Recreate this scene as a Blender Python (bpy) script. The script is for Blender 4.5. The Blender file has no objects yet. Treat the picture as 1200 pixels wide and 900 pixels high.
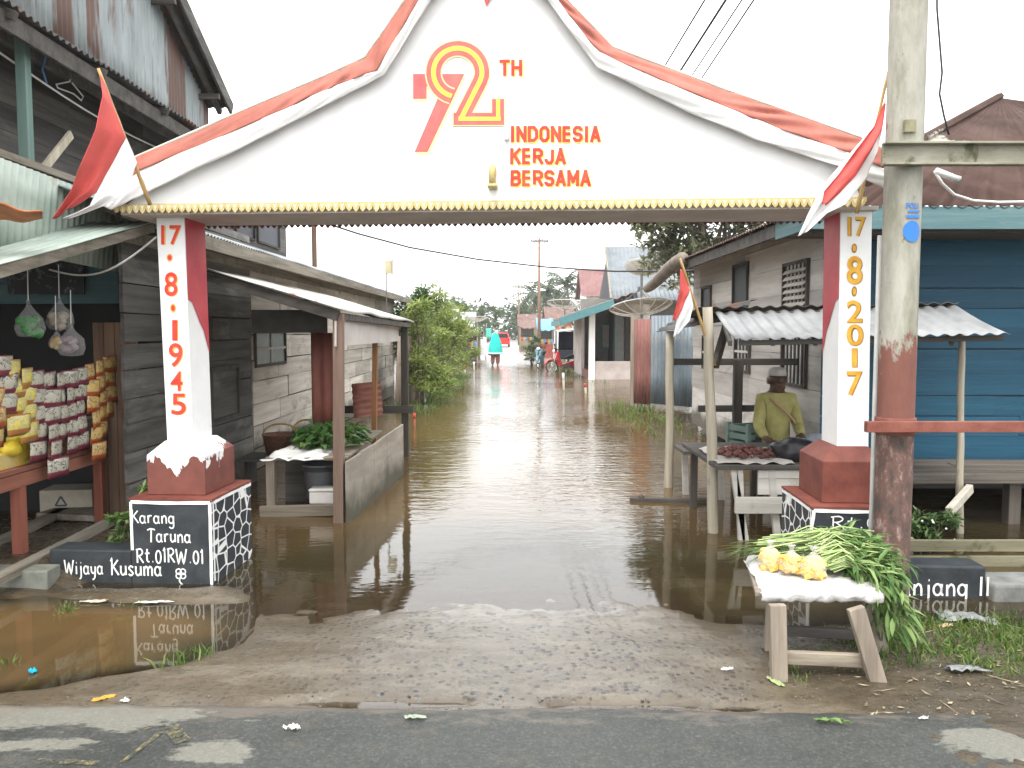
import bpy, bmesh, math, random
from mathutils import Vector, Matrix, noise as mnoise
random.seed(11)
R = math.radians
V = Vector
sc = bpy.context.scene
COL = sc.collection
# ------------------------------------------------------------------ camera, sky, sun, exposure
PITCH = math.atan(62 / 930)
CAM = V((0, 0, 1.65))
cam_data = bpy.data.cameras.new('camera')
cam_data.sensor_width = 36
cam_data.lens = 27.9
cam_data.clip_end = 3000
cam_data.clip_start = 0.05
cam = bpy.data.objects.new('camera', cam_data)
COL.objects.link(cam)
cam.location = CAM
cam.rotation_euler = (math.pi / 2 - PITCH, 0, 0)
sc.camera = cam

SUN_EL, SUN_AZ = R(62), R(200)
world = bpy.data.worlds.new('World')
sc.world = world
world.use_nodes = True
wn = world.node_tree
wn.nodes.clear()
sky = wn.nodes.new('ShaderNodeTexSky')
sky.sky_type = 'NISHITA'
sky.sun_disc = False
sky.sun_elevation = SUN_EL
sky.sun_rotation = SUN_AZ
sky.dust_density = 4
hs = wn.nodes.new('ShaderNodeHueSaturation')
hs.inputs['Saturation'].default_value = 0.25
mx = wn.nodes.new('ShaderNodeMixRGB')            # a closed, evenly bright cloud layer over the clear sky
mx.inputs[0].default_value = 0.86
mx.inputs[2].default_value = (9.2, 9.3, 9.4, 1)
bg = wn.nodes.new('ShaderNodeBackground')
bg.inputs[1].default_value = 0.12
wo = wn.nodes.new('ShaderNodeOutputWorld')
wn.links.new(sky.outputs[0], hs.inputs['Color'])
wn.links.new(hs.outputs[0], mx.inputs[1])
wn.links.new(mx.outputs[0], bg.inputs[0])
wn.links.new(bg.outputs[0], wo.inputs[0])
sl = bpy.data.lights.new('sun', 'SUN')
sl.energy = 1.3
sl.angle = R(25)
sl.color = (1, .96, .9)
so = bpy.data.objects.new('sun', sl)
COL.objects.link(so)
so.rotation_euler = (R(90) - SUN_EL, 0, R(180) - SUN_AZ)
sc.view_settings.view_transform = 'Standard'
sc.view_settings.look = 'None'
sc.view_settings.exposure = 1.5
sc.view_settings.gamma = 1
sc.render.engine = 'CYCLES'
sc.cycles.max_bounces = 8
sc.cycles.transparent_max_bounces = 12

# ------------------------------------------------------------------ pixel -> point on a real plane
CP, SP = math.cos(PITCH), math.sin(PITCH)
def ray(px, py):
    u, v = (px - 600) / 930, (450 - py) / 930
    return V((u, CP + v * SP, v * CP - SP))
def at(px, py, Y):
    d = ray(px, py)
    return CAM + d * (Y / d.y)
def gz(px, py, z=0.0):
    d = ray(px, py)
    return CAM + d * ((z - CAM.z) / d.z)
def atx(px, py, x):
    d = ray(px, py)
    return CAM + d * (x / d.x)
def rnd(a, b): return random.uniform(a, b)

# ------------------------------------------------------------------ objects
def tag(o, label=None, cat=None, group=None, kind=None):
    if label: o['label'] = label
    if cat: o['category'] = cat
    if group: o['group'] = group
    if kind: o['kind'] = kind
    return o
def thing(name, label, cat, loc=(0, 0, 0), rz=0, group=None):
    o = bpy.data.objects.new(name, None)
    COL.objects.link(o)
    o.location = loc
    o.rotation_euler = (0, 0, rz)
    return tag(o, label, cat, group)
def copy_tree(o, parent=None):
    c = o.copy()
    COL.objects.link(c)
    c.parent = parent
    for ch in list(o.children):
        copy_tree(ch, c)
    return c

class MB:
    """collects geometry of one part, in the coordinates of its thing"""
    def __init__(s): s.v, s.f, s.m, s.off = [], [], [], V((0, 0, 0))
    def add(s, vs, fs, mi=0):
        n = len(s.v)
        s.v += [tuple(V(p) - s.off) for p in vs]
        s.f += [tuple(i + n for i in f) for f in fs]
        s.m += [mi] * len(fs)
        return s
    def box(s, x0, x1, y0, y1, z0, z1, mi=0, j=0):
        vs = [V((x, y, z)) for z in (z0, z1) for y in (y0, y1) for x in (x0, x1)]
        if j: vs = [p + V((rnd(-j, j), rnd(-j, j), rnd(-j, j))) for p in vs]
        return s.add(vs, [(0, 2, 3, 1), (4, 5, 7, 6), (0, 1, 5, 4), (2, 6, 7, 3), (0, 4, 6, 2), (1, 3, 7, 5)], mi)
    def hexa(s, b, t, mi=0):
        return s.add(list(b) + list(t), [(3, 2, 1, 0), (4, 5, 6, 7), (0, 1, 5, 4), (1, 2, 6, 5), (2, 3, 7, 6), (3, 0, 4, 7)], mi)
    def beam(s, p, q, w, h, up=(0, 0, 1), mi=0, w2=None, h2=None):
        p, q = V(p), V(q)
        d = (q - p).normalized()
        up = V(up)
        if abs(d.dot(up)) > .98: up = V((0, 1, 0))
        a = d.cross(up).normalized()
        b = a.cross(d)
        w2, h2 = w2 or w, h2 or h
        f = lambda c, w, h: [c - a * w / 2 - b * h / 2, c + a * w / 2 - b * h / 2, c + a * w / 2 + b * h / 2, c - a * w / 2 + b * h / 2]
        return s.hexa(f(p, w, h), f(q, w2, h2), mi)
    def tube(s, pts, r, n=8, mi=0, cap=True):
        pts = [V(p) for p in pts]
        rs = r if isinstance(r, (list, tuple)) else [r] * len(pts)
        vs, fs = [], []
        prev = None
        for i, p in enumerate(pts):
            d = (pts[min(i + 1, len(pts) - 1)] - pts[max(i - 1, 0)]).normalized()
            if prev is None:
                a = d.cross(V((0, 0, 1)) if abs(d.z) < .9 else V((1, 0, 0))).normalized()
            else:
                a = (prev - d * prev.dot(d)).normalized()
            prev = a
            b = d.cross(a)
            for k in range(n):
                t = 2 * math.pi * k / n
                vs.append(p + (a * math.cos(t) + b * math.sin(t)) * rs[i])
        for i in range(len(pts) - 1):
            for k in range(n):
                k2 = (k + 1) % n
                fs.append((i * n + k, i * n + k2, (i + 1) * n + k2, (i + 1) * n + k))
        if cap:
            fs.append(tuple(range(n - 1, -1, -1)))
            fs.append(tuple((len(pts) - 1) * n + k for k in range(n)))
        return s.add(vs, fs, mi)
    def lathe(s, prof, c=(0, 0, 0), n=16, mi=0, sx=1, sy=1, fold=0, nf=9):
        c = V(c)
        vs, fs = [], []
        for (r, z) in prof:
            for k in range(n):
                t = 2 * math.pi * k / n
                q = r * (1 + fold * math.sin(nf * t) * (1 if r > .05 else 0))
                vs.append(c + V((q * math.cos(t) * sx, q * math.sin(t) * sy, z)))
        for i in range(len(prof) - 1):
            for k in range(n):
                k2 = (k + 1) % n
                fs.append((i * n + k, i * n + k2, (i + 1) * n + k2, (i + 1) * n + k))
        fs.append(tuple(range(n - 1, -1, -1)))
        fs.append(tuple((len(prof) - 1) * n + k for k in range(n)))
        return s.add(vs, fs, mi)
    def grid(s, fn, nu, nv, mi=0):
        vs = [fn(i / nu, j / nv) for j in range(nv + 1) for i in range(nu + 1)]
        fs = [(j * (nu + 1) + i, j * (nu + 1) + i + 1, (j + 1) * (nu + 1) + i + 1, (j + 1) * (nu + 1) + i) for j in range(nv) for i in range(nu)]
        return s.add(vs, fs, mi)
    def corr(s, A, B, D, pitch=.076, amp=.009, per=8, nv=3, sag=0, mi=0):
        """corrugated sheet: ribs run along A->D, waves across A->B"""
        A, B, D = V(A), V(B), V(D)
        n = (B - A).cross(D - A).normalized()
        L = (B - A).length
        nu = max(8, int(L / pitch * per))
        def fn(u, v):
            return A + (B - A) * u + (D - A) * v + n * (amp * math.sin(2 * math.pi * u * L / pitch) + sag * mnoise.noise(V((u * L * 1.3, v * 2, L))))
        return s.grid(fn, nu, nv, mi)
    def prism(s, pts, n, mi=0):
        """flat outline pts (list of 3d points) given thickness vector n"""
        n = V(n)
        k = len(pts)
        pts = [V(p) for p in pts]
        return s.add(pts + [p + n for p in pts], [tuple(range(k)), tuple(range(2 * k - 1, k - 1, -1))] + [(i, i + k, (i + 1) % k + k, (i + 1) % k) for i in range(k)], mi)
    def ico(s, c, r, sub=2, mi=0, sq=(1, 1, 1), j=0, seed=0):
        bm = bmesh.new()
        bmesh.ops.create_icosphere(bm, subdivisions=sub, radius=1)
        c = V(c)
        vs = []
        for v in bm.verts:
            p = v.co.copy()
            if j: p *= 1 + j * mnoise.noise(p * 1.7 + V((seed, seed * .7, 0)))
            vs.append(c + V((p.x * r * sq[0], p.y * r * sq[1], p.z * r * sq[2])))
        bm.verts.index_update()
        fs = [tuple(v.index for v in f.verts) for f in bm.faces]
        bm.free()
        return s.add(vs, fs, mi)
    def boards(s, o, u, up, L, H, bw, t=.02, nrm=None, joint=1.6, gap=.004, j=.004, mi=0):
        """wall of boards lying along u, stacked along up"""
        o, u, up = V(o), V(u).normalized(), V(up).normalized()
        n = V(nrm).normalized() if nrm else u.cross(up)
        z = 0
        while z < H - .01:
            w = min(bw * rnd(.85, 1.15), H - z)
            x = 0
            while x < L - .01:
                l = min(joint * rnd(.6, 1.4), L - x)
                if L - x - l < .3: l = L - x
                of = rnd(-j, j)
                a = o + u * (x + gap / 2) + up * (z + gap / 2 + rnd(-j, j) * .5) + n * of
                b = a + u * (l - gap)
                tilt = up * rnd(-j, j)
                q = [a, b + tilt, b + tilt + up * (w - gap), a + up * (w - gap)]
                s.hexa([p - n * t for p in q], [p for p in q], mi)
                x += l
            z += w
        return s
    def build(s, name, mat, parent=None, bev=0, smooth=False, solid=0, recalc=True, loc=None):
        me = bpy.data.meshes.new(name)
        me.from_pydata(s.v, [], s.f)
        for m in (mat if isinstance(mat, (list, tuple)) else [mat]):
            me.materials.append(m)
        if any(s.m):
            me.polygons.foreach_set('material_index', s.m)
        if recalc:
            bm = bmesh.new()
            bm.from_mesh(me)
            bmesh.ops.recalc_face_normals(bm, faces=bm.faces)
            bm.to_mesh(me)
            bm.free()
        if smooth:
            me.polygons.foreach_set('use_smooth', [True] * len(me.polygons))
        me.update()
        o = bpy.data.objects.new(name, me)
        COL.objects.link(o)
        o.parent = parent
        if loc is not None: o.location = loc
        if solid:
            md = o.modifiers.new('solid', 'SOLIDIFY')
            md.thickness = solid
            md.offset = 0
        if bev:
            md = o.modifiers.new('bevel', 'BEVEL')
            md.width = bev
            md.segments = 2
            md.limit_method = 'ANGLE'
        return o
def mb(at_=None):
    m = MB()
    if at_ is not None: m.off = V(at_)
    return m

# ------------------------------------------------------------------ materials
def L_(nt, a, b): nt.links.new(a, b)
def newmat(name):
    m = bpy.data.materials.new(name)
    m.use_nodes = True
    nt = m.node_tree
    return m, nt, nt.nodes['Principled BSDF']
def nnode(nt, t, **kw):
    n = nt.nodes.new(t)
    for k, v in kw.items():
        if k.startswith('i_'):
            k = k[2:]
            n.inputs[int(k) if k.isdigit() else k].default_value = v
        else:
            setattr(n, k, v)
    return n
def c4(c): return (c[0], c[1], c[2], 1)
def noise_n(nt, scale, vec=(1, 1, 1), detail=4, rough=.6, seed=0, dist=0):
    tc = nnode(nt, 'ShaderNodeTexCoord')
    mp = nnode(nt, 'ShaderNodeMapping')
    mp.inputs['Scale'].default_value = vec
    mp.inputs['Location'].default_value = (seed * 3.7, seed * 1.3, seed * 2.1)
    L_(nt, tc.outputs['Object'], mp.inputs[0])
    n = nnode(nt, 'ShaderNodeTexNoise', i_Scale=scale, i_Detail=detail, i_Roughness=rough, i_Distortion=dist)
    L_(nt, mp.outputs[0], n.inputs['Vector'])
    return n.outputs['Fac']
def ramp_n(nt, fac, stops, interp='LINEAR'):
    r = nnode(nt, 'ShaderNodeValToRGB')
    r.color_ramp.interpolation = interp
    e = r.color_ramp.elements
    while len(e) < len(stops): e.new(.5)
    for el, (p, c) in zip(e, stops):
        el.position = p
        el.color = c4(c) if not isinstance(c, (int, float)) else (c, c, c, 1)
    L_(nt, fac, r.inputs[0])
    return r.outputs[0]
def mix_n(nt, fac, a, b, mode='MIX'):
    m = nnode(nt, 'ShaderNodeMixRGB', blend_type=mode)
    for i, x in ((0, fac), (1, a), (2, b)):
        if isinstance(x, (int, float)): m.inputs[i].default_value = x
        elif isinstance(x, (tuple, list)): m.inputs[i].default_value = c4(x)
        else: L_(nt, x, m.inputs[i])
    return m.outputs[0]
def math_n(nt, op, a, b=0.0, clamp=False):
    m = nnode(nt, 'ShaderNodeMath', operation=op, use_clamp=clamp)
    for i, x in ((0, a), (1, b)):
        if isinstance(x, (int, float)): m.inputs[i].default_value = x
        else: L_(nt, x, m.inputs[i])
    return m.outputs[0]
def bump_n(nt, bsdf, h, strength=.4, dist=.01):
    b = nnode(nt, 'ShaderNodeBump', i_Strength=strength, i_Distance=dist)
    L_(nt, h, b.inputs['Height'])
    L_(nt, b.outputs[0], bsdf.inputs['Normal'])
SEED = [0]
def surf(name, c1, c2, scale=3, vec=(1, 1, 1), rough=.8, bump=.3, bscale=None, spots=(), island=0, metal=0, spec=.3, lo=.35, hi=.65, tide=0):
    """noise between two colours, sharper spots of other colours over it, random shade per island"""
    SEED[0] += 1
    m, nt, b = newmat(name)
    n = noise_n(nt, scale, vec, 6, .65, SEED[0])
    col = ramp_n(nt, n, [(lo, c1), (hi, c2)])
    for i, (sc_, scl, svec, thr, soft) in enumerate(spots):
        k = noise_n(nt, scl, svec, 5, .65, SEED[0] + 5 + i, .3)
        f = ramp_n(nt, k, [(thr, 0.0), (min(1, thr + soft), 1.0)])
        col = mix_n(nt, f, col, sc_)
    if island:
        g = nnode(nt, 'ShaderNodeNewGeometry')
        mr = nnode(nt, 'ShaderNodeMapRange', i_3=1 - island, i_4=1 + island)
        L_(nt, g.outputs['Random Per Island'], mr.inputs[0])
        h = nnode(nt, 'ShaderNodeHueSaturation')
        L_(nt, col, h.inputs['Color'])
        L_(nt, mr.outputs[0], h.inputs['Value'])
        col = h.outputs[0]
    if tide:                                        # flood tide mark at the foot of the boards
        tc = nnode(nt, 'ShaderNodeTexCoord')
        sx = nnode(nt, 'ShaderNodeSeparateXYZ')
        L_(nt, tc.outputs['Object'], sx.inputs[0])
        hh = math_n(nt, 'ADD', sx.outputs[2], math_n(nt, 'MULTIPLY', math_n(nt, 'SUBTRACT', noise_n(nt, 2.5, (1, 1, .5), 5, .65, 3), .5), tide * 1.4))
        col = mix_n(nt, ramp_n(nt, hh, [(tide * .7, .85), (tide * 1.1, 0.0)]), col, (.06, .052, .035))
    L_(nt, col, b.inputs['Base Color'])
    b.inputs['Roughness'].default_value = rough
    b.inputs['Metallic'].default_value = metal
    b.inputs['Specular IOR Level'].default_value = spec
    if bump:
        k = noise_n(nt, bscale or scale * 6, vec, 5, .7, SEED[0] + 2)
        bump_n(nt, b, k, bump, .01)
    return m
AX = {'x': (.06, 1, 1), 'y': (1, .06, 1), 'z': (1, 1, .06)}
def wood(name, c1, c2, axis='x', scale=14, spots=(), island=.22, rough=.85, bump=.5, tide=0):
    return surf(name, c1, c2, scale, AX[axis], rough, bump, scale * 3, spots, island, tide=tide)
def plain(name, c, rough=.5, var=.12, scale=8, bump=.1, **kw):
    d = [x * (1 - var) for x in c]
    e = [min(1, x * (1 + var)) for x in c]
    return surf(name, d, e, scale, rough=rough, bump=bump, **kw)
def leafmat(name, c1, c2, c3, trans=.35):
    m, nt, b = newmat(name)
    g = nnode(nt, 'ShaderNodeNewGeometry')
    col = ramp_n(nt, g.outputs['Random Per Island'], [(0, c1), (.55, c2), (1, c3)])
    L_(nt, col, b.inputs['Base Color'])
    b.inputs['Roughness'].default_value = .45
    b.inputs['Specular IOR Level'].default_value = .35
    tr = nnode(nt, 'ShaderNodeBsdfTranslucent')
    L_(nt, col, tr.inputs[0])
    ms = nnode(nt, 'ShaderNodeMixShader', i_0=trans)
    L_(nt, b.outputs[0], ms.inputs[1])
    L_(nt, tr.outputs[0], ms.inputs[2])
    L_(nt, ms.outputs[0], nt.nodes['Material Output'].inputs[0])
    return m
GREY = (.5, .5, .5)
RUST = (.13, .055, .03)
M = {}
M['plank_dark_y'] = wood('weathered dark planks', (.06, .057, .052), (.14, .135, .125), 'y', 12, [((.22, .21, .19), 2.2, (1, .4, 1), .55, .18)], .35, tide=.3)
M['plank_dark_x'] = wood('dark planks across', (.05, .045, .04), (.11, .1, .09), 'x', 12, (), .3)
M['plank_dark_z'] = wood('dark posts', (.045, .04, .035), (.10, .085, .07), 'z', 12, (), .25)
M['plank_light_y'] = wood('grey planks', (.34, .31, .265), (.52, .48, .42), 'y', 10, [((.13, .12, .10), 3, (1, .4, 1), .55, .2), ((.5, .47, .42), 5, (1, .25, 1), .62, .12)], .26, tide=.35)
M['plank_white_y'] = wood('whitewashed planks', (.36, .34, .315), (.52, .495, .465), 'y', 9, [((.2, .18, .165), 3, (1, .35, 1), .56, .2), ((.16, .12, .09), 7, (1, .3, 1), .66, .08)], .2, tide=.4)
M['wood_z'] = wood('weathered post wood', (.17, .14, .11), (.33, .28, .22), 'z', 16)
M['wood_x'] = wood('weathered rail wood', (.15, .125, .095), (.30, .26, .2), 'x', 16)
M['wood_y'] = wood('weathered board wood', (.15, .13, .1), (.30, .27, .22), 'y', 16, [((.09, .09, .06), 3, (1, 1, 1), .56, .2)])
M['wood_pale_z'] = wood('peeled pole wood', (.27, .24, .18), (.43, .39, .31), 'z', 14, [((.2, .16, .12), 6, (1, 1, .3), .6, .1)])
M['wood_pale_x'] = wood('pale sawn board', (.38, .35, .29), (.55, .52, .45), 'x', 14)
M['wood_brown_z'] = wood('brown panel wood', (.10, .06, .04), (.19, .12, .08), 'z', 14)
M['wood_red_z'] = wood('red brown painted wood', (.19, .06, .04), (.29, .10, .065), 'z', 10)
M['wood_red_y'] = wood('red brown painted rail', (.2, .075, .05), (.3, .12, .08), 'y', 10)
M['wood_orange_z'] = wood('orange brown stick', (.26, .12, .045), (.36, .18, .075), 'z', 12)
M['bamboo'] = surf('dry bamboo', (.36, .22, .08), (.52, .36, .15), 20, (1, 1, .2), .5, .1)
M['zinc'] = surf('zinc sheet', (.26, .28, .29), (.40, .42, .43), 2.5, (1, 1, 1), .45, .15, 20, [((.2, .16, .13), 3, (1, 1, 1), .66, .1)], 0, .35, .5)
M['zinc_old'] = surf('old bluish zinc sheet', (.19, .22, .22), (.31, .34, .345), 2.0, (1, 2.5, .5), .6, .2, 20, [((.12, .075, .06), 1.0, (1, 2.6, .35), .5, .06), ((.12, .12, .12), 4, (1, 5, .3), .6, .1)], 0, .2, .4)
M['zinc_rust'] = surf('rusty brown sheet', (.10, .06, .05), (.19, .115, .095), 3, (1, 1, .4), .7, .2, 20, [((.28, .24, .21), 2, (1, 1, .3), .62, .12)], 0, .1, .3)
M['zinc_dark'] = surf('dark roof sheet', (.05, .05, .05), (.11, .105, .10), 3, (1, 1, 1), .75, .2, 20, [(RUST, 3, (1, 1, 1), .55, .1)], 0, .1, .3)  # dark grey sheet with noise variation and rust spots
M['sheet_green'] = surf('pale green roof sheet', (.30, .37, .32), (.44, .5, .44), 3, (1, 1, 1), .5, .1, 20, [((.3, .27, .2), 2, (1, 1, 1), .62, .1)], 0, .1, .4)
M['sheet_blue'] = surf('blue grey fence sheet', (.10, .13, .15), (.2, .235, .26), 3, (1, 1, .3), .55, .2, 20, [((.14, .09, .08), 3, (1, 1, .2), .6, .1)], 0, .2, .4)
M['sheet_tan'] = surf('tan rusted fence sheet', (.24, .18, .14), (.38, .31, .26), 3, (1, 1, .3), .65, .2, 20, [((.2, .09, .05), 3, (1, 1, .3), .6, .1)], 0, .1, .3)
M['teal_wood'] = wood('faded teal board', (.07, .14, .155), (.14, .21, .215), 'y', 8, [((.2, .2, .17), 4, (1, .4, 1), .6, .1)])
M['teal_wood_x'] = wood('faded teal board across', (.06, .125, .14), (.12, .2, .205), 'x', 8, [((.2, .2, .17), 4, (.4, 1, 1), .6, .1)])
M['blue_plank'] = wood('deep blue painted planks', (.007, .052, .095), (.013, .085, .14), 'x', 7, [((.03, .05, .055), 4, (.3, 1, 1), .64, .1)], .14, .55)
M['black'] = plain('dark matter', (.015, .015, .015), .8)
M['iron'] = surf('dull steel', (.12, .12, .12), (.22, .22, .21), 12, rough=.45, bump=.1, metal=.6)
M['wire'] = plain('black cable', (.03, .03, .032), .6)
M['wire_white'] = plain('white cable', (.7, .7, .68), .5)
M['white'] = plain('white paint', (.78, .78, .76), .55, .03)
M['offwhite'] = surf('dirty white paint', (.5, .48, .45), (.68, .66, .63), 3, rough=.7, bump=.1)
M['plastic_white'] = plain('white plastic', (.72, .72, .7), .35, .04)
M['red_cloth'] = plain('red flag cloth', (.54, .085, .075), .75, .08)
M['white_cloth'] = plain('white flag cloth', (.78, .77, .76), .8, .04)
M['glass_dark'] = plain('dark window glass', (.025, .028, .032), .5, spec=.12)
# ------------------------------------------------------------------ ground, road, water
def smooth(a, b, x):
    t = max(0, min(1, (x - a) / (b - a)))
    return t * t * (3 - 2 * t)
def lerp_pts(pts, x):
    if x <= pts[0][0]: return pts[0][1]
    for (a, p), (b, q) in zip(pts, pts[1:]):
        if x <= b: return p + (q - p) * (x - a) / (b - a)
    return pts[-1][1]
LANE = [(0, .02), (3.1, .022), (3.35, .022), (3.9, .019), (4.3, .010), (4.65, .0025), (5.05, -.004), (5.5, -.016), (5.8, -.03), (7, -.09), (10, -.14), (30, -.13), (37, -.08), (39.2, .0), (42, .07), (60, .12), (400, .5)]
SIDE = [(0, .02), (3.3, .02), (5, -.04), (8, -.18), (30, -.18), (40, -.03), (45, .08), (60, .15), (400, .6)]
def terrain(x, y):
    n1 = mnoise.noise(V((x * .9, y * .9, 0)))
    n2 = mnoise.noise(V((x * 4, y * 4, 3)))
    n3 = mnoise.noise(V((x * 14, y * 14, 7)))
    hl = lerp_pts(LANE, y) - .012 * abs(x) * smooth(3.6, 6, y) * (1 - smooth(30, 40, y))
    k = smooth(1.2, 2.3, abs(x - .0))
    h = hl * (1 - k) + lerp_pts(SIDE, y) * k
    amp = 1 if y < 40 else .3
    h += amp * (.008 * n1 + .006 * n2 * (1 + k) + .0026 * n3)
    # puddle at the left foot of the gate
    d = ((x + 3.0) / 1.62) ** 2 + ((y - 4.14) / .68) ** 2 + .35 * n1 + .08 * n2
    h -= .075 * (1 - smooth(.55, 1.15, d))
    # low rim between the gate foot and the puddle
    if x < -1.5: h += (.062 + .03 * n1 + .015 * n2) * math.exp(-((y - 4.86) / .17) ** 2) * smooth(-1.5, -1.9, x)
    # muddy verge on the right, wet behind it
    kr = smooth(1.15, 1.5, x + .25 * (y - 3.9))
    if kr > 0 and y < 14:
        m = .045 * (1 - smooth(3.95, 4.4, y + .12 * n1)) - .045 * smooth(4.3, 4.8, y)
        h = h * (1 - kr) + kr * (m + .014 * n2 + .006 * n3 + .01 * n1) if y < 5.2 else h
    h += .006 * (mnoise.noise(V((x * 6, y * 8, 21))) + .6 * mnoise.noise(V((x * 15, y * 18, 5)))) * smooth(4.2, 4.6, y) * (1 - smooth(5.3, 5.9, y)) * (1 - smooth(1.6, 2, abs(x)))
    # shallow puddles between the lane and the asphalt
    for cx, cy, rx_, ry_ in ((-.62, 3.40, .42, .05), (.52, 3.38, .34, .05), (1.0, 3.36, .16, .04)):
        dd = ((x - cx) / rx_) ** 2 + ((y - cy) / ry_) ** 2 + .5 * n2
        h -= .032 * (1 - smooth(.5, 1.3, dd))
    # banks
    h += .42 * smooth(2.3, 3.4, -x) * smooth(20, 24, y) * (1 - smooth(50, 60, y))
    h += .17 * smooth(2.0, 2.6, x) * smooth(12.5, 14, y) * (1 - smooth(17, 19, y)) * (0.75 + n1)
    h += .20 * smooth(2.6, 3.2, -x) * (1 - smooth(6.5, 7.5, y)) * smooth(4.9, 5.2, y)
    h += .15 * smooth(2.2, 3.5, x) * smooth(5.7, 6.2, y) * (1 - smooth(8, 9, y)) * .5
    h += .5 * smooth(8, 20, abs(x)) * smooth(8, 20, y)
    return h
def axis(segs):
    out = []
    for a, b, st in segs:
        n = max(1, int(round((b - a) / st)))
        out += [a + (b - a) * i / n for i in range(n)]
    return out + [segs[-1][1]]
gx = axis([(-900, -100, 200), (-100, -20, 10), (-20, -5, 1), (-5, -2.6, .06), (-2.6, 2.7, .03), (2.7, 5, .08), (5, 20, 1), (20, 100, 10), (100, 900, 200)])
gy = axis([(-60, -4, 8), (-4, 2.4, .5), (2.4, 5.6, .03), (5.6, 9, .12), (9, 24, .4), (24, 60, 1), (60, 200, 20), (200, 1500, 200)])
g = MB()
nx = len(gx)
g.v = [(x, y, terrain(x, y)) for y in gy for x in gx]
g.f = [(j * nx + i, j * nx + i + 1, (j + 1) * nx + i + 1, (j + 1) * nx + i) for j in range(len(gy) - 1) for i in range(nx - 1)]
g.m = [0] * len(g.f)

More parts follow.
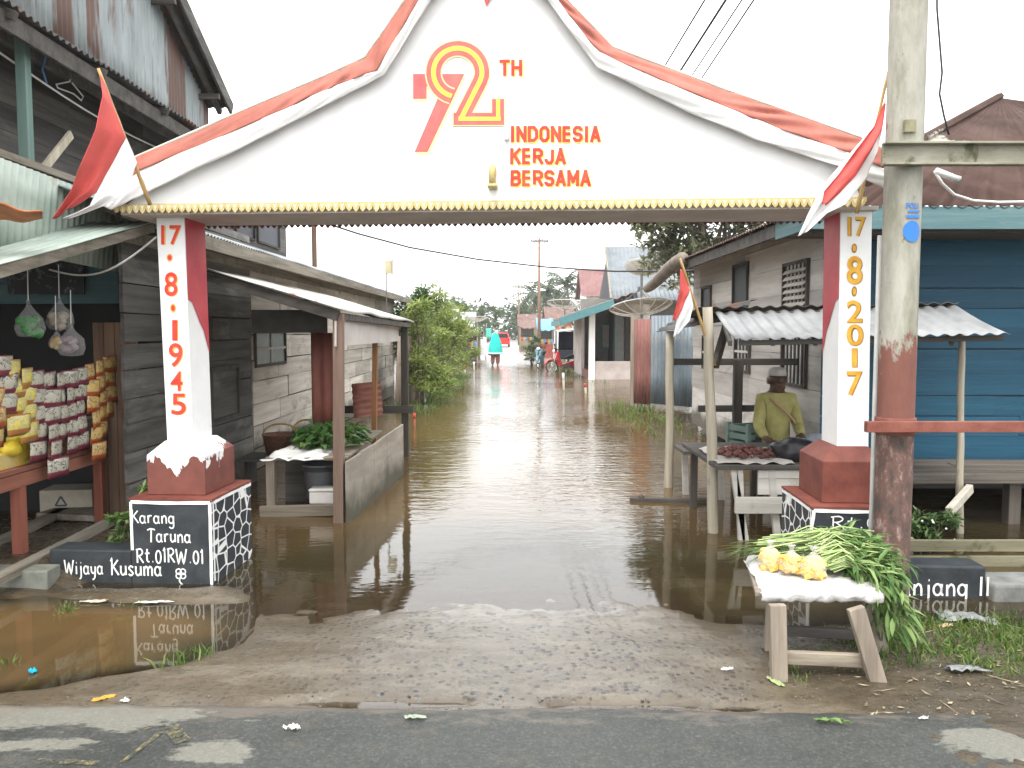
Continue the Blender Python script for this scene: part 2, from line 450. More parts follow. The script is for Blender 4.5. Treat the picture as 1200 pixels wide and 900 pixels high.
def ground_mat():
    m, nt, b = newmat('wet lane and mud')
    tc = nnode(nt, 'ShaderNodeTexCoord')
    sx = nnode(nt, 'ShaderNodeSeparateXYZ')
    L_(nt, tc.outputs['Object'], sx.inputs[0])
    X, Y, Z = sx.outputs
    n_big = noise_n(nt, 1.3, (1, 1, 1), 6, .6, 1)
    n_mid = noise_n(nt, 5, (1, 1.8, 1), 6, .7, 2)
    n_fine = noise_n(nt, 55, (1, 1, 1), 5, .75, 3)
    # lane: worn concrete with exposed stones
    lane = ramp_n(nt, n_mid, [(.3, (.06, .048, .033)), (.5, (.10, .087, .068)), (.72, (.155, .138, .112))])
    lane = mix_n(nt, ramp_n(nt, n_fine, [(.35, .55), (.7, 0.0)]), lane, (.1, .085, .07), 'MIX')
    vo = nnode(nt, 'ShaderNodeTexVoronoi', i_Scale=27.0)
    mp = nnode(nt, 'ShaderNodeMapping')
    L_(nt, tc.outputs['Object'], mp.inputs[0])
    mp.inputs['Scale'].default_value = (1, 1, .2)
    L_(nt, mp.outputs[0], vo.inputs['Vector'])
    stone = ramp_n(nt, vo.outputs['Distance'], [(.26, 1.0), (.44, 0.0)])
    patch = ramp_n(nt, noise_n(nt, 1.6, (1, 1.5, 1), 5, .7, 9), [(.30, 0.0), (.46, 1.0)])
    sm = math_n(nt, 'MULTIPLY', stone, patch)
    stonecol = ramp_n(nt, nnode_color(nt, vo), [(.2, (.018, .02, .022)), (.8, (.085, .085, .08))])
    lane = mix_n(nt, sm, lane, stonecol)
    mud = ramp_n(nt, n_mid, [(.3, (.032, .025, .015)), (.55, (.07, .055, .035)), (.75, (.13, .105, .07))])
    mud = mix_n(nt, ramp_n(nt, n_fine, [(.3, .6), (.65, 0.0)]), mud, (.045, .035, .025))
    # verge mud right of the curved lane edge
    e = math_n(nt, 'ADD', X, math_n(nt, 'MULTIPLY', math_n(nt, 'SUBTRACT', Y, 3.9), .42))
    e = math_n(nt, 'ADD', e, math_n(nt, 'MULTIPLY', math_n(nt, 'SUBTRACT', n_mid, .5), .25))
    kr = ramp_n(nt, math_n(nt, 'SUBTRACT', e, 1.2), [(.0, 0.0), (.06, 1.0)])
    kl = ramp_n(nt, math_n(nt, 'SUBTRACT', math_n(nt, 'MULTIPLY', X, -1), 2.3), [(.0, 0.0), (.5, 1.0)])
    far = ramp_n(nt, math_n(nt, 'MULTIPLY', math_n(nt, 'SUBTRACT', Y, 40), .05), [(0, 0.0), (.3, 1.0)])
    k = math_n(nt, 'MAXIMUM', kr, kl)
    # silt: brown along the sides, greyer where the stones are bare
    side = math_n(nt, 'ADD', math_n(nt, 'MULTIPLY', math_n(nt, 'ABSOLUTE', math_n(nt, 'ADD', X, .15)), .55), math_n(nt, 'MULTIPLY', math_n(nt, 'SUBTRACT', n_big, .5), 2.2))
    lane = mix_n(nt, ramp_n(nt, side, [(.3, 0.0), (.85, .75)]), lane, mix_n(nt, n_mid, (.045, .033, .018), (.115, .088, .053)))
    lane = mix_n(nt, ramp_n(nt, noise_n(nt, 2.1, (1, 2.2, 1), 6, .7, 14), [(.5, 0.0), (.62, .55)]), lane, (.165, .145, .112))
    col = mix_n(nt, k, lane, mud)
    dryroad = ramp_n(nt, n_big, [(.3, (.26, .235, .21)), (.7, (.36, .33, .30))])
    inlane = ramp_n(nt, math_n(nt, 'SUBTRACT', 3.2, math_n(nt, 'ABSOLUTE', X)), [(0, 0.0), (.2, 1.0)])
    verge = ramp_n(nt, n_big, [(.3, (.06, .09, .03)), (.7, (.12, .14, .05))])
    farcol = mix_n(nt, inlane, verge, dryroad)
    col = mix_n(nt, far, col, farcol)
    L_(nt, col, b.inputs['Base Color'])
    # the strip just above the water is soaked: darker and shiny
    soak = math_n(nt, 'ADD', math_n(nt, 'MULTIPLY', Z, -36), math_n(nt, 'ADD', math_n(nt, 'MULTIPLY', n_mid, 1.1), .35))
    soak = ramp_n(nt, soak, [(.25, 0.0), (.95, 1.0)])
    soak = math_n(nt, 'MULTIPLY', soak, math_n(nt, 'SUBTRACT', 1.0, far))
    wet = ramp_n(nt, n_mid, [(.35, .15), (.65, .36)])
    wet = mix_n(nt, soak, wet, (.13, .13, .13))
    L_(nt, wet, b.inputs['Roughness'])
    col2 = mix_n(nt, math_n(nt, 'MULTIPLY', soak, .55), col, (.06, .043, .022))
    L_(nt, col2, b.inputs['Base Color'])
    L_(nt, mix_n(nt, soak, (.45, .45, .45), (.62, .62, .62)), b.inputs['Specular IOR Level'])
    hgt = math_n(nt, 'ADD', n_fine, math_n(nt, 'MULTIPLY', sm, .5))
    bump_n(nt, b, math_n(nt, 'MULTIPLY', hgt, math_n(nt, 'SUBTRACT', 1.0, math_n(nt, 'MULTIPLY', soak, .8))), .5, .008)
    return m
def nnode_color(nt, vo):
    s = nnode(nt, 'ShaderNodeSeparateColor')
    L_(nt, vo.outputs['Color'], s.inputs[0])
    return s.outputs[0]
go = g.build('ground', ground_mat(), recalc=False, smooth=True)
tag(go, kind='structure')

def road_mat():
    m, nt, b = newmat('damp asphalt')
    n_mid = noise_n(nt, 2.2, (1, 1.6, 1), 6, .65, 21)
    n_fine = noise_n(nt, 75, (1, 1, 1), 4, .85, 22)
    col = ramp_n(nt, n_mid, [(.3, (.028, .031, .029)), (.7, (.052, .055, .051))])
    col = mix_n(nt, ramp_n(nt, n_fine, [(.52, 0.0), (.68, .55)]), col, (.15, .148, .14))
    col = mix_n(nt, ramp_n(nt, n_fine, [(.34, .6), (.46, 0.0)]), col, (.016, .017, .016))
    col = mix_n(nt, ramp_n(nt, noise_n(nt, 7, (1, 1.4, 1), 6, .75, 25), [(.55, 0.0), (.72, .5)]), col, (.10, .085, .062))
    # thin worn cement smears
    tc = nnode(nt, 'ShaderNodeTexCoord')
    sx = nnode(nt, 'ShaderNodeSeparateXYZ')
    L_(nt, tc.outputs['Object'], sx.inputs[0])
    X, Y, Z = sx.outputs
    nz = noise_n(nt, 3.2, (1, 2.4, 1), 9, .72, 31)
    nzs = math_n(nt, 'MULTIPLY', math_n(nt, 'SUBTRACT', nz, .5), 5.5)
    def blob(cx, cy, rx, ry):
        a = math_n(nt, 'POWER', math_n(nt, 'ABSOLUTE', math_n(nt, 'DIVIDE', math_n(nt, 'SUBTRACT', X, cx), rx)), 2)
        c = math_n(nt, 'POWER', math_n(nt, 'ABSOLUTE', math_n(nt, 'DIVIDE', math_n(nt, 'SUBTRACT', Y, cy), ry)), 2)
        return ramp_n(nt, math_n(nt, 'SUBTRACT', math_n(nt, 'SUBTRACT', 1.0, math_n(nt, 'ADD', a, c)), nzs), [(.0, 0.0), (.35, 1.0)])
    for p in ((-2.15, 3.22, .95, .14), (-2.3, 2.98, .75, .06), (-1.15, 2.93, .16, .1), (1.95, 2.98, .3, .14), (2.3, 2.8, .5, .1)):
        col = mix_n(nt, math_n(nt, 'MULTIPLY', blob(*p), math_n(nt, 'ADD', math_n(nt, 'MULTIPLY', n_fine, .7), .18)), col, (.24, .235, .195))
    # edge dirt
    ed = math_n(nt, 'ADD', math_n(nt, 'MULTIPLY', math_n(nt, 'SUBTRACT', Y, 3.16), 6), nzs)
    col = mix_n(nt, ramp_n(nt, ed, [(.2, 0.0), (.9, .55)]), col, (.15, .125, .1))
    L_(nt, col, b.inputs['Base Color'])
    L_(nt, ramp_n(nt, n_mid, [(.3, .4), (.7, .65)]), b.inputs['Roughness'])
    b.inputs['Specular IOR Level'].default_value = .35
    bump_n(nt, b, n_fine, .55, .006)
    return m
rd = MB()
def road_edge(x):
    return 3.29 - .02 * x + .02 * mnoise.noise(V((x * 1.2, 0, 0))) + .022 * mnoise.noise(V((x * 5, 1, 0))) + .010 * mnoise.noise(V((x * 19, 2, 0)))
rx = axis([(-80, -6, 4), (-6, 6, .025), (6, 80, 4)])
vs, fs = [], []
for x in rx:
    e = road_edge(x)
    vs += [(x, -6, .048), (x, 1.5, .048), (x, e - .05, .047), (x, e - .008, .042), (x, e + .01, .0)]
for i in range(len(rx) - 1):
    for j in range(4):
        fs.append((i * 5 + j, i * 5 + 5 + j, i * 5 + 6 + j, i * 5 + 1 + j))
rd.add(vs, fs)
tag(rd.build('road', road_mat(), smooth=True), kind='structure')
# faded yellow marks on the asphalt
ym = MB()
def worn(m_):
    nt = m_.node_tree
    t = nnode(nt, 'ShaderNodeBsdfTransparent')
    ms = nnode(nt, 'ShaderNodeMixShader')
    L_(nt, ramp_n(nt, noise_n(nt, 26, (1, 1, 1), 5, .75, 77), [(.40, 0.0), (.58, .8)]), ms.inputs[0])
    L_(nt, t.outputs[0], ms.inputs[1])
    L_(nt, nt.nodes['Principled BSDF'].outputs[0], ms.inputs[2])
    L_(nt, ms.outputs[0], nt.nodes['Material Output'].inputs[0])
    return m_
yl = surf('worn yellow road paint', (.06, .062, .055), (.22, .19, .08), 40, rough=.6, bump=.2, lo=.45, hi=.62)
def strip(pts, w):
    for p, q in zip(pts, pts[1:]):
        a, b2 = gz(*p, .053), gz(*q, .053)
        d = (b2 - a).normalized()
        n = V((-d.y, d.x, 0)) * w / 2
        ym.add([a - n, b2 - n, b2 + n, a + n], [(0, 1, 2, 3)])
strip([(40, 891), (120, 894)], .03)
strip([(143, 893), (196, 852)], .022)
strip([(150, 858), (194, 849)], .015)
strip([(200, 851), (215, 869)], .06)
tag(ym.build('road_marking', worn(yl)), kind='structure')

def water_mat():
    m, nt, b = newmat('muddy flood water')
    out = nt.nodes['Material Output']
    nt.nodes.remove(b)
    tc = nnode(nt, 'ShaderNodeTexCoord')
    sx = nnode(nt, 'ShaderNodeSeparateXYZ')
    L_(nt, tc.outputs['Object'], sx.inputs[0])
    Y = sx.outputs[1]
    far = ramp_n(nt, math_n(nt, 'MULTIPLY', Y, .02), [(.09, .03), (.115, .2), (.16, .6), (.6, 1.0)])
    w1 = noise_n(nt, 2.6, (1, 2.4, 1), 3, .55, 41, .4)
    w2 = noise_n(nt, 9, (1, 2.0, 1), 2, .5, 42, .3)
    calm = ramp_n(nt, noise_n(nt, .5, (1, .6, 1), 2, .5, 43), [(.35, .25), (.65, 1.0)])
    h = math_n(nt, 'ADD', w1, math_n(nt, 'MULTIPLY', w2, .35))
    h = math_n(nt, 'MULTIPLY', h, math_n(nt, 'MULTIPLY', far, calm))
    bp = nnode(nt, 'ShaderNodeBump', i_Strength=.46, i_Distance=.05)
    L_(nt, h, bp.inputs['Height'])
    dn = nnode(nt, 'ShaderNodeAttribute', attribute_name='depth')
    dep = ramp_n(nt, dn.outputs['Fac'], [(.0, .0), (.012, .15), (.05, .6), (.1, .97)])
    mudc = ramp_n(nt, noise_n(nt, .9, (1, 1, 1), 4, .6, 44), [(.3, (.092, .056, .022)), (.7, (.138, .092, .042))])
    mudc = mix_n(nt, ramp_n(nt, dn.outputs['Fac'], [(.045, .8), (.095, 0.0)]), mudc, (.05, .044, .022))
    df = nnode(nt, 'ShaderNodeBsdfDiffuse')
    L_(nt, mudc, df.inputs[0])
    tr = nnode(nt, 'ShaderNodeBsdfTransparent')
    tr.inputs[0].default_value = (.95, .9, .84, 1)
    m1 = nnode(nt, 'ShaderNodeMixShader')
    L_(nt, dep, m1.inputs[0])
    L_(nt, tr.outputs[0], m1.inputs[1])
    L_(nt, df.outputs[0], m1.inputs[2])
    gl = nnode(nt, 'ShaderNodeBsdfGlossy', i_Roughness=.035)
    L_(nt, bp.outputs[0], gl.inputs['Normal'])
    fr = nnode(nt, 'ShaderNodeFresnel', i_IOR=1.66)
    L_(nt, bp.outputs[0], fr.inputs['Normal'])
    m2 = nnode(nt, 'ShaderNodeMixShader')
    L_(nt, fr.outputs[0], m2.inputs[0])
    L_(nt, m1.outputs[0], m2.inputs[1])
    L_(nt, gl.outputs[0], m2.inputs[2])
    L_(nt, m2.outputs[0], out.inputs[0])
    return m
wx = axis([(-60, -20, 5), (-20, -5, 1), (-5, -2.6, .1), (-2.6, 2.7, .06), (2.7, 5, .1), (5, 20, 1), (20, 60, 5)])
wy = axis([(3.30, 5.6, .04), (5.6, 9, .2), (9, 24, .6), (24, 46, 1)])
w = MB()
nx = len(wx)
w.v = [(x, y, 0) for y in wy for x in wx]
w.f = [(j * nx + i, j * nx + i + 1, (j + 1) * nx + i + 1, (j + 1) * nx + i) for j in range(len(wy) - 1) for i in range(nx - 1)]
w.m = [0] * len(w.f)
wob = w.build('flood_water', water_mat(), recalc=False, smooth=True)
at_d = wob.data.attributes.new('depth', 'FLOAT', 'POINT')
at_d.data.foreach_set('value', [max(0, -terrain(p[0], p[1])) for p in w.v])
tag(wob, kind='structure')
# ------------------------------------------------------------------ lettering
def ribbon(m, pts, w, P, closed=False, sm=4, mi=0, taper=True):
    """painted stroke: 2d points -> flat ribbon; P maps (x, y) to a 3d point"""
    pts = [V((p[0], p[1])) for p in pts]
    if sm and len(pts) > 2:
        out = []
        n = len(pts)
        for i in range(n - 1):
            p0, p1, p2, p3 = pts[max(0, i - 1)], pts[i], pts[i + 1], pts[min(n - 1, i + 2)]
            for k in range(sm):
                t = k / sm
                out.append(.5 * ((2 * p1) + (p2 - p0) * t + (2 * p0 - 5 * p1 + 4 * p2 - p3) * t * t + (3 * p1 - p0 - 3 * p2 + p3) * t ** 3))
        pts = out + [pts[-1]]
    vs, n = [], len(pts)
    for i, p in enumerate(pts):
        a, b = pts[max(i - 1, 0)], pts[min(i + 1, n - 1)]
        d1 = (p - a) if i else (b - p)
        d2 = (b - p) if i < n - 1 else (p - a)
        if d1.length < 1e-9: d1 = d2
        if d2.length < 1e-9: d2 = d1
        d1, d2 = d1.normalized(), d2.normalized()
        t = (d1 + d2)
        t = t.normalized() if t.length > 1e-6 else d1
        nn = V((-t.y, t.x))
        c = max(.4, abs(nn.dot(V((-d1.y, d1.x)))))
        ww = w / 2 / c
        if taper: ww *= 1 + .12 * math.sin(i * 2.1)
        vs += [P(*(p + nn * ww)), P(*(p - nn * ww))]
    m.add(vs, [(2 * i, 2 * i + 1, 2 * i + 3, 2 * i + 2) for i in range(n - 1)], mi)
O = lambda cx, cy, rx, ry, n=12, s=0: [(cx + rx * math.cos(s + 2 * math.pi * k / n), cy + ry * math.sin(s + 2 * math.pi * k / n)) for k in range(n + 1)]
GL = {
 'K': (.62, [[(.02, .9), (.1, 1), (.08, 0)], [(.56, 1), (.1, .46)], [(.2, .56), (.6, .02)]]),
 'a': (.56, [O(.22, .3, .2, .29, 10), [(.43, .6), (.42, .1), (.53, .02)]]),
 'r': (.42, [[(.05, .6), (.07, 0)], [(.07, .38), (.2, .58), (.36, .55)]]),
 'n': (.5, [[(.05, .6), (.06, 0)], [(.06, .4), (.25, .61), (.4, .45), (.42, 0)]]),
 'g': (.55, [O(.22, .3, .2, .28, 10), [(.43, .6), (.43, -.2), (.27, -.38), (.06, -.27)]]),
 'T': (.66, [[(0, .9), (.3, 1), (.66, .93)], [(.34, .97), (.3, 0)]]),
 'u': (.52, [[(.05, .6), (.06, .15), (.22, 0), (.4, .18)], [(.42, .6), (.43, 0)]]),
 'R': (.6, [[(.08, 1), (.08, 0)], [(-.02, .93), (.34, 1), (.5, .77), (.34, .54), (.08, .5)], [(.2, .5), (.56, 0)]]),
 'P': (.56, [[(.08, 1), (.08, 0)], [(-.02, .93), (.34, 1), (.5, .75), (.34, .5), (.08, .47)]]),
 't': (.4, [[(.18, .95), (.16, .15), (.34, .03)], [(.0, .62), (.36, .65)]]),
 '.': (.25, [[(.08, .05), (.14, .05)]]),
 '0': (.5, [O(.22, .45, .2, .45, 12)]),
 '1': (.24, [[(.02, .8), (.12, .95), (.12, 0)]]),
 'I': (.24, [[(.08, 1), (.08, 0)]]),
 'W': (.9, [[(0, 1), (.18, 0), (.4, .75), (.58, 0), (.82, 1)]]),
 'i': (.22, [[(.08, .6), (.08, 0)], [(.07, .84), (.12, .84)]]),
 'j': (.32, [[(.18, .6), (.18, -.2), (.0, -.36)], [(.17, .84), (.22, .84)]]),
 'y': (.5, [[(.04, .6), (.08, .2), (.25, .08), (.4, .25)], [(.42, .6), (.36, -.2), (.14, -.38)]]),
 's': (.42, [[(.36, .52), (.18, .61), (.05, .47), (.2, .3), (.34, .14), (.18, 0), (.02, .1)]]),
 'm': (.74, [[(.05, .6), (.06, 0)], [(.06, .4), (.2, .6), (.33, .45), (.34, 0)], [(.34, .4), (.5, .6), (.64, .45), (.65, 0)]]),
 ' ': (.35, []),
}
def hand(m, s, x, z, h, P, w=.13, sx=1.0, slant=0):
    """brush lettering from (x, z), cap height h"""
    for ch in s:
        adv, st = GL[ch]
        jz = rnd(-.04, .04)
        for pl in st:
            ribbon(m, [(x + (p[0] * sx + slant * p[1]) * h, z + (p[1] + jz) * h) for p in pl], w * h, P)
        x += (adv + .1) * h * sx
    return x
FONTOBJ = {}
def font_mesh(s, bold=.03):
    cu = bpy.data.curves.new('lettering', 'FONT')
    cu.body = s
    cu.size = 1
    cu.offset = bold
    cu.resolution_u = 6
    o = bpy.data.objects.new('lettering', cu)
    COL.objects.link(o)
    dg = bpy.context.evaluated_depsgraph_get()
    me = bpy.data.meshes.new_from_object(o.evaluated_get(dg))
    vs = [v.co.copy() for v in me.vertices]
    fs = [tuple(p.vertices) for p in me.polygons]
    bpy.data.objects.remove(o)
    bpy.data.curves.remove(cu)
    bpy.data.meshes.remove(me)
    x0, x1 = min(v.x for v in vs), max(v.x for v in vs)
    y0, y1 = min(v.y for v in vs), max(v.y for v in vs)
    return [((v.x - x0) / (x1 - x0), (v.y - y0) / (y1 - y0)) for v in vs], fs
def fit_text(m, s, BL, BR, TL, bold=.03, mi=0, off=None):
    """text stretched into the parallelogram BL, BR, TL"""
    vs, fs = font_mesh(s, bold)
    BL, BR, TL = V(BL), V(BR), V(TL)
    off = V(off) if off else V((0, 0, 0))
    m.add([BL + (BR - BL) * a + (TL - BL) * b + off for a, b in vs], fs, mi)

# ------------------------------------------------------------------ the welcome gate
GA = -R(3.3)
GO = V((0, 4.97, 0))
GROT = Matrix.Rotation(GA, 3, 'Z')
def g_at(px, py, yl):
    """pixel -> gate coordinates on the gate plane y = yl"""
    n = V((-math.sin(GA), math.cos(GA), 0))
    d = ray(px, py)
    p = CAM + d * ((yl - n.dot(CAM - GO)) / n.dot(d))
    return GROT.transposed() @ (p - GO)
gate = thing('welcome_gate', 'white village gateway arch with red and white cloth and painted anniversary lettering across the lane', 'gate', GO, GA)
m_red_brown = surf('red brown masonry paint', (.12, .033, .024), (.19, .058, .04), 6, rough=.6, bump=.2, spots=[((.7, .68, .65), 5, (1, 1, 1), .71, .02)])
m_black_paint = surf('black masonry paint', (.016, .02, .024), (.04, .046, .05), 5, rough=.55, bump=.25, spots=[((.11, .11, .1), 9, (1, 1, 1), .66, .1)])
m_panel = surf('white boarded panel', (.72, .72, .70), (.8, .8, .79), 2, rough=.55, bump=.03, spots=[((.52, .5, .45), 1.6, (3.5, 1, .35), .62, .3)])
m_col = surf('white masonry paint', (.70, .70, .69), (.79, .79, .78), 3, rough=.6, bump=.1)
m_colred = surf('faded red masonry paint', (.40, .035, .05), (.5, .07, .08), 4, rough=.6, bump=.1)
m_letter = plain('white brush paint', (.75, .75, .73), .6, .06)
m_red_let = surf('red sign paint', (.62, .035, .02), (.72, .07, .04), 12, rough=.55, bump=0)
m_org_let = surf('orange sign paint', (.75, .33, .06), (.8, .45, .12), 12, rough=.55, bump=0)
m_gold = surf('gold trim paint', (.44, .34, .13), (.58, .48, .24), 14, rough=.45, bump=.1)
m_gold2 = plain('pale gold paint', (.74, .68, .48), .5, .08)
m_maroon = plain('maroon trim paint', (.13, .05, .055), .6, .15)
m_soffit = surf('grey brown soffit', (.42, .38, .345), (.54, .49, .455), 4, rough=.8)
def splash_mat():
    m, nt, b = newmat('red brown plinth with white splash')
    n1 = noise_n(nt, 3.3, (1, 1, .6), 6, .6, 61, .4)
    tc = nnode(nt, 'ShaderNodeTexCoord')
    sx = nnode(nt, 'ShaderNodeSeparateXYZ')
    L_(nt, tc.outputs['Object'], sx.inputs[0])
    base = ramp_n(nt, noise_n(nt, 7, (1, 1, 1), 5, .6, 62), [(.3, (.12, .033, .024)), (.7, (.19, .058, .04))])
    h = math_n(nt, 'ADD', math_n(nt, 'MULTIPLY', math_n(nt, 'SUBTRACT', sx.outputs[2], .795), 3.2), math_n(nt, 'MULTIPLY', math_n(nt, 'SUBTRACT', n1, .5), 3.2))
    k = ramp_n(nt, h, [(.0, 0.0), (.02, 1.0)])
    sp = ramp_n(nt, noise_n(nt, 26, (1, 1, 1), 2, .5, 63), [(.78, 0.0), (.79, 1.0)])
    L_(nt, mix_n(nt, math_n(nt, 'MAXIMUM', k, sp), base, (.76, .76, .74)), b.inputs['Base Color'])
    b.inputs['Roughness'].default_value = .6
    bump_n(nt, b, k, .3, .004)
    return m
def cobble_mat():
    m, nt, b = newmat('black paint with white crazy stone lines')
    tc = nnode(nt, 'ShaderNodeTexCoord')
    mp = nnode(nt, 'ShaderNodeMapping')
    mp.inputs['Scale'].default_value = (0, 8.2, 10.5)
    L_(nt, tc.outputs['Object'], mp.inputs[0])
    v = nnode(nt, 'ShaderNodeTexVoronoi', feature='DISTANCE_TO_EDGE', i_Scale=1.0, i_Randomness=.55)
    L_(nt, mp.outputs[0], v.inputs['Vector'])
    k = ramp_n(nt, v.outputs['Distance'], [(.04, 1.0), (.06, 0.0)])
    L_(nt, mix_n(nt, k, (.02, .025, .032), (.72, .72, .7)), b.inputs['Base Color'])
    b.inputs['Roughness'].default_value = .55
    return m
m_splash, m_cobble = splash_mat(), cobble_mat()

def gate_foot(x0, x1, yb, wall, side):
    """stepped foot: lettered block and low wall, red brown plinth"""
    inner = x1 if side < 0 else x0
    b = MB()
    b.box(x0, x1, 0, yb, -.25, .55)
    o = b.build('base_block', [m_black_paint, m_cobble], gate, .006)
    for p in o.data.polygons:                      # the lane side is painted as stones
        if abs(p.normal.x) > .9 and abs(p.center.x - inner) < .01: p.material_index = 1
    t = MB()
    t.box(x0 - .004, x1 + .004, -.004, yb + .004, .55, .565)
    t.build('block_top', m_red_brown, o)
    e = MB()                                        # white painted edge lines
    P = lambda x, z: V((x, -.004, z))
    ribbon(e, [(x0 + .01, .54), (x0 + .25, .535), (x1 - .01, .54)], .022, P)
    ribbon(e, [(inner - side * -.012, .54), (inner + side * .012 * -1, .3), (inner - side * .012, .0)] if side > 0 else [(inner - .012, .54), (inner - .012, .3), (inner - .012, .0)], .02, P)
    if side < 0: ribbon(e, [(x0 + .01, .54), (x0 + .012, .22)], .018, P)
    xi = inner - side * .0045 * 1
    Q = lambda y, z: V((inner + (.004 if side < 0 else -.004), y, z))
    ribbon(e, [(.01, .535), (.3, .54), (yb - .01, .535)], .02, Q)
    ribbon(e, [(.012, .54), (.012, .02)], .02, Q)
    e.build('edge_paint', m_letter, o)
    return o
lf = gate_foot(-2.50, -1.95, .66, None, -1)
lw = MB(); lw.box(-3.06, -2.502, .003, .2, -.25, .215); lw.build('low_wall', m_black_paint, gate, .012)
rf = gate_foot(1.865, 2.41, .66, None, 1)
rw = MB(); rw.box(2.412, 2.93, .003, .2, -.25, .20); rw.build('low_wall', m_black_paint, gate, .012)
def front_line(o, s, px0, py0, px1, py1, sx=None, w=.105):
    """brush line whose baseline runs from (px0, py0); cap top at py1"""
    a, c = g_at(px0, py0, -.004), g_at(px1, py1, -.004)
    h = c.z - a.z
    tot = sum(GL[ch][0] + .1 for ch in s)
    k = (c.x - a.x) / (tot * h)
    m = MB()
    hand(m, s, a.x, a.z, h, lambda x, z: V((x, -.004, z)), w, k)
    m.build('lettering', m_letter, o)
front_line(lf, 'Karang', 154, 613, 206, 599)
front_line(lf, 'Taruna', 173, 635, 225, 620)
front_line(lf, 'Rt.01RW.01', 160, 659, 240, 644)
front_line(lf, 'Wijaya', 76, 672, 122, 657)
front_line(lf, 'Kusuma', 130, 674, 191, 657)
fl = MB()
fc = g_at(212, 675, -.004)
for k in range(4):
    t = math.pi / 4 + k * math.pi / 2
    ribbon(fl, O(fc.x + .02 * math.cos(t), fc.z + .015 + .02 * math.sin(t), .018, .018, 8), .008, lambda x, z: V((x, -.004, z)), sm=2)
ribbon(fl, [(fc.x, fc.z), (fc.x - .01, fc.z - .035), (fc.x + .012, fc.z - .06)], .009, lambda x, z: V((x, -.004, z)))
fl.build('flower_emblem', m_letter, lf)
front_line(rf, 'Rt.01', 974, 619, 1042, 606)
front_line(rf, 'K', 966, 640, 984, 624)
front_line(rf, 'Panjang II', 1040, 697, 1164, 677)

def plinth(x0, x1, y0, y1, mat):
    m = MB()
    za, zb, c = .566, .83, .085
    b = [(x0, y0, za), (x1, y0, za), (x1, y1, za), (x0, y1, za)]
    t = [(x0, y0, zb), (x1, y0, zb), (x1, y1, zb), (x0, y1, zb)]
    u = [(x0 + c, y0 + c, zb + .085), (x1 - c, y0 + c, zb + .085), (x1 - c, y1 - c, zb + .085), (x0 + c, y1 - c, zb + .085)]
    m.add(b + t + u, [(0, 1, 5, 4), (1, 2, 6, 5), (2, 3, 7, 6), (3, 0, 4, 7), (4, 5, 9, 8), (5, 6, 10, 9), (6, 7, 11, 10), (7, 4, 8, 11), (8, 9, 10, 11), (3, 2, 1, 0)])
    return m.build('plinth', mat, gate, .005)
plinth(-2.43, -2.035, .1, .58, m_splash)
plinth(1.955, 2.35, .1, .58, m_red_brown)

def column(tb, bb, sgn, digits, name):
    """leaning column; tb / bb = x range at top and bottom; inner side half red"""
    yf, yb, z0, z1 = .2, .5, .9, 2.40
    m = MB()
    m.hexa([(bb[0], yf, z0), (bb[1], yf, z0), (bb[1], yb, z0), (bb[0], yb, z0)], [(tb[0], yf, z1), (tb[1], yf, z1), (tb[1], yb, z1), (tb[0], yb, z1)])
    o = m.build('column', m_col, gate, .004)
    ib, it = (bb[1], tb[1]) if sgn < 0 else (bb[0], tb[0])
    X = lambda z: ib + (it - ib) * (z - z0) / (z1 - z0) + (.003 if sgn < 0 else -.003)
    zb = [(0, .0), (.2, -.02), (.4, -.09), (.55, -.15), (.75, -.21), (1, -.36)]
    zf = 1.86
    pts = [V((X(zf + d), yf + .004 + (yb - yf - .008) * u, zf + d)) for u, d in zb]
    pts += [V((X(z1 - .002), yb - .004, z1 - .002)), V((X(z1 - .002), yf + .004, z1 - .002))]
    r = MB()
    r.prism(pts, (.0015 if sgn < 0 else -.0015, 0, 0))
    r.build('red_paint', m_colred, o)
    d = MB()
    for s, x0, y0, x1, y1 in digits:
        if s == 'o':
            c, e = g_at((x0 + x1) / 2, (y0 + y1) / 2, yf), g_at(x1, y0, yf)
            for k, (q, dy, mi) in enumerate(((1.15, .0020, 1), (.75, .0032, 0))):
                d.add([V((c.x + (e.x - c.x) * q * math.cos(t), yf - dy, c.z + (e.z - c.z) * q * math.sin(t))) for t in [i * math.pi / 5 for i in range(10)]], [tuple(range(10))], mi)
            continue
        A, B, C = g_at(x0, y1, yf), g_at(x1, y1, yf), g_at(x0, y0, yf)
        fit_text(d, s, A + V((.006, 0, -.003)), B + V((.006, 0, -.003)), C + V((.006, 0, -.003)), .03, 1, (0, -.002, 0))
        fit_text(d, s, A, B, C, .012, 0, (0, -.0034, 0))
    d.build('date_lettering', [m_red_let, m_org_let] if sgn < 0 else [surf('amber sign paint', (.55, .27, .02), (.72, .42, .05), 12, rough=.5, bump=0), surf('brown sign paint', (.22, .1, .02), (.4, .2, .05), 12, rough=.5, bump=0)], o)
tl = (g_at(183, 258, .2).x, g_at(216, 258, .2).x)
bl = (g_at(196, 518, .2).x, g_at(226, 518, .2).x)
column(tl, bl, -1, [('17', 189, 264, 212, 287), ('o', 196, 298, 202, 306), ('8', 193, 319, 208, 347), ('o', 200, 356, 206, 366), ('1', 202, 375, 208, 399), ('9', 198, 402, 214, 430), ('4', 200, 435, 214, 458), ('5', 201, 461, 218, 486)], 'l')
tr = (g_at(985, 250, .2).x, g_at(1022, 250, .2).x)
br = (g_at(981, 519, .2).x, g_at(1018, 519, .2).x)
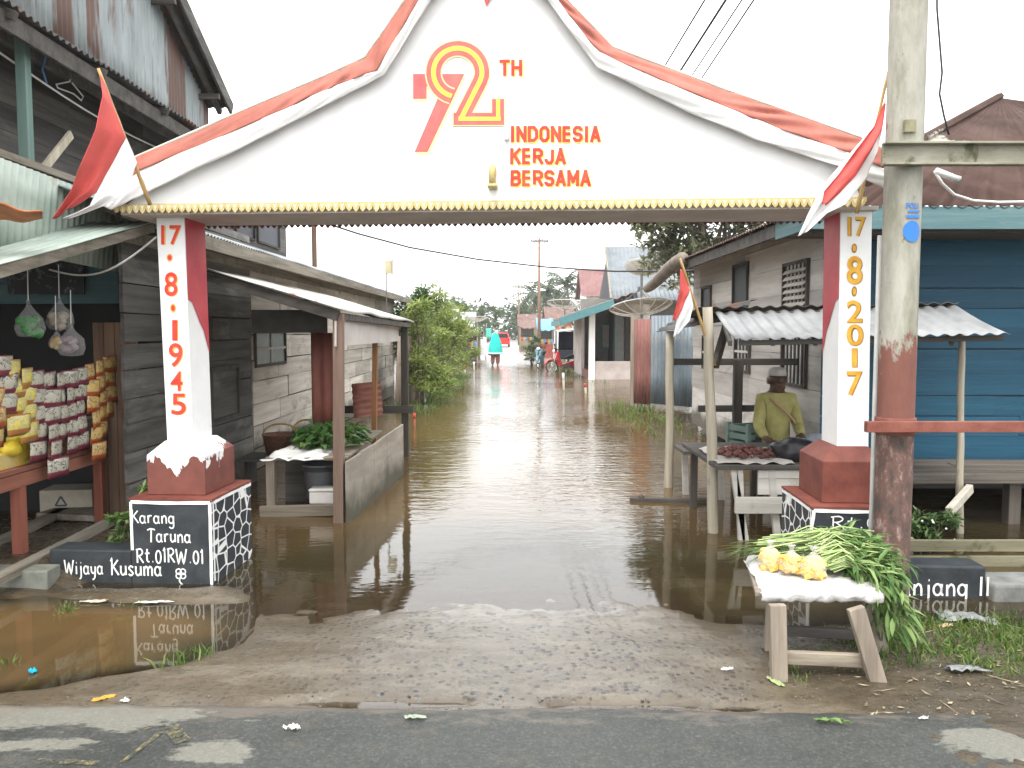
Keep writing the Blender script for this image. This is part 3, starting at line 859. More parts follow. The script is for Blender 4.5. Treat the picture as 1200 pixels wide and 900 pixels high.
column(tr, br, 1, [('17', 993, 254, 1014, 277), ('o', 998, 286, 1004, 296), ('8', 992, 300, 1010, 333), ('o', 998, 336, 1004, 347), ('2', 992, 352, 1010, 378), ('0', 992, 380, 1011, 405), ('1', 998, 408, 1004, 430), ('7', 992, 435, 1010, 463)], 'r')

# the big gable panel with its deep underside
PY0, PY1 = .03, .60
top_line = [(122, 236), (160, 185), (300, 124), (380, 90), (428, 68), (475, 0), (510, -46), (545, -80), (574, -108), (606, -76), (636, -40), (664, 0), (718, 56), (850, 106), (930, 134), (1008, 162), (1062, 190)]
mid_line = [(118, 240), (165, 199), (300, 143), (380, 106), (442, 82), (491, 0), (522, -38), (550, -66), (574, -88), (600, -62), (626, -32), (653, 0), (702, 62), (817, 112), (900, 146), (1000, 181), (1058, 208)]
low_line = [(130, 246), (172, 226), (300, 165), (384, 122), (450, 88), (505, 0), (530, -30), (554, -54), (574, -72), (594, -50), (614, -26), (641, 0), (700, 79), (808, 132), (890, 165), (985, 196), (1048, 226)]
BLc, BRc = g_at(140, 240, PY0), g_at(1010, 230, PY0)
zbot = 2.43
panel_pts = [V((BLc.x, PY0, zbot))]
for p in [(300, 140), (380, 100), (440, 76), (490, -8), (522, -44), (574, -96), (626, -44), (652, -8), (705, 60), (817, 108), (900, 136), (985, 166)]:
    q = g_at(*p, PY0)
    panel_pts.append(V((q.x, PY0, q.z)))
panel_pts.append(V((BRc.x, PY0, zbot)))
pn = MB()
pn.prism(panel_pts, (0, PY1 - PY0, 0))
panel = pn.build('gable_panel', m_panel, gate)
sf = MB(); sf.box(BLc.x + .0, BRc.x - .0, PY0 + .012, PY1 - .004, zbot - .035, zbot - .002); sf.build('soffit', m_soffit, panel)
def fringe(y, z, x0, x1, mats, drop, up, pitch=.043, gap=()):
    m = MB()
    m.box(x0, x1, y - .006, y + .006, z, z + up)
    x = x0
    while x < x1 - pitch:
        if not any(a < x < b for a, b in gap):
            d = drop * rnd(.85, 1.1)
            pts = [V((x + pitch * a, y - .006, z - d * b)) for a, b in ((.03, -.02), (.1, .45), (.32, .78), (.5, 1), (.68, .78), (.9, .45), (.97, -.02))]
            m.prism(pts, (0, .012, 0))
            if len(mats) > 1:
                m.add([V((x + pitch * a, y - .0075, z + b)) for a, b in ((.2, up * .75), (.5, -drop * .45), (.8, up * .75), (.5, up * .45))], [(0, 1, 2, 3)], 1)
        x += pitch
    return m.build('scalloped_trim', mats, panel)
fringe(PY0 - .02, zbot + .0, BLc.x - .03, BRc.x + .02, [m_gold, m_gold2], .032, .028)
fringe(PY1 + .012, zbot - .02, BLc.x, BRc.x, [m_maroon], .034, .04, gap=((.95, 1.15),))
def drape(A, B, ya, yb, nm, mat, sd, puff):
    """wrinkled cloth between two pixel lines"""
    a3 = [g_at(*p, ya) for p in A]
    b3 = [g_at(*p, yb) for p in B]
    def along(L, t):
        k = t * (len(L) - 1)
        i = min(int(k), len(L) - 2)
        f = k - i
        return L[i] + (L[i + 1] - L[i]) * f
    def fn(u, v):
        p = along(a3, u) * (1 - v) + along(b3, u) * v
        wr = mnoise.noise(V((u * 34 + v * 2.6, v * 1.3, sd))) * .6 + mnoise.noise(V((u * 90 + v * 5, v * 2, sd + 4))) * .3
        p.y -= puff * math.sin(math.pi * min(1, v * 1.0)) * (.6 + wr) + .014 * wr + (.02 * math.sin(u * 170 + v * 7 + 6 * mnoise.noise(V((u * 9, sd, 0)))) * max(0, mnoise.noise(V((u * 8, v, sd + 2))) + .3) if sd == 1 else 0)
        p.z += .008 * mnoise.noise(V((u * 50, v, sd + 9)))
        return p
    m = MB()
    m.grid(fn, 260, 10)
    return m.build(nm, mat, panel, smooth=True, solid=.003, recalc=False)
drape(top_line, mid_line, .02, -.05, 'red_cloth', plain('sun bleached red cloth', (.36, .125, .095), .8, .16, scale=5), 1, .02)
drape(mid_line, low_line, -.051, -.035, 'white_cloth', plain('white draped cloth', (.76, .755, .74), .8, .04), 5, .012)
rb = MB()                                            # thin batten along the roof edge
rb.tube([g_at(*p, .035) + V((0, 0, .004)) for p in top_line], .012, 6)
rb.build('roof_batten', M['wood_pale_x'], panel)
cl = MB()                                            # roof slab behind the cloth
tp = [g_at(*p, .04) for p in top_line]
for p, q in zip(tp, tp[1:]):
    a, b, c, d = p + V((0, 0, -.012)), q + V((0, 0, -.012)), q + V((0, PY1, -.012)), p + V((0, PY1, -.012))
    cl.hexa([x + V((0, 0, -.03)) for x in (a, b, c, d)], (a, b, c, d))
cl.build('roof_slab', M['zinc_rust'], panel)
# lettering on the panel
YL = PY0 - .004
def zp(x, y): return (480 + x / 4.7375, 40 + y / 4.7375)
def Pz(dy):
    def f(x, y):
        q = g_at(*zp(x, y), PY0)
        return V((q.x, PY0 - dy, q.z))
    return f
m_yel = plain('bright yellow paint', (.78, .6, .08), .5, .05)
m_pale = plain('pale yellow outline', (.8, .7, .32), .5, .05)
m_rose = surf('rose red paint', (.62, .10, .10), (.68, .15, .13), 10, rough=.55, bump=0)
em = MB()
seven = [(20, 222), (305, 222), (100, 655), (28, 655), (185, 290), (95, 290), (95, 360), (20, 360)]
for dy, off, mi in ((.003, (8, 12), 1), (.0045, (0, 0), 0)):
    pts = [Pz(dy)(x + off[0], y + off[1]) for x, y in seven]
    em.add(pts, [(0, 1, 4, 5), (1, 2, 3, 4), (0, 5, 6, 7)], mi)
two = []
for k in range(0, 23):
    t = R(104 + k * (360 - 104 + 8) / 22)
    two.append((268 + 135 * math.cos(t), 215 + 135 * math.sin(t)))
two += [(392, 262), (286, 472)]
for dy, wd, mi, ex in ((.006, 94, 1, 6), (.0075, 80, 0, 0), (.009, 26, 2, 0)):
    P = Pz(dy)
    ribbon(em, two, wd, P, sm=0, mi=mi, taper=False)
    ribbon(em, [(286 - wd * .52, 472), (497 + wd * .36, 472)], wd * .84, Pz(dy + .0004), sm=0, mi=mi, taper=False)
    ribbon(em, [(492, 472), (492, 362 - ex)], wd * .84, Pz(dy + .0008), sm=0, mi=mi, taper=False)
em.build('anniversary_emblem', [m_rose, m_pale, m_yel], panel)
BLK = {'I': (.25, [[(.5, 0), (.5, 1)]]), 'N': (1, [[(0, 0), (0, 1)], [(0, 1), (1, 0)], [(1, 0), (1, 1)]]),
 'D': (1, [[(0, 0), (0, 1)], [(0, 1), (.65, 1), (1, .75), (1, .25), (.65, 0), (0, 0)]]),
 'O': (1, [[(.5, 0), (.7, 0), (1, .2), (1, .8), (.7, 1), (.3, 1), (0, .8), (0, .2), (.3, 0), (.5, 0)]]),
 'E': (.85, [[(1, 1), (0, 1), (0, 0), (1, 0)], [(0, .5), (.8, .5)]]),
 'S': (.95, [[(1, .76), (1, .85), (.75, 1), (.25, 1), (0, .85), (0, .64), (.2, .52), (.8, .48), (1, .36), (1, .15), (.75, 0), (.25, 0), (0, .15), (0, .24)]]),
 'A': (1, [[(0, 0), (.5, 1)], [(.5, 1), (1, 0)], [(.22, .26), (.78, .26)]]),
 'K': (1, [[(0, 0), (0, 1)], [(1, 1), (.08, .42)], [(.35, .6), (1, 0)]]),
 'R': (1, [[(0, 0), (0, 1), (.7, 1), (1, .85), (1, .62), (.7, .48), (0, .48)], [(.5, .48), (1, 0)]]),
 'J': (.85, [[(1, 1), (1, .18), (.75, 0), (.25, 0), (0, .18), (0, .3)]]),
 'B': (1, [[(0, .5), (0, 1), (.7, 1), (.95, .87), (.95, .65), (.7, .52), (0, .52)], [(0, .53), (.7, .53), (1, .38), (1, .15), (.7, 0), (0, 0), (0, .53)]]),
 'M': (1.2, [[(0, 0), (0, 1)], [(0, 1), (.5, .25)], [(.5, .25), (1, 1)], [(1, 1), (1, 0)]]),
 'T': (.9, [[(0, 1), (1, 1)], [(.5, 1), (.5, 0)]]), 'H': (1, [[(0, 0), (0, 1)], [(1, 0), (1, 1)], [(0, .5), (1, .5)]])}
def block_word(m, s, x0, y0, x1, y1, w):
    """squared sign painter's capitals with a yellow shade"""
    gap = .34
    inner = x1 - x0
    unit = (inner - w * len(s) * .6) / (sum(BLK[c][0] for c in s) + gap * (len(s) - 1))
    for dy0, sh, mi, ww in ((.0025, 5, 1, w + 3), (.0042, 0, 0, w)):
        x = x0 + w * .3
        k = 0
        for c in s:
            adv, st = BLK[c]
            for pl in st:
                k += 1
                pts = [(x + sh + p[0] * adv * unit + rnd(-.8, .8), y1 + sh - w / 2 - p[1] * (y1 - y0 - w) + rnd(-.8, .8)) for p in pl]
                if len(pl) == 2:                     # square ends
                    d = (V(pts[1]) - V(pts[0])).normalized() * w * .5
                    pts = [tuple(V(pts[0]) - d), tuple(V(pts[1]) + d)]
                elif c in 'ESJ':
                    pass
                ribbon(m, pts, ww, Pz(dy0 + .00018 * (k % 7)), sm=0, mi=mi, taper=False)
            x += (adv + gap) * unit + w * .6
tx = MB()
block_word(tx, 'TH', 503, 142, 622, 232, 18)
tx.build('ordinal_lettering', [m_red_let, m_yel], panel)
tx = MB()
block_word(tx, 'INDONESIA', 562, 510, 1056, 600, 18)
block_word(tx, 'KERJA', 562, 633, 864, 724, 18)
block_word(tx, 'BERSAMA', 564, 755, 1002, 845, 18)
tx.build('slogan_lettering', [m_red_let, m_yel], panel)
br_ = MB()
c = g_at(578, 222, PY0)
br_.box(c.x - .028, c.x + .028, PY0 - .09, PY0, c.z, c.z + .02)
br_.tube([(c.x, PY0 - .07, c.z + .02), (c.x, PY0 - .07, c.z + .11), (c.x, PY0 - .04, c.z + .13), (c.x, PY0 - .005, c.z + .11)], .022, 8)
br_.build('brass_bracket', m_gold, panel, smooth=True)
c = g_at(594, 166, PY0)
b2 = MB(); b2.box(c.x - .014, c.x + .014, PY0 - .05, PY0 - .011, c.z, c.z + .06); b2.build('lamp_holder', M['offwhite'], panel, .004)
pd = MB()
q = [g_at(*p, PY0) for p in ((563, -22), (583, -20), (577, -4), (570, 8), (566, -6))]
pd.prism([V((p.x, PY0 - .02, p.z)) for p in q], (0, .012, 0)); pd.build('red_pendant', M['red_cloth'], panel)
# post caps between the columns and the panel
cp = MB()
for x0, x1 in (tl, tr):
    cp.box(x0 - .03, x1 + .03, .17, .54, 2.402, 2.43)
cp.build('bearing_block', m_soffit, gate, .006)
# ------------------------------------------------------------------ flags
def cloth(name, o, fn, nu, nv, mat):
    m = MB(); m.grid(fn, nu, nv)
    return m.build(name, mat, o, smooth=True, solid=.002, recalc=False)
def flag(label, pole_a, pole_b, top, end, r0, r1, r2, seed, group, rp=.012, wob=.03):
    """bamboo pole a->b; the cloth hangs from top..end of the pole; r0,r1,r2 = outer points of the three long edges"""
    f = thing('flag', label, 'flag', pole_a, 0, group)
    m = mb(pole_a)
    pts = [pole_a + (pole_b - pole_a) * (i / 8) for i in range(9)]
    m.tube(pts, [rp * (1 - .04 * i + (.12 if i % 2 else 0)) for i in range(9)], 8)
    m.build('pole', M['bamboo'], f, smooth=True)
    mid = (top + end) / 2
    def patch(a, b, c, d, sd):
        def fn(u, v):
            p = (a * (1 - v) + b * v) * (1 - u) + (d * (1 - v) + c * v) * u
            n = mnoise.noise(V((u * 2.2, v * 2.6 + sd, sd)))
            p = p + V((.3, -1, .1)) * (wob * n * min(1, .3 + u) + wob * .9 * math.sin(v * 9 + u * 3 + sd) * (.25 + u * .75))
            p.z -= .05 * math.sin(math.pi * u) * (1 - v)
            return p - pole_a
        return fn
    cloth('red_band', f, patch(top, mid, r1, r0, seed), 20, 14, M['red_cloth'])
    cloth('white_band', f, patch(mid, end, r2, r1, seed), 20, 14, M['white_cloth'])
    return f
FG = 'red and white flags on bamboo poles'
def poly_at(P, t):
    k = t * (len(P) - 1)
    i = min(int(k), len(P) - 2)
    return P[i] + (P[i + 1] - P[i]) * (k - i)
def draped_flag(label, pa, pb, bands, group, rp=.012):
    f = thing('flag', label, 'flag', pa, 0, group)
    m = mb(pa)
    pts = [pa + (pb - pa) * (i / 8) for i in range(9)]
    m.tube(pts, [rp * (1 - .04 * i + (.12 if i % 2 else 0)) for i in range(9)], 8)
    m.build('pole', M['bamboo'], f, smooth=True)
    for nm, mat, Lp, Rp, amp, sd in bands:
        L3 = [at(*p) - pa for p in Lp]
        R3 = [at(*p) - pa for p in Rp]
        def fn(u, v):
            p = poly_at(L3, v) * (1 - u) + poly_at(R3, v) * u
            e = min(1, v * 3)
            return p + V((.2, -1, 0)) * (amp * e * (math.sin(u * 7 + v * 2 + sd) * .7 + mnoise.noise(V((u * 3, v * 4, sd)))))
        cloth(nm, f, fn, 24, 30, mat)
    return f
y0 = 4.55
draped_flag('red and white flag drooping from a bamboo pole at the left end of the gate', at(176, 240, 4.9), at(115, 80, 4.55), [
    ('red_band', M['red_cloth'], [(117, 86, 4.56), (121, 112, 4.5), (113, 152, 4.45), (98, 190, 4.42), (84, 222, 4.42), (61, 257, 4.42)], [(118, 87, 4.56), (135, 130, 4.64), (148, 162, 4.7), (128, 198, 4.6), (112, 226, 4.55), (90, 240, 4.5)], .025, 1),
    ('white_band', M['white_cloth'], [(148, 162, 4.7), (138, 180, 4.64), (124, 204, 4.58), (112, 226, 4.55), (104, 240, 4.5), (72, 256, 4.46)], [(149, 163, 4.7), (160, 190, 4.78), (152, 212, 4.7), (140, 230, 4.62), (118, 242, 4.56), (80, 256, 4.47)], .022, 3)], FG)
draped_flag('red and white flag hanging beside the electric pole at the right gate end', at(1004, 250, 4.75), at(1041, 84, 4.62), [
    ('red_band', M['red_cloth'], [(1036, 120, 4.6), (1024, 148, 4.52), (1002, 176, 4.46), (983, 204, 4.44), (966, 224, 4.44), (964, 238, 4.44)], [(1038, 122, 4.6), (1034, 150, 4.54), (1022, 176, 4.48), (1003, 206, 4.46), (985, 226, 4.45), (968, 241, 4.45)], .012, 2),
    ('white_band', M['white_cloth'], [(1020, 152, 4.56), (1000, 176, 4.53), (975, 205, 4.52), (958, 228, 4.5), (946, 252, 4.5), (934, 277, 4.5)], [(1034, 152, 4.58), (1028, 178, 4.56), (1016, 208, 4.56), (990, 240, 4.54), (968, 250, 4.52), (944, 272, 4.5)], .018, 5)], FG)
draped_flag('small red and white flag tied to a slanting bamboo stick at the stall corner', at(838, 428, 6.45), at(797, 303, 6.3), [
    ('red_band', M['red_cloth'], [(797, 315, 6.29), (796, 340, 6.25), (791, 360, 6.22), (788, 376, 6.2)], [(799, 316, 6.3), (808, 340, 6.31), (802, 356, 6.27), (795, 372, 6.22)], .012, 1),
    ('white_band', M['white_cloth'], [(806, 335, 6.31), (801, 352, 6.27), (794, 372, 6.22), (789, 395, 6.2)], [(808, 337, 6.31), (813, 358, 6.33), (808, 376, 6.27), (795, 391, 6.21)], .012, 4)], FG, .013)

# ------------------------------------------------------------------ left: two storey plank house
WX = -3.05
lh = thing('plank_house', 'weathered two storey grey plank house with rusty zinc gable at the left of the lane', 'house', (WX, 6.3, 0))
b = mb((WX, 6.3, 0))
b.boards((WX, 9.3, .0), (0, -1, 0), (0, 0, 1), 3.05, 2.75, .22, .03, (1, 0, 0), 1.7, .01, .008)
b.build('dark_wall', M['plank_dark_y'], lh)
b = mb((WX, 6.3, 0))
b.boards((WX, 20.6, .0), (0, -1, 0), (0, 0, 1), 11.28, 2.6, .28, .03, (1, 0, 0), 1.5, .012, .008)
b.build('light_wall', M['plank_light_y'], lh)
b = mb((WX, 6.3, 0))
b.box(WX - 6, WX - .06, 7.3, 20.5, -.2, 2.5)
b.box(WX - .9 - 5, WX - .80, 5.0, 13.4, 2.5, 3.7)
b.build('inner_wall', M['plank_dark_x'], lh)
def window(o, off, x, y0, y1, z0, z1, side=1, bars=0, mat=None, frame=None, shut=False, name='window'):
    """window in a wall that faces +x (side 1) or -x"""
    s = side
    frame = frame or M['plank_dark_z']
    w = mb(off)
    t = .035
    for a in ((y0, y1, z0 - t, z0), (y0, y1, z1, z1 + t), (y0 - t, y0, z0 - t, z1 + t), (y1, y1 + t, z0 - t, z1 + t)):
        xs = sorted((x - s * .01, x + s * .035))
        w.box(xs[0], xs[1], *a)
    w2 = w.build(name, frame, o, .003)
    g = mb(off)
    xs = sorted((x + s * .006, x + s * .012))
    g.box(xs[0], xs[1], y0, y1, z0, z1)
    g.build('pane', mat or M['glass_dark'], w2)
    if bars:
        k = mb(off)
        for i in range(1, bars + 1):
            yy = y0 + (y1 - y0) * i / (bars + 1)
            xs = sorted((x + s * .014, x + s * .026))
            k.box(xs[0], xs[1], yy - .012, yy + .012, z0, z1)
        xs = sorted((x + s * .014, x + s * .03))
        k.box(xs[0], xs[1], y0, y1, (z0 + z1) / 2 - .015, (z0 + z1) / 2 + .015)
        k.build('bars', M['plank_white_y'], w2)
    return w2
OFF = (WX, 6.3, 0)
window(lh, OFF, WX, 8.0, 8.75, .75, 1.25, 1, 0, M['plank_dark_y'])
window(lh, OFF, WX, 9.4, 10.6, 1.25, 1.62, 1, 1, plain('dim greenish glass', (.16, .2, .19), .3))
# lower roof along the lane
EX = -2.6
lr = mb(OFF)
lr.corr((EX, 5.7, 2.47), (EX, 20.8, 2.47), (WX - .95, 5.7, 2.95), .076, .01, 8, 3, .01)
lr.build('lower_roof', M['zinc'], lh, smooth=True, solid=.003)
ld = mb(OFF)
ld.beam((EX + .02, 5.9, 2.395), (EX + .02, 20.7, 2.395), .03, .11)
ld.beam((WX - .02, 6.2, 2.40), (WX - .02, 20.6, 2.40), .06, .1)
for i in range(14):
    y = 6.3 + i * 1.08
    ld.beam((EX, y, 2.42), (WX - .9, y, 2.88), .04, .07)
ld.build('eave_board', M['wood_y'], lh, .004)
# upper storey: open veranda, posts, rail sheet
UW = -3.8
up = mb(OFF)
up.boards((UW, 13.5, 2.75), (0, -1, 0), (0, 0, 1), 9.6, 1.2, .2, .02, (1, 0, 0), 1.9)
up.build('upper_wall', M['plank_dark_y'], lh)
for y0, y1 in ((11.0, 11.75), (11.95, 13.0)):
    window(lh, OFF, UW, y0, y1, 3.0, 3.66, 1, 0, plain('blue grey shutter', (.06, .07, .085), .5))
def post(o, name, p, q, w, mat, off=OFF, bev=.004):
    m = mb(off); m.beam(p, q, w, w, (0, 1, 0)); return m.build(name, mat, o, bev)
m_gpost = wood('faded green post paint', (.10, .17, .15), (.17, .25, .22), 'z', 10)
for y, mt in ((5.52, m_gpost), (8.6, M['plank_dark_z']), (13.45, M['wood_brown_z'])):
    post(lh, 'veranda_post', (-3.32, y, 2.6), (-3.32, y, 3.62), .07, mt)
bb_ = mb(OFF); bb_.beam((-3.3, 5.6, 2.72), (-3.3, 6.05, 3.12), .02, .06); bb_.build('brace', M['wood_pale_z'], lh)
rs = mb(OFF)
rs.corr((-3.22, 4.2, 2.76), (-3.22, 6.7, 2.70), (-3.28, 4.2, 2.2), .076, .009)
rs.build('rail_sheet', M['sheet_green'], lh, smooth=True, solid=.003)
rr = mb(OFF); rr.beam((-3.25, 4.0, 2.785), (-3.25, 9.5, 2.73), .05, .05); rr.build('hand_rail', M['wood_y'], lh, .004)
# upper eave
ue = mb(OFF)
ue.corr((-3.12, 3.6, 3.68), (-3.12, 12.2, 3.62), (UW - .1, 3.6, 3.98), .076, .012, 8, 3, .03)
ue.build('upper_eave', M['zinc_dark'], lh, smooth=True, solid=.006)
ub = mb(OFF)
ub.beam((-3.17, 3.6, 3.60), (-3.17, 12.1, 3.52), .03, .12)
ub.beam((-3.45, 3.6, 3.66), (-3.45, 12.1, 3.58), .05, .07)
for i in range(8):
    ub.beam((-3.1, 4 + i * 1.1, 3.61), (UW, 4 + i * 1.1, 3.9), .04, .06)
ub.build('eave_rafter', M['plank_dark_x'], lh, .004)
# zinc gable wall above, with overhanging roof
GX = -3.75
rk = [(10.75, 4.55), (5.6, 7.3), (1.2, 5.0)]
gb = mb(OFF)
def gz_top(y):
    return 4.36 + (10.1 - y) * .52 if y > 5.6 else 6.70 - (5.6 - y) * .5
def gfn(u, v):
    y = 2.5 + (10.0 - 2.5) * u
    zt = gz_top(y)
    return V((GX + .009 * math.sin(2 * math.pi * y / .076), y, 3.9 + (zt - 3.9) * v))
gb.grid(gfn, 8 * 106, 4)
gb.build('gable_sheet', M['zinc_old'], lh, smooth=True, solid=.003, recalc=False)
gr = mb(OFF)
gr.corr((-3.5, 10.15, 4.44), (-7, 10.15, 4.44), (-3.5, 5.6, 6.81), .076, .01)
gr.build('gable_roof', M['zinc_dark'], lh, smooth=True, solid=.004)
gd = mb(OFF)
gd.beam((-3.5, 10.12, 4.41), (-3.5, 5.6, 6.77), .03, .16)
gd.beam((-3.64, 10.1, 4.37), (-3.64, 5.6, 6.72), .05, .07)
gd.build('barge_board', M['plank_dark_y'], lh, .004)
for i in range(4):
    y = 9.7 - i * 1.2
    k = mb(OFF); k.beam((-3.5, y, gz_top(y) - .12), (-4, y, gz_top(y) - .12), .05, .06); k.build('purlin', M['plank_dark_x'], lh)
# washing line with hangers under the upper eave
wl = mb()
p0, p1 = at(-10, 55, 5.3), at(200, 180, 8.4)
pts = [p0 + (p1 - p0) * (i / 10) - V((0, 0, .06 * math.sin(math.pi * i / 10))) for i in range(11)]
wl.tube(pts, .008, 5)
tag(wl.build('washing_line', M['wire_white']), 'thin pale washing line sagging under the upper eave of the plank house', 'washing line')
for i, (px, py, Y, lab, mt) in enumerate(((82, 100, 6.3, 'white wire clothes hanger on the washing line, empty', 'wire_white'), (52, 70, 5.9, 'short blue cord looped over the washing line', 'blue'), (28, 58, 5.6, 'grey wire hook hanging left of the blue cord', 'iron'))):
    h = mb(); c = at(px, py, Y)
    if i == 0:
        h.tube([c + V((0, 0, .10)), c + V((.0, .02, .07)), c + V((0, 0, .03)), c + V((0, -.19, -.05)), c + V((0, -.17, -.07)), c + V((0, .05, -.05)), c + V((0, .16, -.07)), c + V((0, .19, -.03)), c + V((0, .03, .03))], .006, 5)
    else:
        h.tube([c + V((0, 0, .14)), c + V((0, .03, .06)), c + V((0, 0, -.02)), c + V((0, -.03, -.08))] + ([c + V((0, .02, -.16))] if i == 1 else []), .007, 5)
    tag(h.build(('clothes_hanger', 'blue_loop', 'wire_hook')[i], M[mt] if mt in M else plain('blue cord', (.1, .25, .5), .6)), lab, 'clothes hanger' if i == 0 else 'cord')

# ------------------------------------------------------------------ kiosk at the far left
ks = thing('kiosk', 'dark open snack kiosk under a pale green sheet roof at the left edge', 'kiosk', (-3.3, 5.4, 0))
KO = (-3.3, 5.4, 0)
A, B, E = at(183, 259, 6.1), at(-2, 310, 4.5), at(-220, 268, 6.5)
A2 = A
kr = mb(KO)
kr.corr(B, B + (E - A), A, .09, .009, 8, 3, .012)
kr.build('roof', M['sheet_green'], ks, smooth=True, solid=.003)
kb = mb(KO)
kb.beam(B + V((-.03, 0, -.05)), A + V((-.03, 0, -.05)), .03, .07)
kb.beam(A + V((-.05, -.05, -.07)), E + V((0, -.05, -.07)), .04, .07)
kb.build('roof_beam', M['wood_y'], ks, .004)
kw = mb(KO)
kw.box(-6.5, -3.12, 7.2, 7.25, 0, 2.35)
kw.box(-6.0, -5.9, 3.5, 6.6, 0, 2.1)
kw.build('back_wall', M['black'], ks)  # black colour puts the deep shade of the interior into these walls
bp = mb(KO)
for i in range(4):
    bp.box(-3.43 + i * .09, -3.345 + i * .09, 6.50 + rnd(0, .01), 6.53, -.05, 1.72)
bp.build('plank_post', M['wood_brown_z'], ks, .004)
tb = mb(KO)
q0, q1 = at(-60, 290, 7.1), at(138, 356, 7.1)
tb.boards((q0.x, 7.12, q1.z), (1, 0, 0), (0, 0, 1), q1.x - q0.x, q0.z - q1.z, .16, .02, (0, -1, 0), 1.2)
tb.build('teal_board', M['teal_wood_x'], ks)
cm, nt, bs = newmat('black poster with pale floral print')
n = noise_n(nt, 9, (1, 1, 1), 3, .6, 71, 1.2)
L_(nt, ramp_n(nt, n, [(.55, (.012, .013, .014)), (.62, (.12, .13, .13)), (.66, (.02, .02, .02)), (.72, (.2, .22, .2))]), bs.inputs['Base Color'])
ps = mb(KO)
q0, q1 = at(10, 345, 7.07), at(98, 300, 7.07)
ps.box(q0.x, q1.x, 7.06, 7.075, q0.z, q1.z)
ps.build('poster', cm, ks)
# counter table
TX = -3.3
ct = mb(KO)
ct.box(TX - .75, TX, 4.2, 6.42, .70, .735)
ct.build('counter_top', M['wood_red_y'], ks, .004)
cr = mb(KO); cr.box(TX - .03, TX - .005, 4.2, 6.40, .60, .695); cr.build('apron', M['wood_red_y'], ks, .004)
for y in (6.38, 5.32, 4.5):
    lg = mb(KO); lg.box(TX - .085, TX - .012, y - .035, y + .035, -.02, .6); lg.build('leg', M['wood_red_z'], ks, .004)
# snack strips
def sachet_mat(name, base, band, blob, dark, seed):
    m, nt, b = newmat(name)
    tc = nnode(nt, 'ShaderNodeTexCoord')
    sx = nnode(nt, 'ShaderNodeSeparateXYZ')
    L_(nt, tc.outputs['Generated'], sx.inputs[0])
    oi = nnode(nt, 'ShaderNodeObjectInfo')
    mp = nnode(nt, 'ShaderNodeVectorMath', operation='ADD')
    L_(nt, tc.outputs['Generated'], mp.inputs[0])
    L_(nt, oi.outputs['Random'], mp.inputs[1])
    no = nnode(nt, 'ShaderNodeTexNoise', i_Scale=3.2, i_Detail=2.0, i_Distortion=1.5)
    L_(nt, mp.outputs[0], no.inputs['Vector'])
    col = ramp_n(nt, no.outputs['Fac'], [(.44, base), (.50, blob), (.58, dark), (.66, base)], 'EASE')
    k = ramp_n(nt, sx.outputs[2], [(.3, 1.0), (.34, 0.0)], 'LINEAR')
    col = mix_n(nt, k, col, band)
    k = ramp_n(nt, sx.outputs[2], [(.93, 0.0), (.95, 1.0)], 'LINEAR')
    col = mix_n(nt, k, col, band)
    L_(nt, col, b.inputs['Base Color'])
    b.inputs['Roughness'].default_value = .28
    return m
SM = [sachet_mat('orange and cream snack wrapper', (.55, .36, .09), (.33, .07, .02), (.55, .46, .28), (.16, .05, .02), 1),
      sachet_mat('maroon and white snack wrapper', (.40, .38, .3), (.15, .025, .045), (.46, .44, .36), (.02, .02, .03), 2),
      sachet_mat('yellow and green snack wrapper', (.62, .50, .1), (.35, .15, .04), (.3, .36, .12), (.5, .42, .3), 3)]
spec = [(124, 0, 4, 0, 'short orange snack strip hanging closest to the brown planks of the kiosk'), (113, 0, 5, 0, 'orange snack strip second from the brown planks'),
        (101, 0, 6, 0, 'longest orange snack strip, its lowest packet touching the counter'), (89, 1, 5, 0, 'narrow maroon and white snack strip touching the orange strips'),
        (77, 1, 5, 0, 'maroon and white snack strip hanging second from the orange strips'), (64, 1, 4, 0, 'shorter maroon and white snack strip over the tan carton'),
        (51, 1, 6, 0, 'longest maroon and white snack strip, hanging in front of the counter edge'), (38, 1, 5, 0, 'maroon and white snack strip beside the yellow and green packets'),
        (26, 2, 4, 0, 'yellow and green snack strip right of the yellow bag'), (13, 2, 4, 0, 'yellow and green snack strip hanging over the yellow bag'), (1, 1, 3, 0, 'short maroon and white snack strip at the left edge of the photo'), (-14, 0, 5, 0, 'orange snack strip partly cut off by the left edge')]
proto_s = {}
for px, mi, n, dz, lab in spec:
    p = atx(px, 415, TX + .02)
    c = (500 if False else 0)
    ztop = 1.47 - .11 * math.sin(math.pi * (px / 130)) + (.03 if px < 20 else 0)
    st = thing('snack_strip', lab, 'snack packets', (TX + .03, p.y, ztop), 0, 'strips of snack packets')
    wd = .165 if px > 60 else .19
    for i in range(n):
        hh = .14
        m = MB()
        def sf_(u, v, wd=wd, hh=hh):
            return V((.012 + .022 * math.sin(math.pi * u) * math.sin(math.pi * v) + .004 * mnoise.noise(V((u * 5, v * 5, px + i))), (u - .5) * wd, -hh * (1 - v)))
        m.grid(sf_, 6, 6)
        o = m.build('packet', SM[mi], st, smooth=True, solid=.004, recalc=False, loc=(rnd(0, .012) + .01 * i * (1 if n > 5 else 0), rnd(-.012, .012), -i * .121))
        o.rotation_euler = (rnd(-.06, .06), rnd(-.06, .1), rnd(-.25, .25))
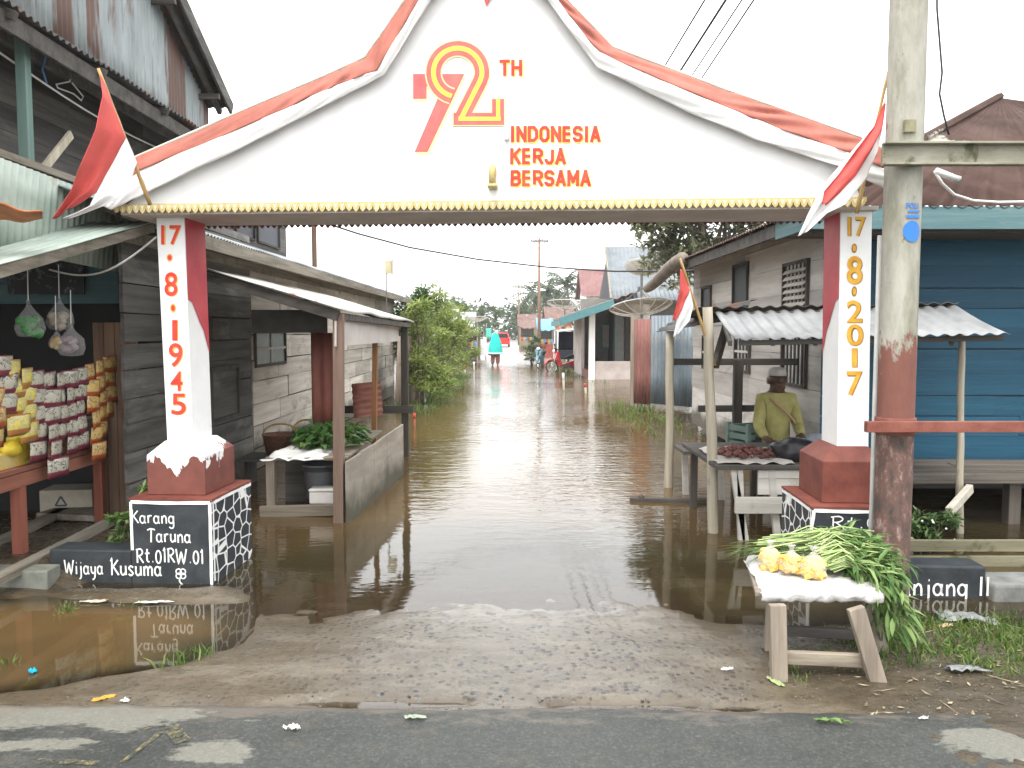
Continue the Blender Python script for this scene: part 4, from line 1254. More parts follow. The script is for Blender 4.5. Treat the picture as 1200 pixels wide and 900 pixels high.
# hanging bags in the kiosk
def clear_plastic():
    m, nt, b = newmat('clear plastic bag')
    b.inputs['Base Color'].default_value = (.8, .8, .78, 1)
    b.inputs['Roughness'].default_value = .2
    t = nnode(nt, 'ShaderNodeBsdfTransparent')
    ms = nnode(nt, 'ShaderNodeMixShader', i_0=.13)
    L_(nt, t.outputs[0], ms.inputs[1]); L_(nt, b.outputs[0], ms.inputs[2])
    L_(nt, ms.outputs[0], nt.nodes['Material Output'].inputs[0])
    return m
M['clear'] = clear_plastic()
def hung_bag(px, py, Y, r, lab, stuff, name='hanging_bag'):
    c = at(px, py, Y)
    t = thing(name, lab, 'plastic bag', c, 0, 'bags hanging in the kiosk')
    m = MB()
    prof = [(r * .1, -r * 1.0), (r * .7, -r * .9), (r * .95, -r * .4), (r * .8, r * .3), (r * .35, r * .9), (r * .08, r * 1.25), (r * .16, r * 1.5)]
    m.lathe(prof, n=30, sy=.5, fold=.15, nf=4)
    m.v = [tuple(V(p) + V((mnoise.noise(V(p) * 22 + V((px, 0, 0))), mnoise.noise(V(p) * 22 + V((0, px, 0))), 0)) * .16 * r) for p in m.v]
    m.build('bag_skin', M['clear'], t, smooth=True)
    k = MB()
    for i in range(12):
        k.ico((rnd(-.5, .5) * r, rnd(-.2, .2) * r, rnd(-.75, .25) * r), r * rnd(.24, .4), 2, j=.3, seed=i + px)
    k.build('contents', stuff, t, smooth=True)
    s = MB(); s.tube([(0, 0, r * 1.45), (.005, 0, r * 1.45 + .25)], .003, 5); s.build('string', M['wire_white'], t)
hung_bag(70, 372, 6.0, .10, 'clear bag of pale crackers hanging highest in the kiosk', plain('pale crackers', (.35, .3, .24), .6))
hung_bag(84, 402, 5.95, .10, 'clear bag with purple grey contents hanging just above the snack strips', plain('purple grey packets', (.22, .17, .2), .4))
hung_bag(66, 400, 5.9, .06, 'small bag of tan snacks left of the purple grey bag', plain('tan snacks', (.35, .25, .1), .5))
hung_bag(34, 378, 5.8, .11, 'clear bag with green contents hanging at the left of the kiosk', plain('green packets', (.05, .2, .06), .4))
# goods on the counter
for i, (px, py, x, lab, mt, sz) in enumerate(((16, 503, -3.42, 'bright yellow bag lying on the kiosk counter under the snack strips', plain('bright yellow plastic', (.5, .38, .03), .35), (.17, .2, .1)),)):
    p = atx(px, py, x)
    m = mb((p.x, p.y, .735))
    for k_ in range(9): m.ico((p.x + rnd(-.1, .1), p.y + rnd(-.15, .15), .80 + rnd(-.02, .10)), 1, 2, sq=(rnd(.04, .07), rnd(.06, .1), rnd(.05, .07)), j=.4, seed=k_)
    tag(m.build('yellow_bag', mt, smooth=True, loc=(p.x, p.y, .735)), lab, 'bag')
for px0, px1, py, lab, mt in ((-20, 50, 524, 'low yellow patterned carton at the front of the kiosk counter', surf('yellow printed carton', (.55, .38, .06), (.5, .42, .2), 14, rough=.6, lo=.48, hi=.52)), (54, 90, 512, 'tan carton with a red print on the kiosk counter', surf('tan printed carton', (.42, .28, .2), (.4, .1, .08), 9, rough=.6, lo=.52, hi=.56)), (93, 121, 502, 'grey carton at the right end of the kiosk counter', plain('grey carton', (.33, .33, .3), .7))):
    a, c = atx(px0, py, TX - .06), atx(px1, py, TX - .06)
    h = {524: .10, 512: .19, 502: .22}[py]
    m = mb((TX - .14, (a.y + c.y) / 2, .735)); m.box(TX - .28, TX - .05, a.y, c.y, .7355, .735 + h)
    m2 = m.build('carton', mt, bev=.004, loc=(TX - .14, (a.y + c.y) / 2, .735))
    tag(m2, lab, 'carton', 'cartons on the kiosk counter')
# carton below the counter, printed with triangles
p = gz(86, 602, .07)
cb = thing('carton_box', 'pale carton with triangle print under the kiosk counter', 'carton', (p.x, p.y, .07), R(8))
m = MB(); m.box(-.21, .21, -.14, .14, 0, .235); m.build('box_body', plain('pale printed carton', (.38, .34, .27), .8), cb, .004)
m = MB()
def tri(cx, cz, s, f, mi=0):
    for k in range(3):
        t0, t1 = R(90 + 120 * k), R(210 + 120 * k)
        a, c = (cx + s * math.cos(t0), cz + s * math.sin(t0)), (cx + s * math.cos(t1), cz + s * math.sin(t1))
        ribbon(m, [a, c], s * .28, f, sm=0)
tri(-.04, .13, .052, lambda x, z: V((x, -.143, z)))
m.build('triangle_print', plain('dark print', (.06, .07, .09), .7), cb)
m = MB()
for k in range(5): m.add([V((-.15 + k * .05, -.143, .05)), V((-.11 + k * .05, -.143, .05)), V((-.11 + k * .05, -.143, .062)), V((-.15 + k * .05, -.143, .062))], [(0, 1, 2, 3)])
m.build('print_line', plain('faint print', (.2, .19, .16), .7), cb)
# plank walkway in front of the kiosk
for i, (a, c, w_, lab) in enumerate((((-10, 640), (112, 580), .10, 'grey plank lying under the kiosk counter, the upper of two'), ((-10, 683), (128, 612), .09, 'long grey plank leading from the drain wall to the kiosk'), ((58, 600), (125, 603), .3, 'wide short board in front of the carton under the counter'))):
    p, q = gz(*a, .13), gz(*c, .13)
    m = mb(p); m.beam(p, q, w_, .05); tag(m.build('plank', M['wood_y'], bev=.004, loc=p), lab, 'plank', 'planks in front of the kiosk')
dw = MB()
p, q = gz(-40, 690, 0), gz(66, 688, 0)
dw.beam((p.x - 2, p.y, .05), (q.x - .01, q.y, .05), .16, .16)
tag(dw.build('drain_wall', surf('mossy concrete', (.10, .11, .09), (.22, .22, .19), 5, rough=.85, bump=.4), bev=.01), 'low mossy concrete drain wall at the left of the black lettered wall', 'drain wall')
# folded orange canvas on the roof edge
oc = mb()
p0 = at(-30, 236, 4.7)
def ocf(u, v):
    p = at(-60 + 110 * u, 236 + 14 * u * u + 32 * v * (1 - .75 * u), 4.62 + .25 * v)
    p.z += .012 * math.sin(u * 14)
    return p
oc.grid(ocf, 20, 6)
tag(oc.build('canvas_sheet', plain('rust orange canvas', (.42, .16, .07), .8, .15), smooth=True, solid=.01), 'rust orange canvas piece hanging above the kiosk roof at the left edge', 'canvas')
# cable sagging from the kiosk to the gate column
kc = MB()
p0, p1 = at(58, 316, 6.0), at(183, 278, 5.4)
kc.tube([p0 + (p1 - p0) * t - V((0, 0, .13 * math.sin(math.pi * t))) for t in [i / 14 for i in range(15)]], .007, 6)
tag(kc.build('kiosk_cable', M['wire_white']), 'thin white cable sagging between the kiosk and the left gate column', 'cable')
lb = MB(); c = at(14, 314, 5.2); lb.ico(c, .035, 2); lb.lathe([(.015, 0), (.018, .04), (.014, .07)], c + V((0, 0, .03)), 10)
tag(lb.build('light_bulb', M['plastic_white'], smooth=True), 'unlit white bulb under the kiosk roof at the left edge', 'light bulb')

# ------------------------------------------------------------------ vegetable stall on the left
sl_ = thing('vegetable_stall', 'wooden stall with tilted rusty sheet roof and plank side standing in the water at left', 'market stall', (-1.8, 7, 0))
SO = (-1.8, 7, 0)
P0, P1, P2 = at(400, 363, 6.7), at(485, 377, 10.7), at(238, 314, 7.0)
sr = mb(SO)
sr.corr(P0, P1, P2, .076, .01, 8, 3, .02)
sr.build('roof', surf('pale rusting roof sheet', (.34, .33, .30), (.46, .45, .42), 2, rough=.5, bump=.1, spots=[((.32, .1, .06), 1.4, (1, 1, 1), .6, .05), ((.2, .12, .08), 3, (1, 1, 1), .64, .06)]), sl_, smooth=True, solid=.003)
st = mb(SO)
st.beam(P0 + V((-.04, .06, -.05)), P2 + V((0, .06, -.06)), .04, .09)
st.beam(P0 + V((-.05, .1, -.05)), P1 + V((-.05, -.1, -.05)), .05, .06)
P3 = P2 + (P1 - P0)
st.beam(P1 + V((-.04, -.15, -.05)), P3 + V((0, -.15, -.06)), .04, .08)
st.build('roof_frame', M['plank_dark_x'], sl_, .004)
p = gz(397, 612, 0)
post(sl_, 'post', (p.x, p.y, -.2), (P0.x - .05, P0.y + .12, P0.z - .03), .085, wood('red brown weathered post', (.16, .11, .085), (.27, .18, .14), 'z', 12), SO)
post(sl_, 'post', (-1.62, 9.2, -.2), (-1.58, 9.2, 1.78), .055, M['wood_orange_z'], SO)
post(sl_, 'post', (-1.42, 10.5, -.2), (-1.42, 10.5, 1.75), .09, M['plank_dark_z'], SO)
fb = mb(SO)
q0, q1 = at(392, 406, 6.75), at(392, 372, 6.75)
r0 = at(466, 404, 10.3)
fb.hexa([q0, V((r0.x, 10.3, q0.z + .0)), V((r0.x + .015, 10.3, q0.z)), q0 + V((.015, 0, 0))], [q1, V((r0.x, 10.3, q1.z)), V((r0.x + .015, 10.3, q1.z)), q1 + V((.015, 0, 0))])
fb.build('fascia_board', surf('dirty white fascia', (.45, .42, .39), (.56, .53, .5), 2, rough=.7, bump=.1), sl_)
db = mb(SO)
q0, q1 = at(295, 390, 7.3), at(383, 363, 7.3)
db.box(q0.x, q1.x, 7.3, 7.32, q0.z, q1.z); db.build('dark_board', plain('dark brown board', (.035, .03, .026), .7, .2), sl_)
rp = mb(SO)
q0, q1 = at(366, 500, 8.1), at(391, 390, 8.1)
rp.corr((q0.x, 8.1, q0.z), (q1.x + .03, 8.1, q0.z), (q0.x, 8.1, q1.z), .11, .008); rp.build('red_panel', surf('rusty red sheet', (.17, .05, .04), (.25, .09, .065), 4, (1, 1, .3), .6), sl_, smooth=True, solid=.003)
# table and plank side
sd = mb(SO)
n0 = gz(405, 613, 0)
n1 = gz(471, 556, 0)
L = (n1 - n0).length
d = (n1 - n0).normalized()
z = 0
xs = [0, .48, .95, 1.5, L]
for a, c in zip(xs, xs[1:]):
    p, q = n0 + d * (a + .004), n0 + d * (c - .004)
    h0, h1 = .53 + .06 * a / L + rnd(-.01, .01), .53 + .06 * c / L + rnd(-.01, .01)
    j = V((.022 + rnd(0, .006), 0, 0))
    sd.hexa([p - V((0, 0, .3)), q - V((0, 0, .3)), q - V((0, 0, .3)) + j, p - V((0, 0, .3)) + j], [p + V((0, 0, h0)), q + V((0, 0, h1)), q + V((0, 0, h1)) + j, p + V((0, 0, h0)) + j])
def tide_wood(name, c1, c2):
    m, nt, b = newmat(name)
    tc = nnode(nt, 'ShaderNodeTexCoord'); sx = nnode(nt, 'ShaderNodeSeparateXYZ')
    L_(nt, tc.outputs['Object'], sx.inputs[0])
    n1 = noise_n(nt, 12, (1, .08, .6), 6, .65, 81); n2 = noise_n(nt, 2.5, (1, 1, .8), 5, .6, 82)
    col = ramp_n(nt, n1, [(.35, c1), (.65, c2)])
    h = math_n(nt, 'ADD', sx.outputs[2], math_n(nt, 'MULTIPLY', math_n(nt, 'SUBTRACT', n2, .5), -.6))
    col = mix_n(nt, ramp_n(nt, h, [(.08, .9), (.34, 0.0)]), col, (.055, .052, .03))
    L_(nt, col, b.inputs['Base Color']); b.inputs['Roughness'].default_value = .85
    bump_n(nt, b, n1, .4, .01)
    return m
sd.build('plank_side', tide_wood('stained planks with wet mossy foot', (.24, .21, .17), (.37, .335, .28)), sl_, .003)
tp_ = mb(SO)
tp_.box(-2.2, -1.47, 7.0, 9.0, .50, .525); tp_.build('table_top', M['wood_x'], sl_, .004)
for x, y in ((-2.16, 7.05), (-1.56, 7.1), (-2.1, 8.9)):
    post(sl_, 'leg', (x, y, -.25), (x, y, .5), .075, M['wood_z'], SO)
k = mb(SO); k.beam((-2.25, 7.0, .04), (-1.52, 7.0, .06), .05, .10); k.build('lower_rail', M['wood_x'], sl_, .005)
k = mb(SO); k.beam((-2.3, 10.4, .62), (-1.3, 10.4, .62), .04, .1); k.build('back_rail', M['plank_dark_x'], sl_, .004)
k = mb(SO); k.boards((-2.2, 7.6, .0), (1, 0, 0), (0, 0, 1), .7, .48, .2, .02, (0, -1, 0), 2); k.build('inner_side', M['plank_dark_x'], sl_)
# things on and in the stall
def wrinkled_sheet(name, lab, cat, corners, mat, bump=.02, n=22, drop=.0, grp=None):
    a, b, c, d = [V(p) for p in corners]
    m = mb(a)
    def fn(u, v):
        p = (a * (1 - u) + b * u) * (1 - v) + (d * (1 - u) + c * u) * v
        p.z += bump * abs(mnoise.noise(V((u * 3.2, v * 3.2, a.x * 3)))) * 2 + bump * .5 * mnoise.noise(V((u * 9, v * 9, a.y)))
        p += V((mnoise.noise(V((u * 2, v * 5, 3))), mnoise.noise(V((u * 5, v * 2, 8))), 0)) * .02
        e = min(u, v, 1 - u, 1 - v)
        p.z -= drop * max(0, .12 - e) / .12
        return p
    m.grid(fn, n, n)
    return tag(m.build(name, mat, smooth=True, solid=.003, recalc=False, loc=a), lab, cat, grp)
wrinkled_sheet('plastic_sheet', 'crumpled white plastic sheet on the left vegetable stall table', 'plastic sheet', [(-2.24, 6.98, .53), (-1.68, 6.95, .53), (-1.60, 7.75, .535), (-2.18, 7.6, .535)], M['plastic_white'], .025, drop=.03)
def leaves(m, n, c, rad, ll, lw, dirfn=None, droop=.4, mi=0):
    """leaf blades: bent strips scattered in an ellipsoid"""
    c = V(c)
    for i in range(n):
        while True:
            q = V((rnd(-1, 1), rnd(-1, 1), rnd(-1, 1)))
            if q.length < 1: break
        p = c + V((q.x * rad[0], q.y * rad[1], q.z * rad[2]))
        d = dirfn(q) if dirfn else V((rnd(-1, 1), rnd(-1, 1), rnd(-.5, .8)))
        if d.length < .01: d = V((0, 0, 1))
        d.normalize()
        s = d.cross(V((rnd(-.4, .4), rnd(-.4, .4), 1)))
        if s.length < .05: s = V((1, 0, 0))
        s.normalize()
        l, w_ = ll * rnd(.6, 1.3), lw * rnd(.7, 1.3) / 2
        p1 = p + d * l * .45
        d2 = (d + V((0, 0, -droop))).normalized()
        p2 = p1 + d2 * l * .55
        m.add([p, p1 + s * w_, p2, p1 - s * w_], [(0, 1, 2, 3)], mi)
def stems(m, n, c, rad, ll, r, dirfn, mi=0):
    c = V(c)
    for i in range(n):
        p = c + V((rnd(-1, 1) * rad[0], rnd(-1, 1) * rad[1], rnd(-1, 1) * rad[2]))
        d = dirfn(None).normalized()
        m.tube([p - d * ll / 2, p + V((0, 0, .01)), p + d * ll / 2], r, 4, mi)
lm_veg = leafmat('dark vegetable leaves', (.025, .07, .015), (.06, .14, .03), (.14, .22, .06))
vg = thing('greens_bunch', 'dark green leafy vegetable bunch piled on the left stall table', 'vegetables', (-1.75, 7.6, .53))
m = mb((-1.75, 7.6, .53)); leaves(m, 420, (-1.78, 7.75, .62), (.3, .5, .10), .16, .07, lambda q: V((q.x + rnd(-.6, .6), q.y * .5 + rnd(-.7, .7), .25 + rnd(-.2, .5))), .9)
m.build('leaf', lm_veg, vg, recalc=False)
m = mb((-1.75, 7.6, .53)); stems(m, 40, (-1.7, 7.8, .56), (.16, .35, .02), .3, .005, lambda q: V((rnd(.4, 1), rnd(-.5, .5), rnd(-.1, .2)))); m.build('stem', plain('pale green stems', (.3, .38, .16), .5), vg)
bk = thing('bucket', 'grey plastic bucket under the left vegetable stall table', 'bucket', (-1.78, 7.3, .11))
m = MB(); m.lathe([(.13, 0), (.155, .3), (.17, .31), (.16, .32), (.12, .02)], n=24); m.build('bucket_body', plain('grey plastic', (.16, .17, .18), .45), bk, smooth=True)
m = MB(); m.tube([(.17 * math.cos(t), -.02 - .05 * math.sin(t), .3 - .09 * math.sin(t)) for t in [math.pi * i / 10 for i in range(11)]], .005, 5); m.build('handle', M['iron'], bk)
fo = thing('foam_box', 'dirty white foam box in front of the grey bucket', 'foam box', (-1.68, 7.1, .105))
m = MB(); m.box(-.135, .135, -.09, .09, 0, .11); m.build('box_body', M['offwhite'], fo, .012)
m = MB(); m.box(-.14, .14, -.095, .095, .111, .135); m.build('lid', M['offwhite'], fo, .01)
rc = mb((-1.6, 11.2, .3))
q0, q1, q2 = at(415, 490, 9.9), at(449, 486, 10.1), at(412, 450, 10.05)
rc = mb(q0); rc.corr(q0, q2, q1, .08, .012); tag(rc.build('rusty_sheet', surf('rust red corrugated sheet', (.19, .07, .05), (.28, .12, .09), 6, rough=.6), smooth=True, solid=.003, loc=q0), 'rust red corrugated sheet leaning upright at the back of the left stall', 'metal sheet')
for i, (px, py, Y, lab) in enumerate(((330, 520, 8.6, 'brown woven basket behind the left stall, the larger one'), (360, 516, 8.4, 'smaller brown basket with handle next to the white lid'))):
    c = at(px, py, Y)
    bs_ = thing('basket', lab, 'basket', c, 0, 'baskets behind the left stall')
    m = MB(); r_ = .20 - .05 * i; m.lathe([(r_ * .8, -.12), (r_, .1), (r_ * 1.04, .11), (r_ * .94, .1), (r_ * .75, -.1)], n=22); m.build('basket_body', surf('brown wicker', (.12, .055, .035), (.22, .11, .07), 40, (1, 1, 2), .7, .5), bs_, smooth=True)
    m = MB(); m.tube([(r_ * math.cos(t), 0, .1 + .12 * math.sin(t)) for t in [math.pi * k / 10 for k in range(11)]], .012, 6); m.build('handle', M['bamboo'], bs_, smooth=True)
    post_ = mb(); 
bx = thing('bench_board', 'dark plank shelf carrying the baskets behind the left stall', 'shelf', (-2.45, 8.5, 0))
m = MB(); m.box(-.45, .45, -.25, .25, .28, .31); m.build('board', M['plank_dark_x'], bx, .004)
for x in (-.4, .4):
    m = MB(); m.box(x - .03, x + .03, -.2, .2, -.2, .28); m.build('leg', M['plank_dark_z'], bx, .004)
c = at(446, 343, 8); 
ld2 = MB(); c = at(367, 512, 7.75); 
# sheet fence beyond the house
fm = thing('sheet_fence', 'tan rusted corrugated sheet fence at the end of the left house', 'fence', (-2.75, 19, 0))
m = mb((-2.75, 19, 0)); q0 = at(462, 470, 17.5); q1 = at(495, 466, 18.5); q2 = at(466, 394, 17.5)
m.corr((q0.x, q0.y, -.1), (q1.x - .1, q1.y + .6, -.1), (q2.x, q2.y, q2.z), .09, .012); m.build('sheet', M['sheet_tan'], fm, smooth=True, solid=.003)
m = mb((-2.75, 19, 0)); q = at(488, 366, 18.4); m.beam((q.x, 18.4, -.2), (q.x + .03, 18.4, q.z), .09, .09, (0, 1, 0)); m.build('post', M['wood_z'], fm, .005)
m = mb((-2.75, 19, 0)); m.beam((q0.x, q0.y + .05, 1.2), (q1.x, q1.y + .6, 1.2), .05, .05); m.build('rail', M['wood_y'], fm)
# ------------------------------------------------------------------ right: whitewashed house with blue front
HX, HF, HB = 3.0, 7.7, 13.2
rh = thing('blue_front_house', 'plank house with whitewashed lane side, deep blue front and rusty brown hip roof', 'house', (HX, HF, 0))
RO = (HX, HF, 0)
m = mb(RO); m.boards((HX, HF, .12), (0, 1, 0), (0, 0, 1), HB - HF, 2.7, .30, .025, (-1, 0, 0), 1.9); m.build('lane_wall', M['plank_white_y'], rh)
m = mb(RO); m.boards((HX, HF, .38), (1, 0, 0), (0, 0, 1), 7.0, 2.42, .22, .025, (0, -1, 0), 2.6, .005, .006); m.build('front_wall', M['blue_plank'], rh)
m = mb(RO); m.box(HX + .05, 10, HF + .05, HB - .02, .1, 2.75); m.boards((HX, HB, .1), (1, 0, 0), (0, 0, 1), 7, 2.7, .25, .02, (0, 1, 0)); m.build('inner_wall', M['plank_dark_x'], rh)
m = mb(RO)
for x in (5.05, 5.62): m.box(x, x + .06, HF - .03, HF + .0, .4, 2.35)
m.box(5.05, 5.68, HF - .03, HF, 2.35, 2.42); m.build('door_frame', plain('dark blue frame', (.012, .07, .1), .6), rh)
for y0, y1, z0, z1, bars in ((8.08, 8.75, 1.1, 2.35, 5), (10.15, 10.75, 1.95, 2.5, 0), (12.0, 12.5, 1.85, 2.3, 0), (10.0, 10.6, 1.15, 1.62, 3), (11.9, 12.4, 1.1, 1.55, 2)):
    window(rh, RO, HX, y0, y1, z0, z1, -1, bars)
lv = mb(RO)
for i in range(6):
    z = 1.95 + i * .07
    lv.add([(HX - .012, 8.1, z), (HX - .012, 8.73, z), (HX - .045, 8.73, z - .04), (HX - .045, 8.1, z - .04)], [(0, 1, 2, 3)])
lv.build('louvre', M['plank_light_y'], rh, solid=.008)
# hip roof
EZ, SLP = 2.70, .51
C0 = V((2.5, 6.8, EZ))
rx_, ry_, rz_ = 6.5, 10.8, EZ + 4.0 * SLP
def roof_side(name, fn, n, mat):
    m = mb(RO); m.grid(fn, n[0], n[1]); return m.build(name, mat, rh, smooth=True, solid=.004, recalc=False)
def rf_front(u, v):
    x0, x1 = 2.5 + 4.0 * v, 10.5 - 4.0 * v
    x = x0 + (x1 - x0) * u
    return V((x, 6.8 + 4.0 * v, EZ + 4.0 * SLP * v + .012 * math.sin(2 * math.pi * x / .12)))
def rf_side(u, v):
    y0, y1 = 6.8 + 4.0 * v, 13.6
    y = y0 + (y1 - y0) * u
    k = (y - y0) / (13.6 - y0)
    k = min(1, k * 2.2)
    return V((2.5 + 4.0 * v, y, EZ + 4.0 * (SLP * (1 - k) + .34 * k) * v + .011 * math.sin(2 * math.pi * y / .1)))
m_hip = surf('rust brown roof sheets with a bleached patch', (.042, .025, .02), (.08, .05, .042), 2, (1, .5, 1), .85, .2, 20, [((.3, .29, .25), .9, (1, .5, 1), .6, .03)], spec=.08)
roof_side('front_roof', rf_front, (700, 3), m_hip)
roof_side('side_roof', rf_side, (560, 3), M['zinc_rust'])
m = mb(RO); m.tube([C0 + V((0, 0, .03)), V((rx_, ry_, rz_ + .03))], .05, 6); m.build('hip_ridge', m_hip, rh)
m = mb(RO); m.beam((2.55, 6.82, EZ - .09), (10.4, 6.82, EZ - .09), .03, .19); m.build('front_fascia', M['teal_wood_x'], rh)
m = mb(RO)
m.beam((2.56, 6.86, EZ - .085), (2.56, 7.75, EZ - .085), .03, .17); m.build('side_fascia', M['teal_wood'], rh)
m = mb(RO); m.beam((2.57, 7.76, EZ - .08), (2.57, 13.6, EZ - .08), .04, .12)
for i in range(13): m.beam((2.55, 7 + i * .52, EZ - .03), (3.05, 7 + i * .52, EZ + .2), .04, .08)
for i in range(14): m.beam((3.0 + i * .52, 6.9, EZ - .03), (3.0 + i * .52, 7.75, EZ + .4), .04, .08)
m.box(2.6, 10, HF - .75, HF - .7, EZ - .2, EZ - .1)
m.build('rafter', M['plank_dark_x'], rh)
m = mb(RO); m.boards((2.56, 6.87, EZ - .17), (1, 0, 0), (0, 1, 0), 7.6, .83, .2, .015, (0, 0, -1)); m.build('ceiling_board', wood('brown eave boards', (.09, .07, .05), (.16, .13, .1), 'x', 10), rh)
m = mb(RO); m.beam((3.05, 7.05, .36), (9.5, 7.05, .36), .05, .1); m.boards((3.05, 6.6, .40), (1, 0, 0), (0, 1, 0), 6.5, 1.08, .17, .03, (0, 0, 1)); m.build('porch_floor', wood('dim porch boards', (.07, .06, .05), (.15, .13, .11), 'x', 10), rh)
for x in (3.2, 4.3, 5.4, 6.6):
    m = mb(RO); m.beam((x, 6.75, -.3), (x, 6.75, .37), .1, .1, (0, 1, 0)); m.build('stilt', M['plank_dark_z'], rh)
m = mb(RO); m.box(3.05, 10, 8.4, 8.45, -.3, .38); m.build('under_shade_sheet', M['black'], rh)  # black sheet stands in for the deep shade below the floor
# log gutter at the far end of the eave
gl_ = mb(); p, q = at(800, 303, 11.6), at(758, 338, 13.4)
gl_.tube([p + (q - p) * (i / 6) + V((0, 0, .02 * math.sin(i))) for i in range(7)], [.10, .105, .1, .095, .09, .085, .07], 10)
tag(gl_.build('gutter_log', plain('grey brown bark', (.2, .17, .14), .85, .25, bump=.5), smooth=True), 'grey brown hollow log serving as gutter at the far eave of the blue house', 'gutter')

# ------------------------------------------------------------------ sheet fences, right
sf1 = thing('sheet_fence', 'red brown sheet fence panel beside the blue grey one at right', 'fence', (2.8, 17.5, 0))
q0, q1, q2 = at(742, 462, 17.5), at(762, 466, 17.2), at(740, 374, 17.5)
m = mb((2.8, 17.5, 0)); m.corr((q0.x, q0.y, .05), (q1.x, q1.y, .05), (q0.x, q0.y, q2.z), .09, .012); m.build('sheet', surf('red brown fence sheet', (.17, .07, .06), (.25, .12, .1), 3, (1, 1, .3), .65), sf1, smooth=True, solid=.003)
m = mb((2.8, 17.5, 0)); m.beam((q0.x - .03, q0.y, -.2), (q0.x - .03, q0.y, q2.z + .06), .07, .07, (0, 1, 0)); m.build('post', M['wood_z'], sf1)
sf2 = thing('sheet_fence', 'blue grey corrugated sheet fence between the red panel and the white plank wall', 'fence', (3.3, 17, 0))
q0, q1, q2 = at(762, 466, 17.2), at(818, 470, 16.2), at(762, 370, 17.2)
m = mb((3.3, 17, 0)); m.corr((q0.x, q0.y, .08), (q1.x, q1.y, .08), (q0.x, q0.y, q2.z), .1, .014); m.build('sheet', M['sheet_blue'], sf2, smooth=True, solid=.003)
m = mb((3.3, 17, 0)); m.beam((q0.x, q0.y + .05, 1.5), (q1.x, q1.y + .05, 1.5), .05, .06); m.build('rail', M['wood_x'], sf2)

# ------------------------------------------------------------------ stall on the right
rs_ = thing('market_stall', 'open stall with white corrugated roof on peeled poles standing in water at right', 'market stall', (2.5, 6.8, 0))
SO2 = (2.5, 6.8, 0)
A0, B0, A1, B1 = at(862, 398, 5.95), at(1184, 391, 5.85), at(838, 366, 6.75), at(1122, 358, 6.75)
m = mb(SO2)
def wroof(u, v):
    p = (A0 * (1 - u) + B0 * u) * (1 - v) + (A1 * (1 - u) + B1 * u) * v
    p.z += .009 * math.sin(2 * math.pi * u * 2.05 / .11) - .015 * math.sin(math.pi * v)
    return p
m.grid(wroof, 180, 4); m.build('front_roof', surf('bright zinc sheet', (.19, .195, .2), (.30, .305, .305), 2, rough=.5, bump=.1, spots=[((.35, .3, .26), 4, (1, 1, 1), .68, .08)], metal=.1), rs_, smooth=True, solid=.003, recalc=False)
C1, D1 = at(800, 372, 7.9), at(1100, 366, 8.2)
A1b, B1b = at(818, 361, 6.72), at(1124, 355, 6.72)
m = mb(SO2)
def wroof2(u, v):
    p = (A1b * (1 - u) + B1b * u) * (1 - v) + (C1 * (1 - u) + D1 * u) * v
    p.z += .009 * math.sin(2 * math.pi * u * 2.1 / .11)
    return p
m.grid(wroof2, 180, 3); m.build('back_roof', M['zinc_dark'], rs_, smooth=True, solid=.005, recalc=False)
m = mb(SO2); a, b, c_ = at(768, 389, 8.6), at(842, 377, 7.0), at(806, 366, 8.7)
m.corr(a, c_, b, .1, .012); m.build('side_roof', M['zinc_dark'], rs_, smooth=True, solid=.004)
def polepost(p, q, r, mat, name='post', o=rs_, off=SO2):
    p, q = V(p), V(q)
    m = mb(off)
    m.tube([p + (q - p) * (i / 8) + V((.012 * mnoise.noise(V((i * .6, p.x * 5, 0))), .012 * mnoise.noise(V((i * .6, p.y * 5, 4))), 0)) for i in range(9)], [r * (1.08 - .02 * i + .05 * mnoise.noise(V((i, p.x, 2)))) for i in range(9)], 10)
    return m.build(name, mat, o, smooth=True)
g1, g2 = gz(838, 624, 0), gz(784, 571, 0)
polepost((g1.x, g1.y, -.3), at(829, 360, g1.y), .042, M['wood_pale_z'])
polepost((g2.x, g2.y, -.3), at(785, 388, g2.y), .045, M['wood_pale_z'])
g3 = at(1127, 583, 6.4)
polepost((g3.x, 6.4, -.2), at(1127, 388, 6.4), .028, M['wood_pale_z'])
m = mb(SO2); p, q = at(1137, 572, 6.35), at(1112, 600, 6.1); m.beam(p, q, .05, .07); m.build('brace', M['wood_pale_x'], rs_, .004)
def rail(x0, y0, x1, y1, Y0, Y1, w, h, mat='plank_dark_x', nm='rail'):
    m = mb(SO2); m.beam(at(x0, y0, Y0), at(x1, y1, Y1), w, h); return m.build(nm, M[mat], rs_, .004)
rail(788, 424, 938, 424, 8.4, 8.3, .04, .07)
rail(818, 479, 938, 478, 8.4, 8.3, .04, .07)
m = mb(SO2); p = at(865, 424, 8.3); m.beam((p.x, 8.3, -.2), (p.x, 8.3, p.z + .02), .09, .07, (0, 1, 0)); m.build('post', M['plank_dark_z'], rs_, .004)
m = mb(SO2); m.beam(at(852, 380, 7.2), at(838, 428, 6.9), .05, .09); m.build('brace', M['plank_dark_z'], rs_, .004)
for px in (850, 900, 950, 1000, 1060, 1110):
    m = mb(SO2); m.beam(at(px + 6, 397, 6.0) - V((0, 0, .035)), at(px - 3, 368, 6.7) - V((0, 0, .03)), .03, .04); m.build('rafter', M['plank_dark_x'], rs_)
rail(866, 402, 1176, 396, 6.02, 5.95, .04, .04, nm='purlin')
rail(842, 371, 1118, 363, 6.72, 6.72, .04, .05, nm='purlin')
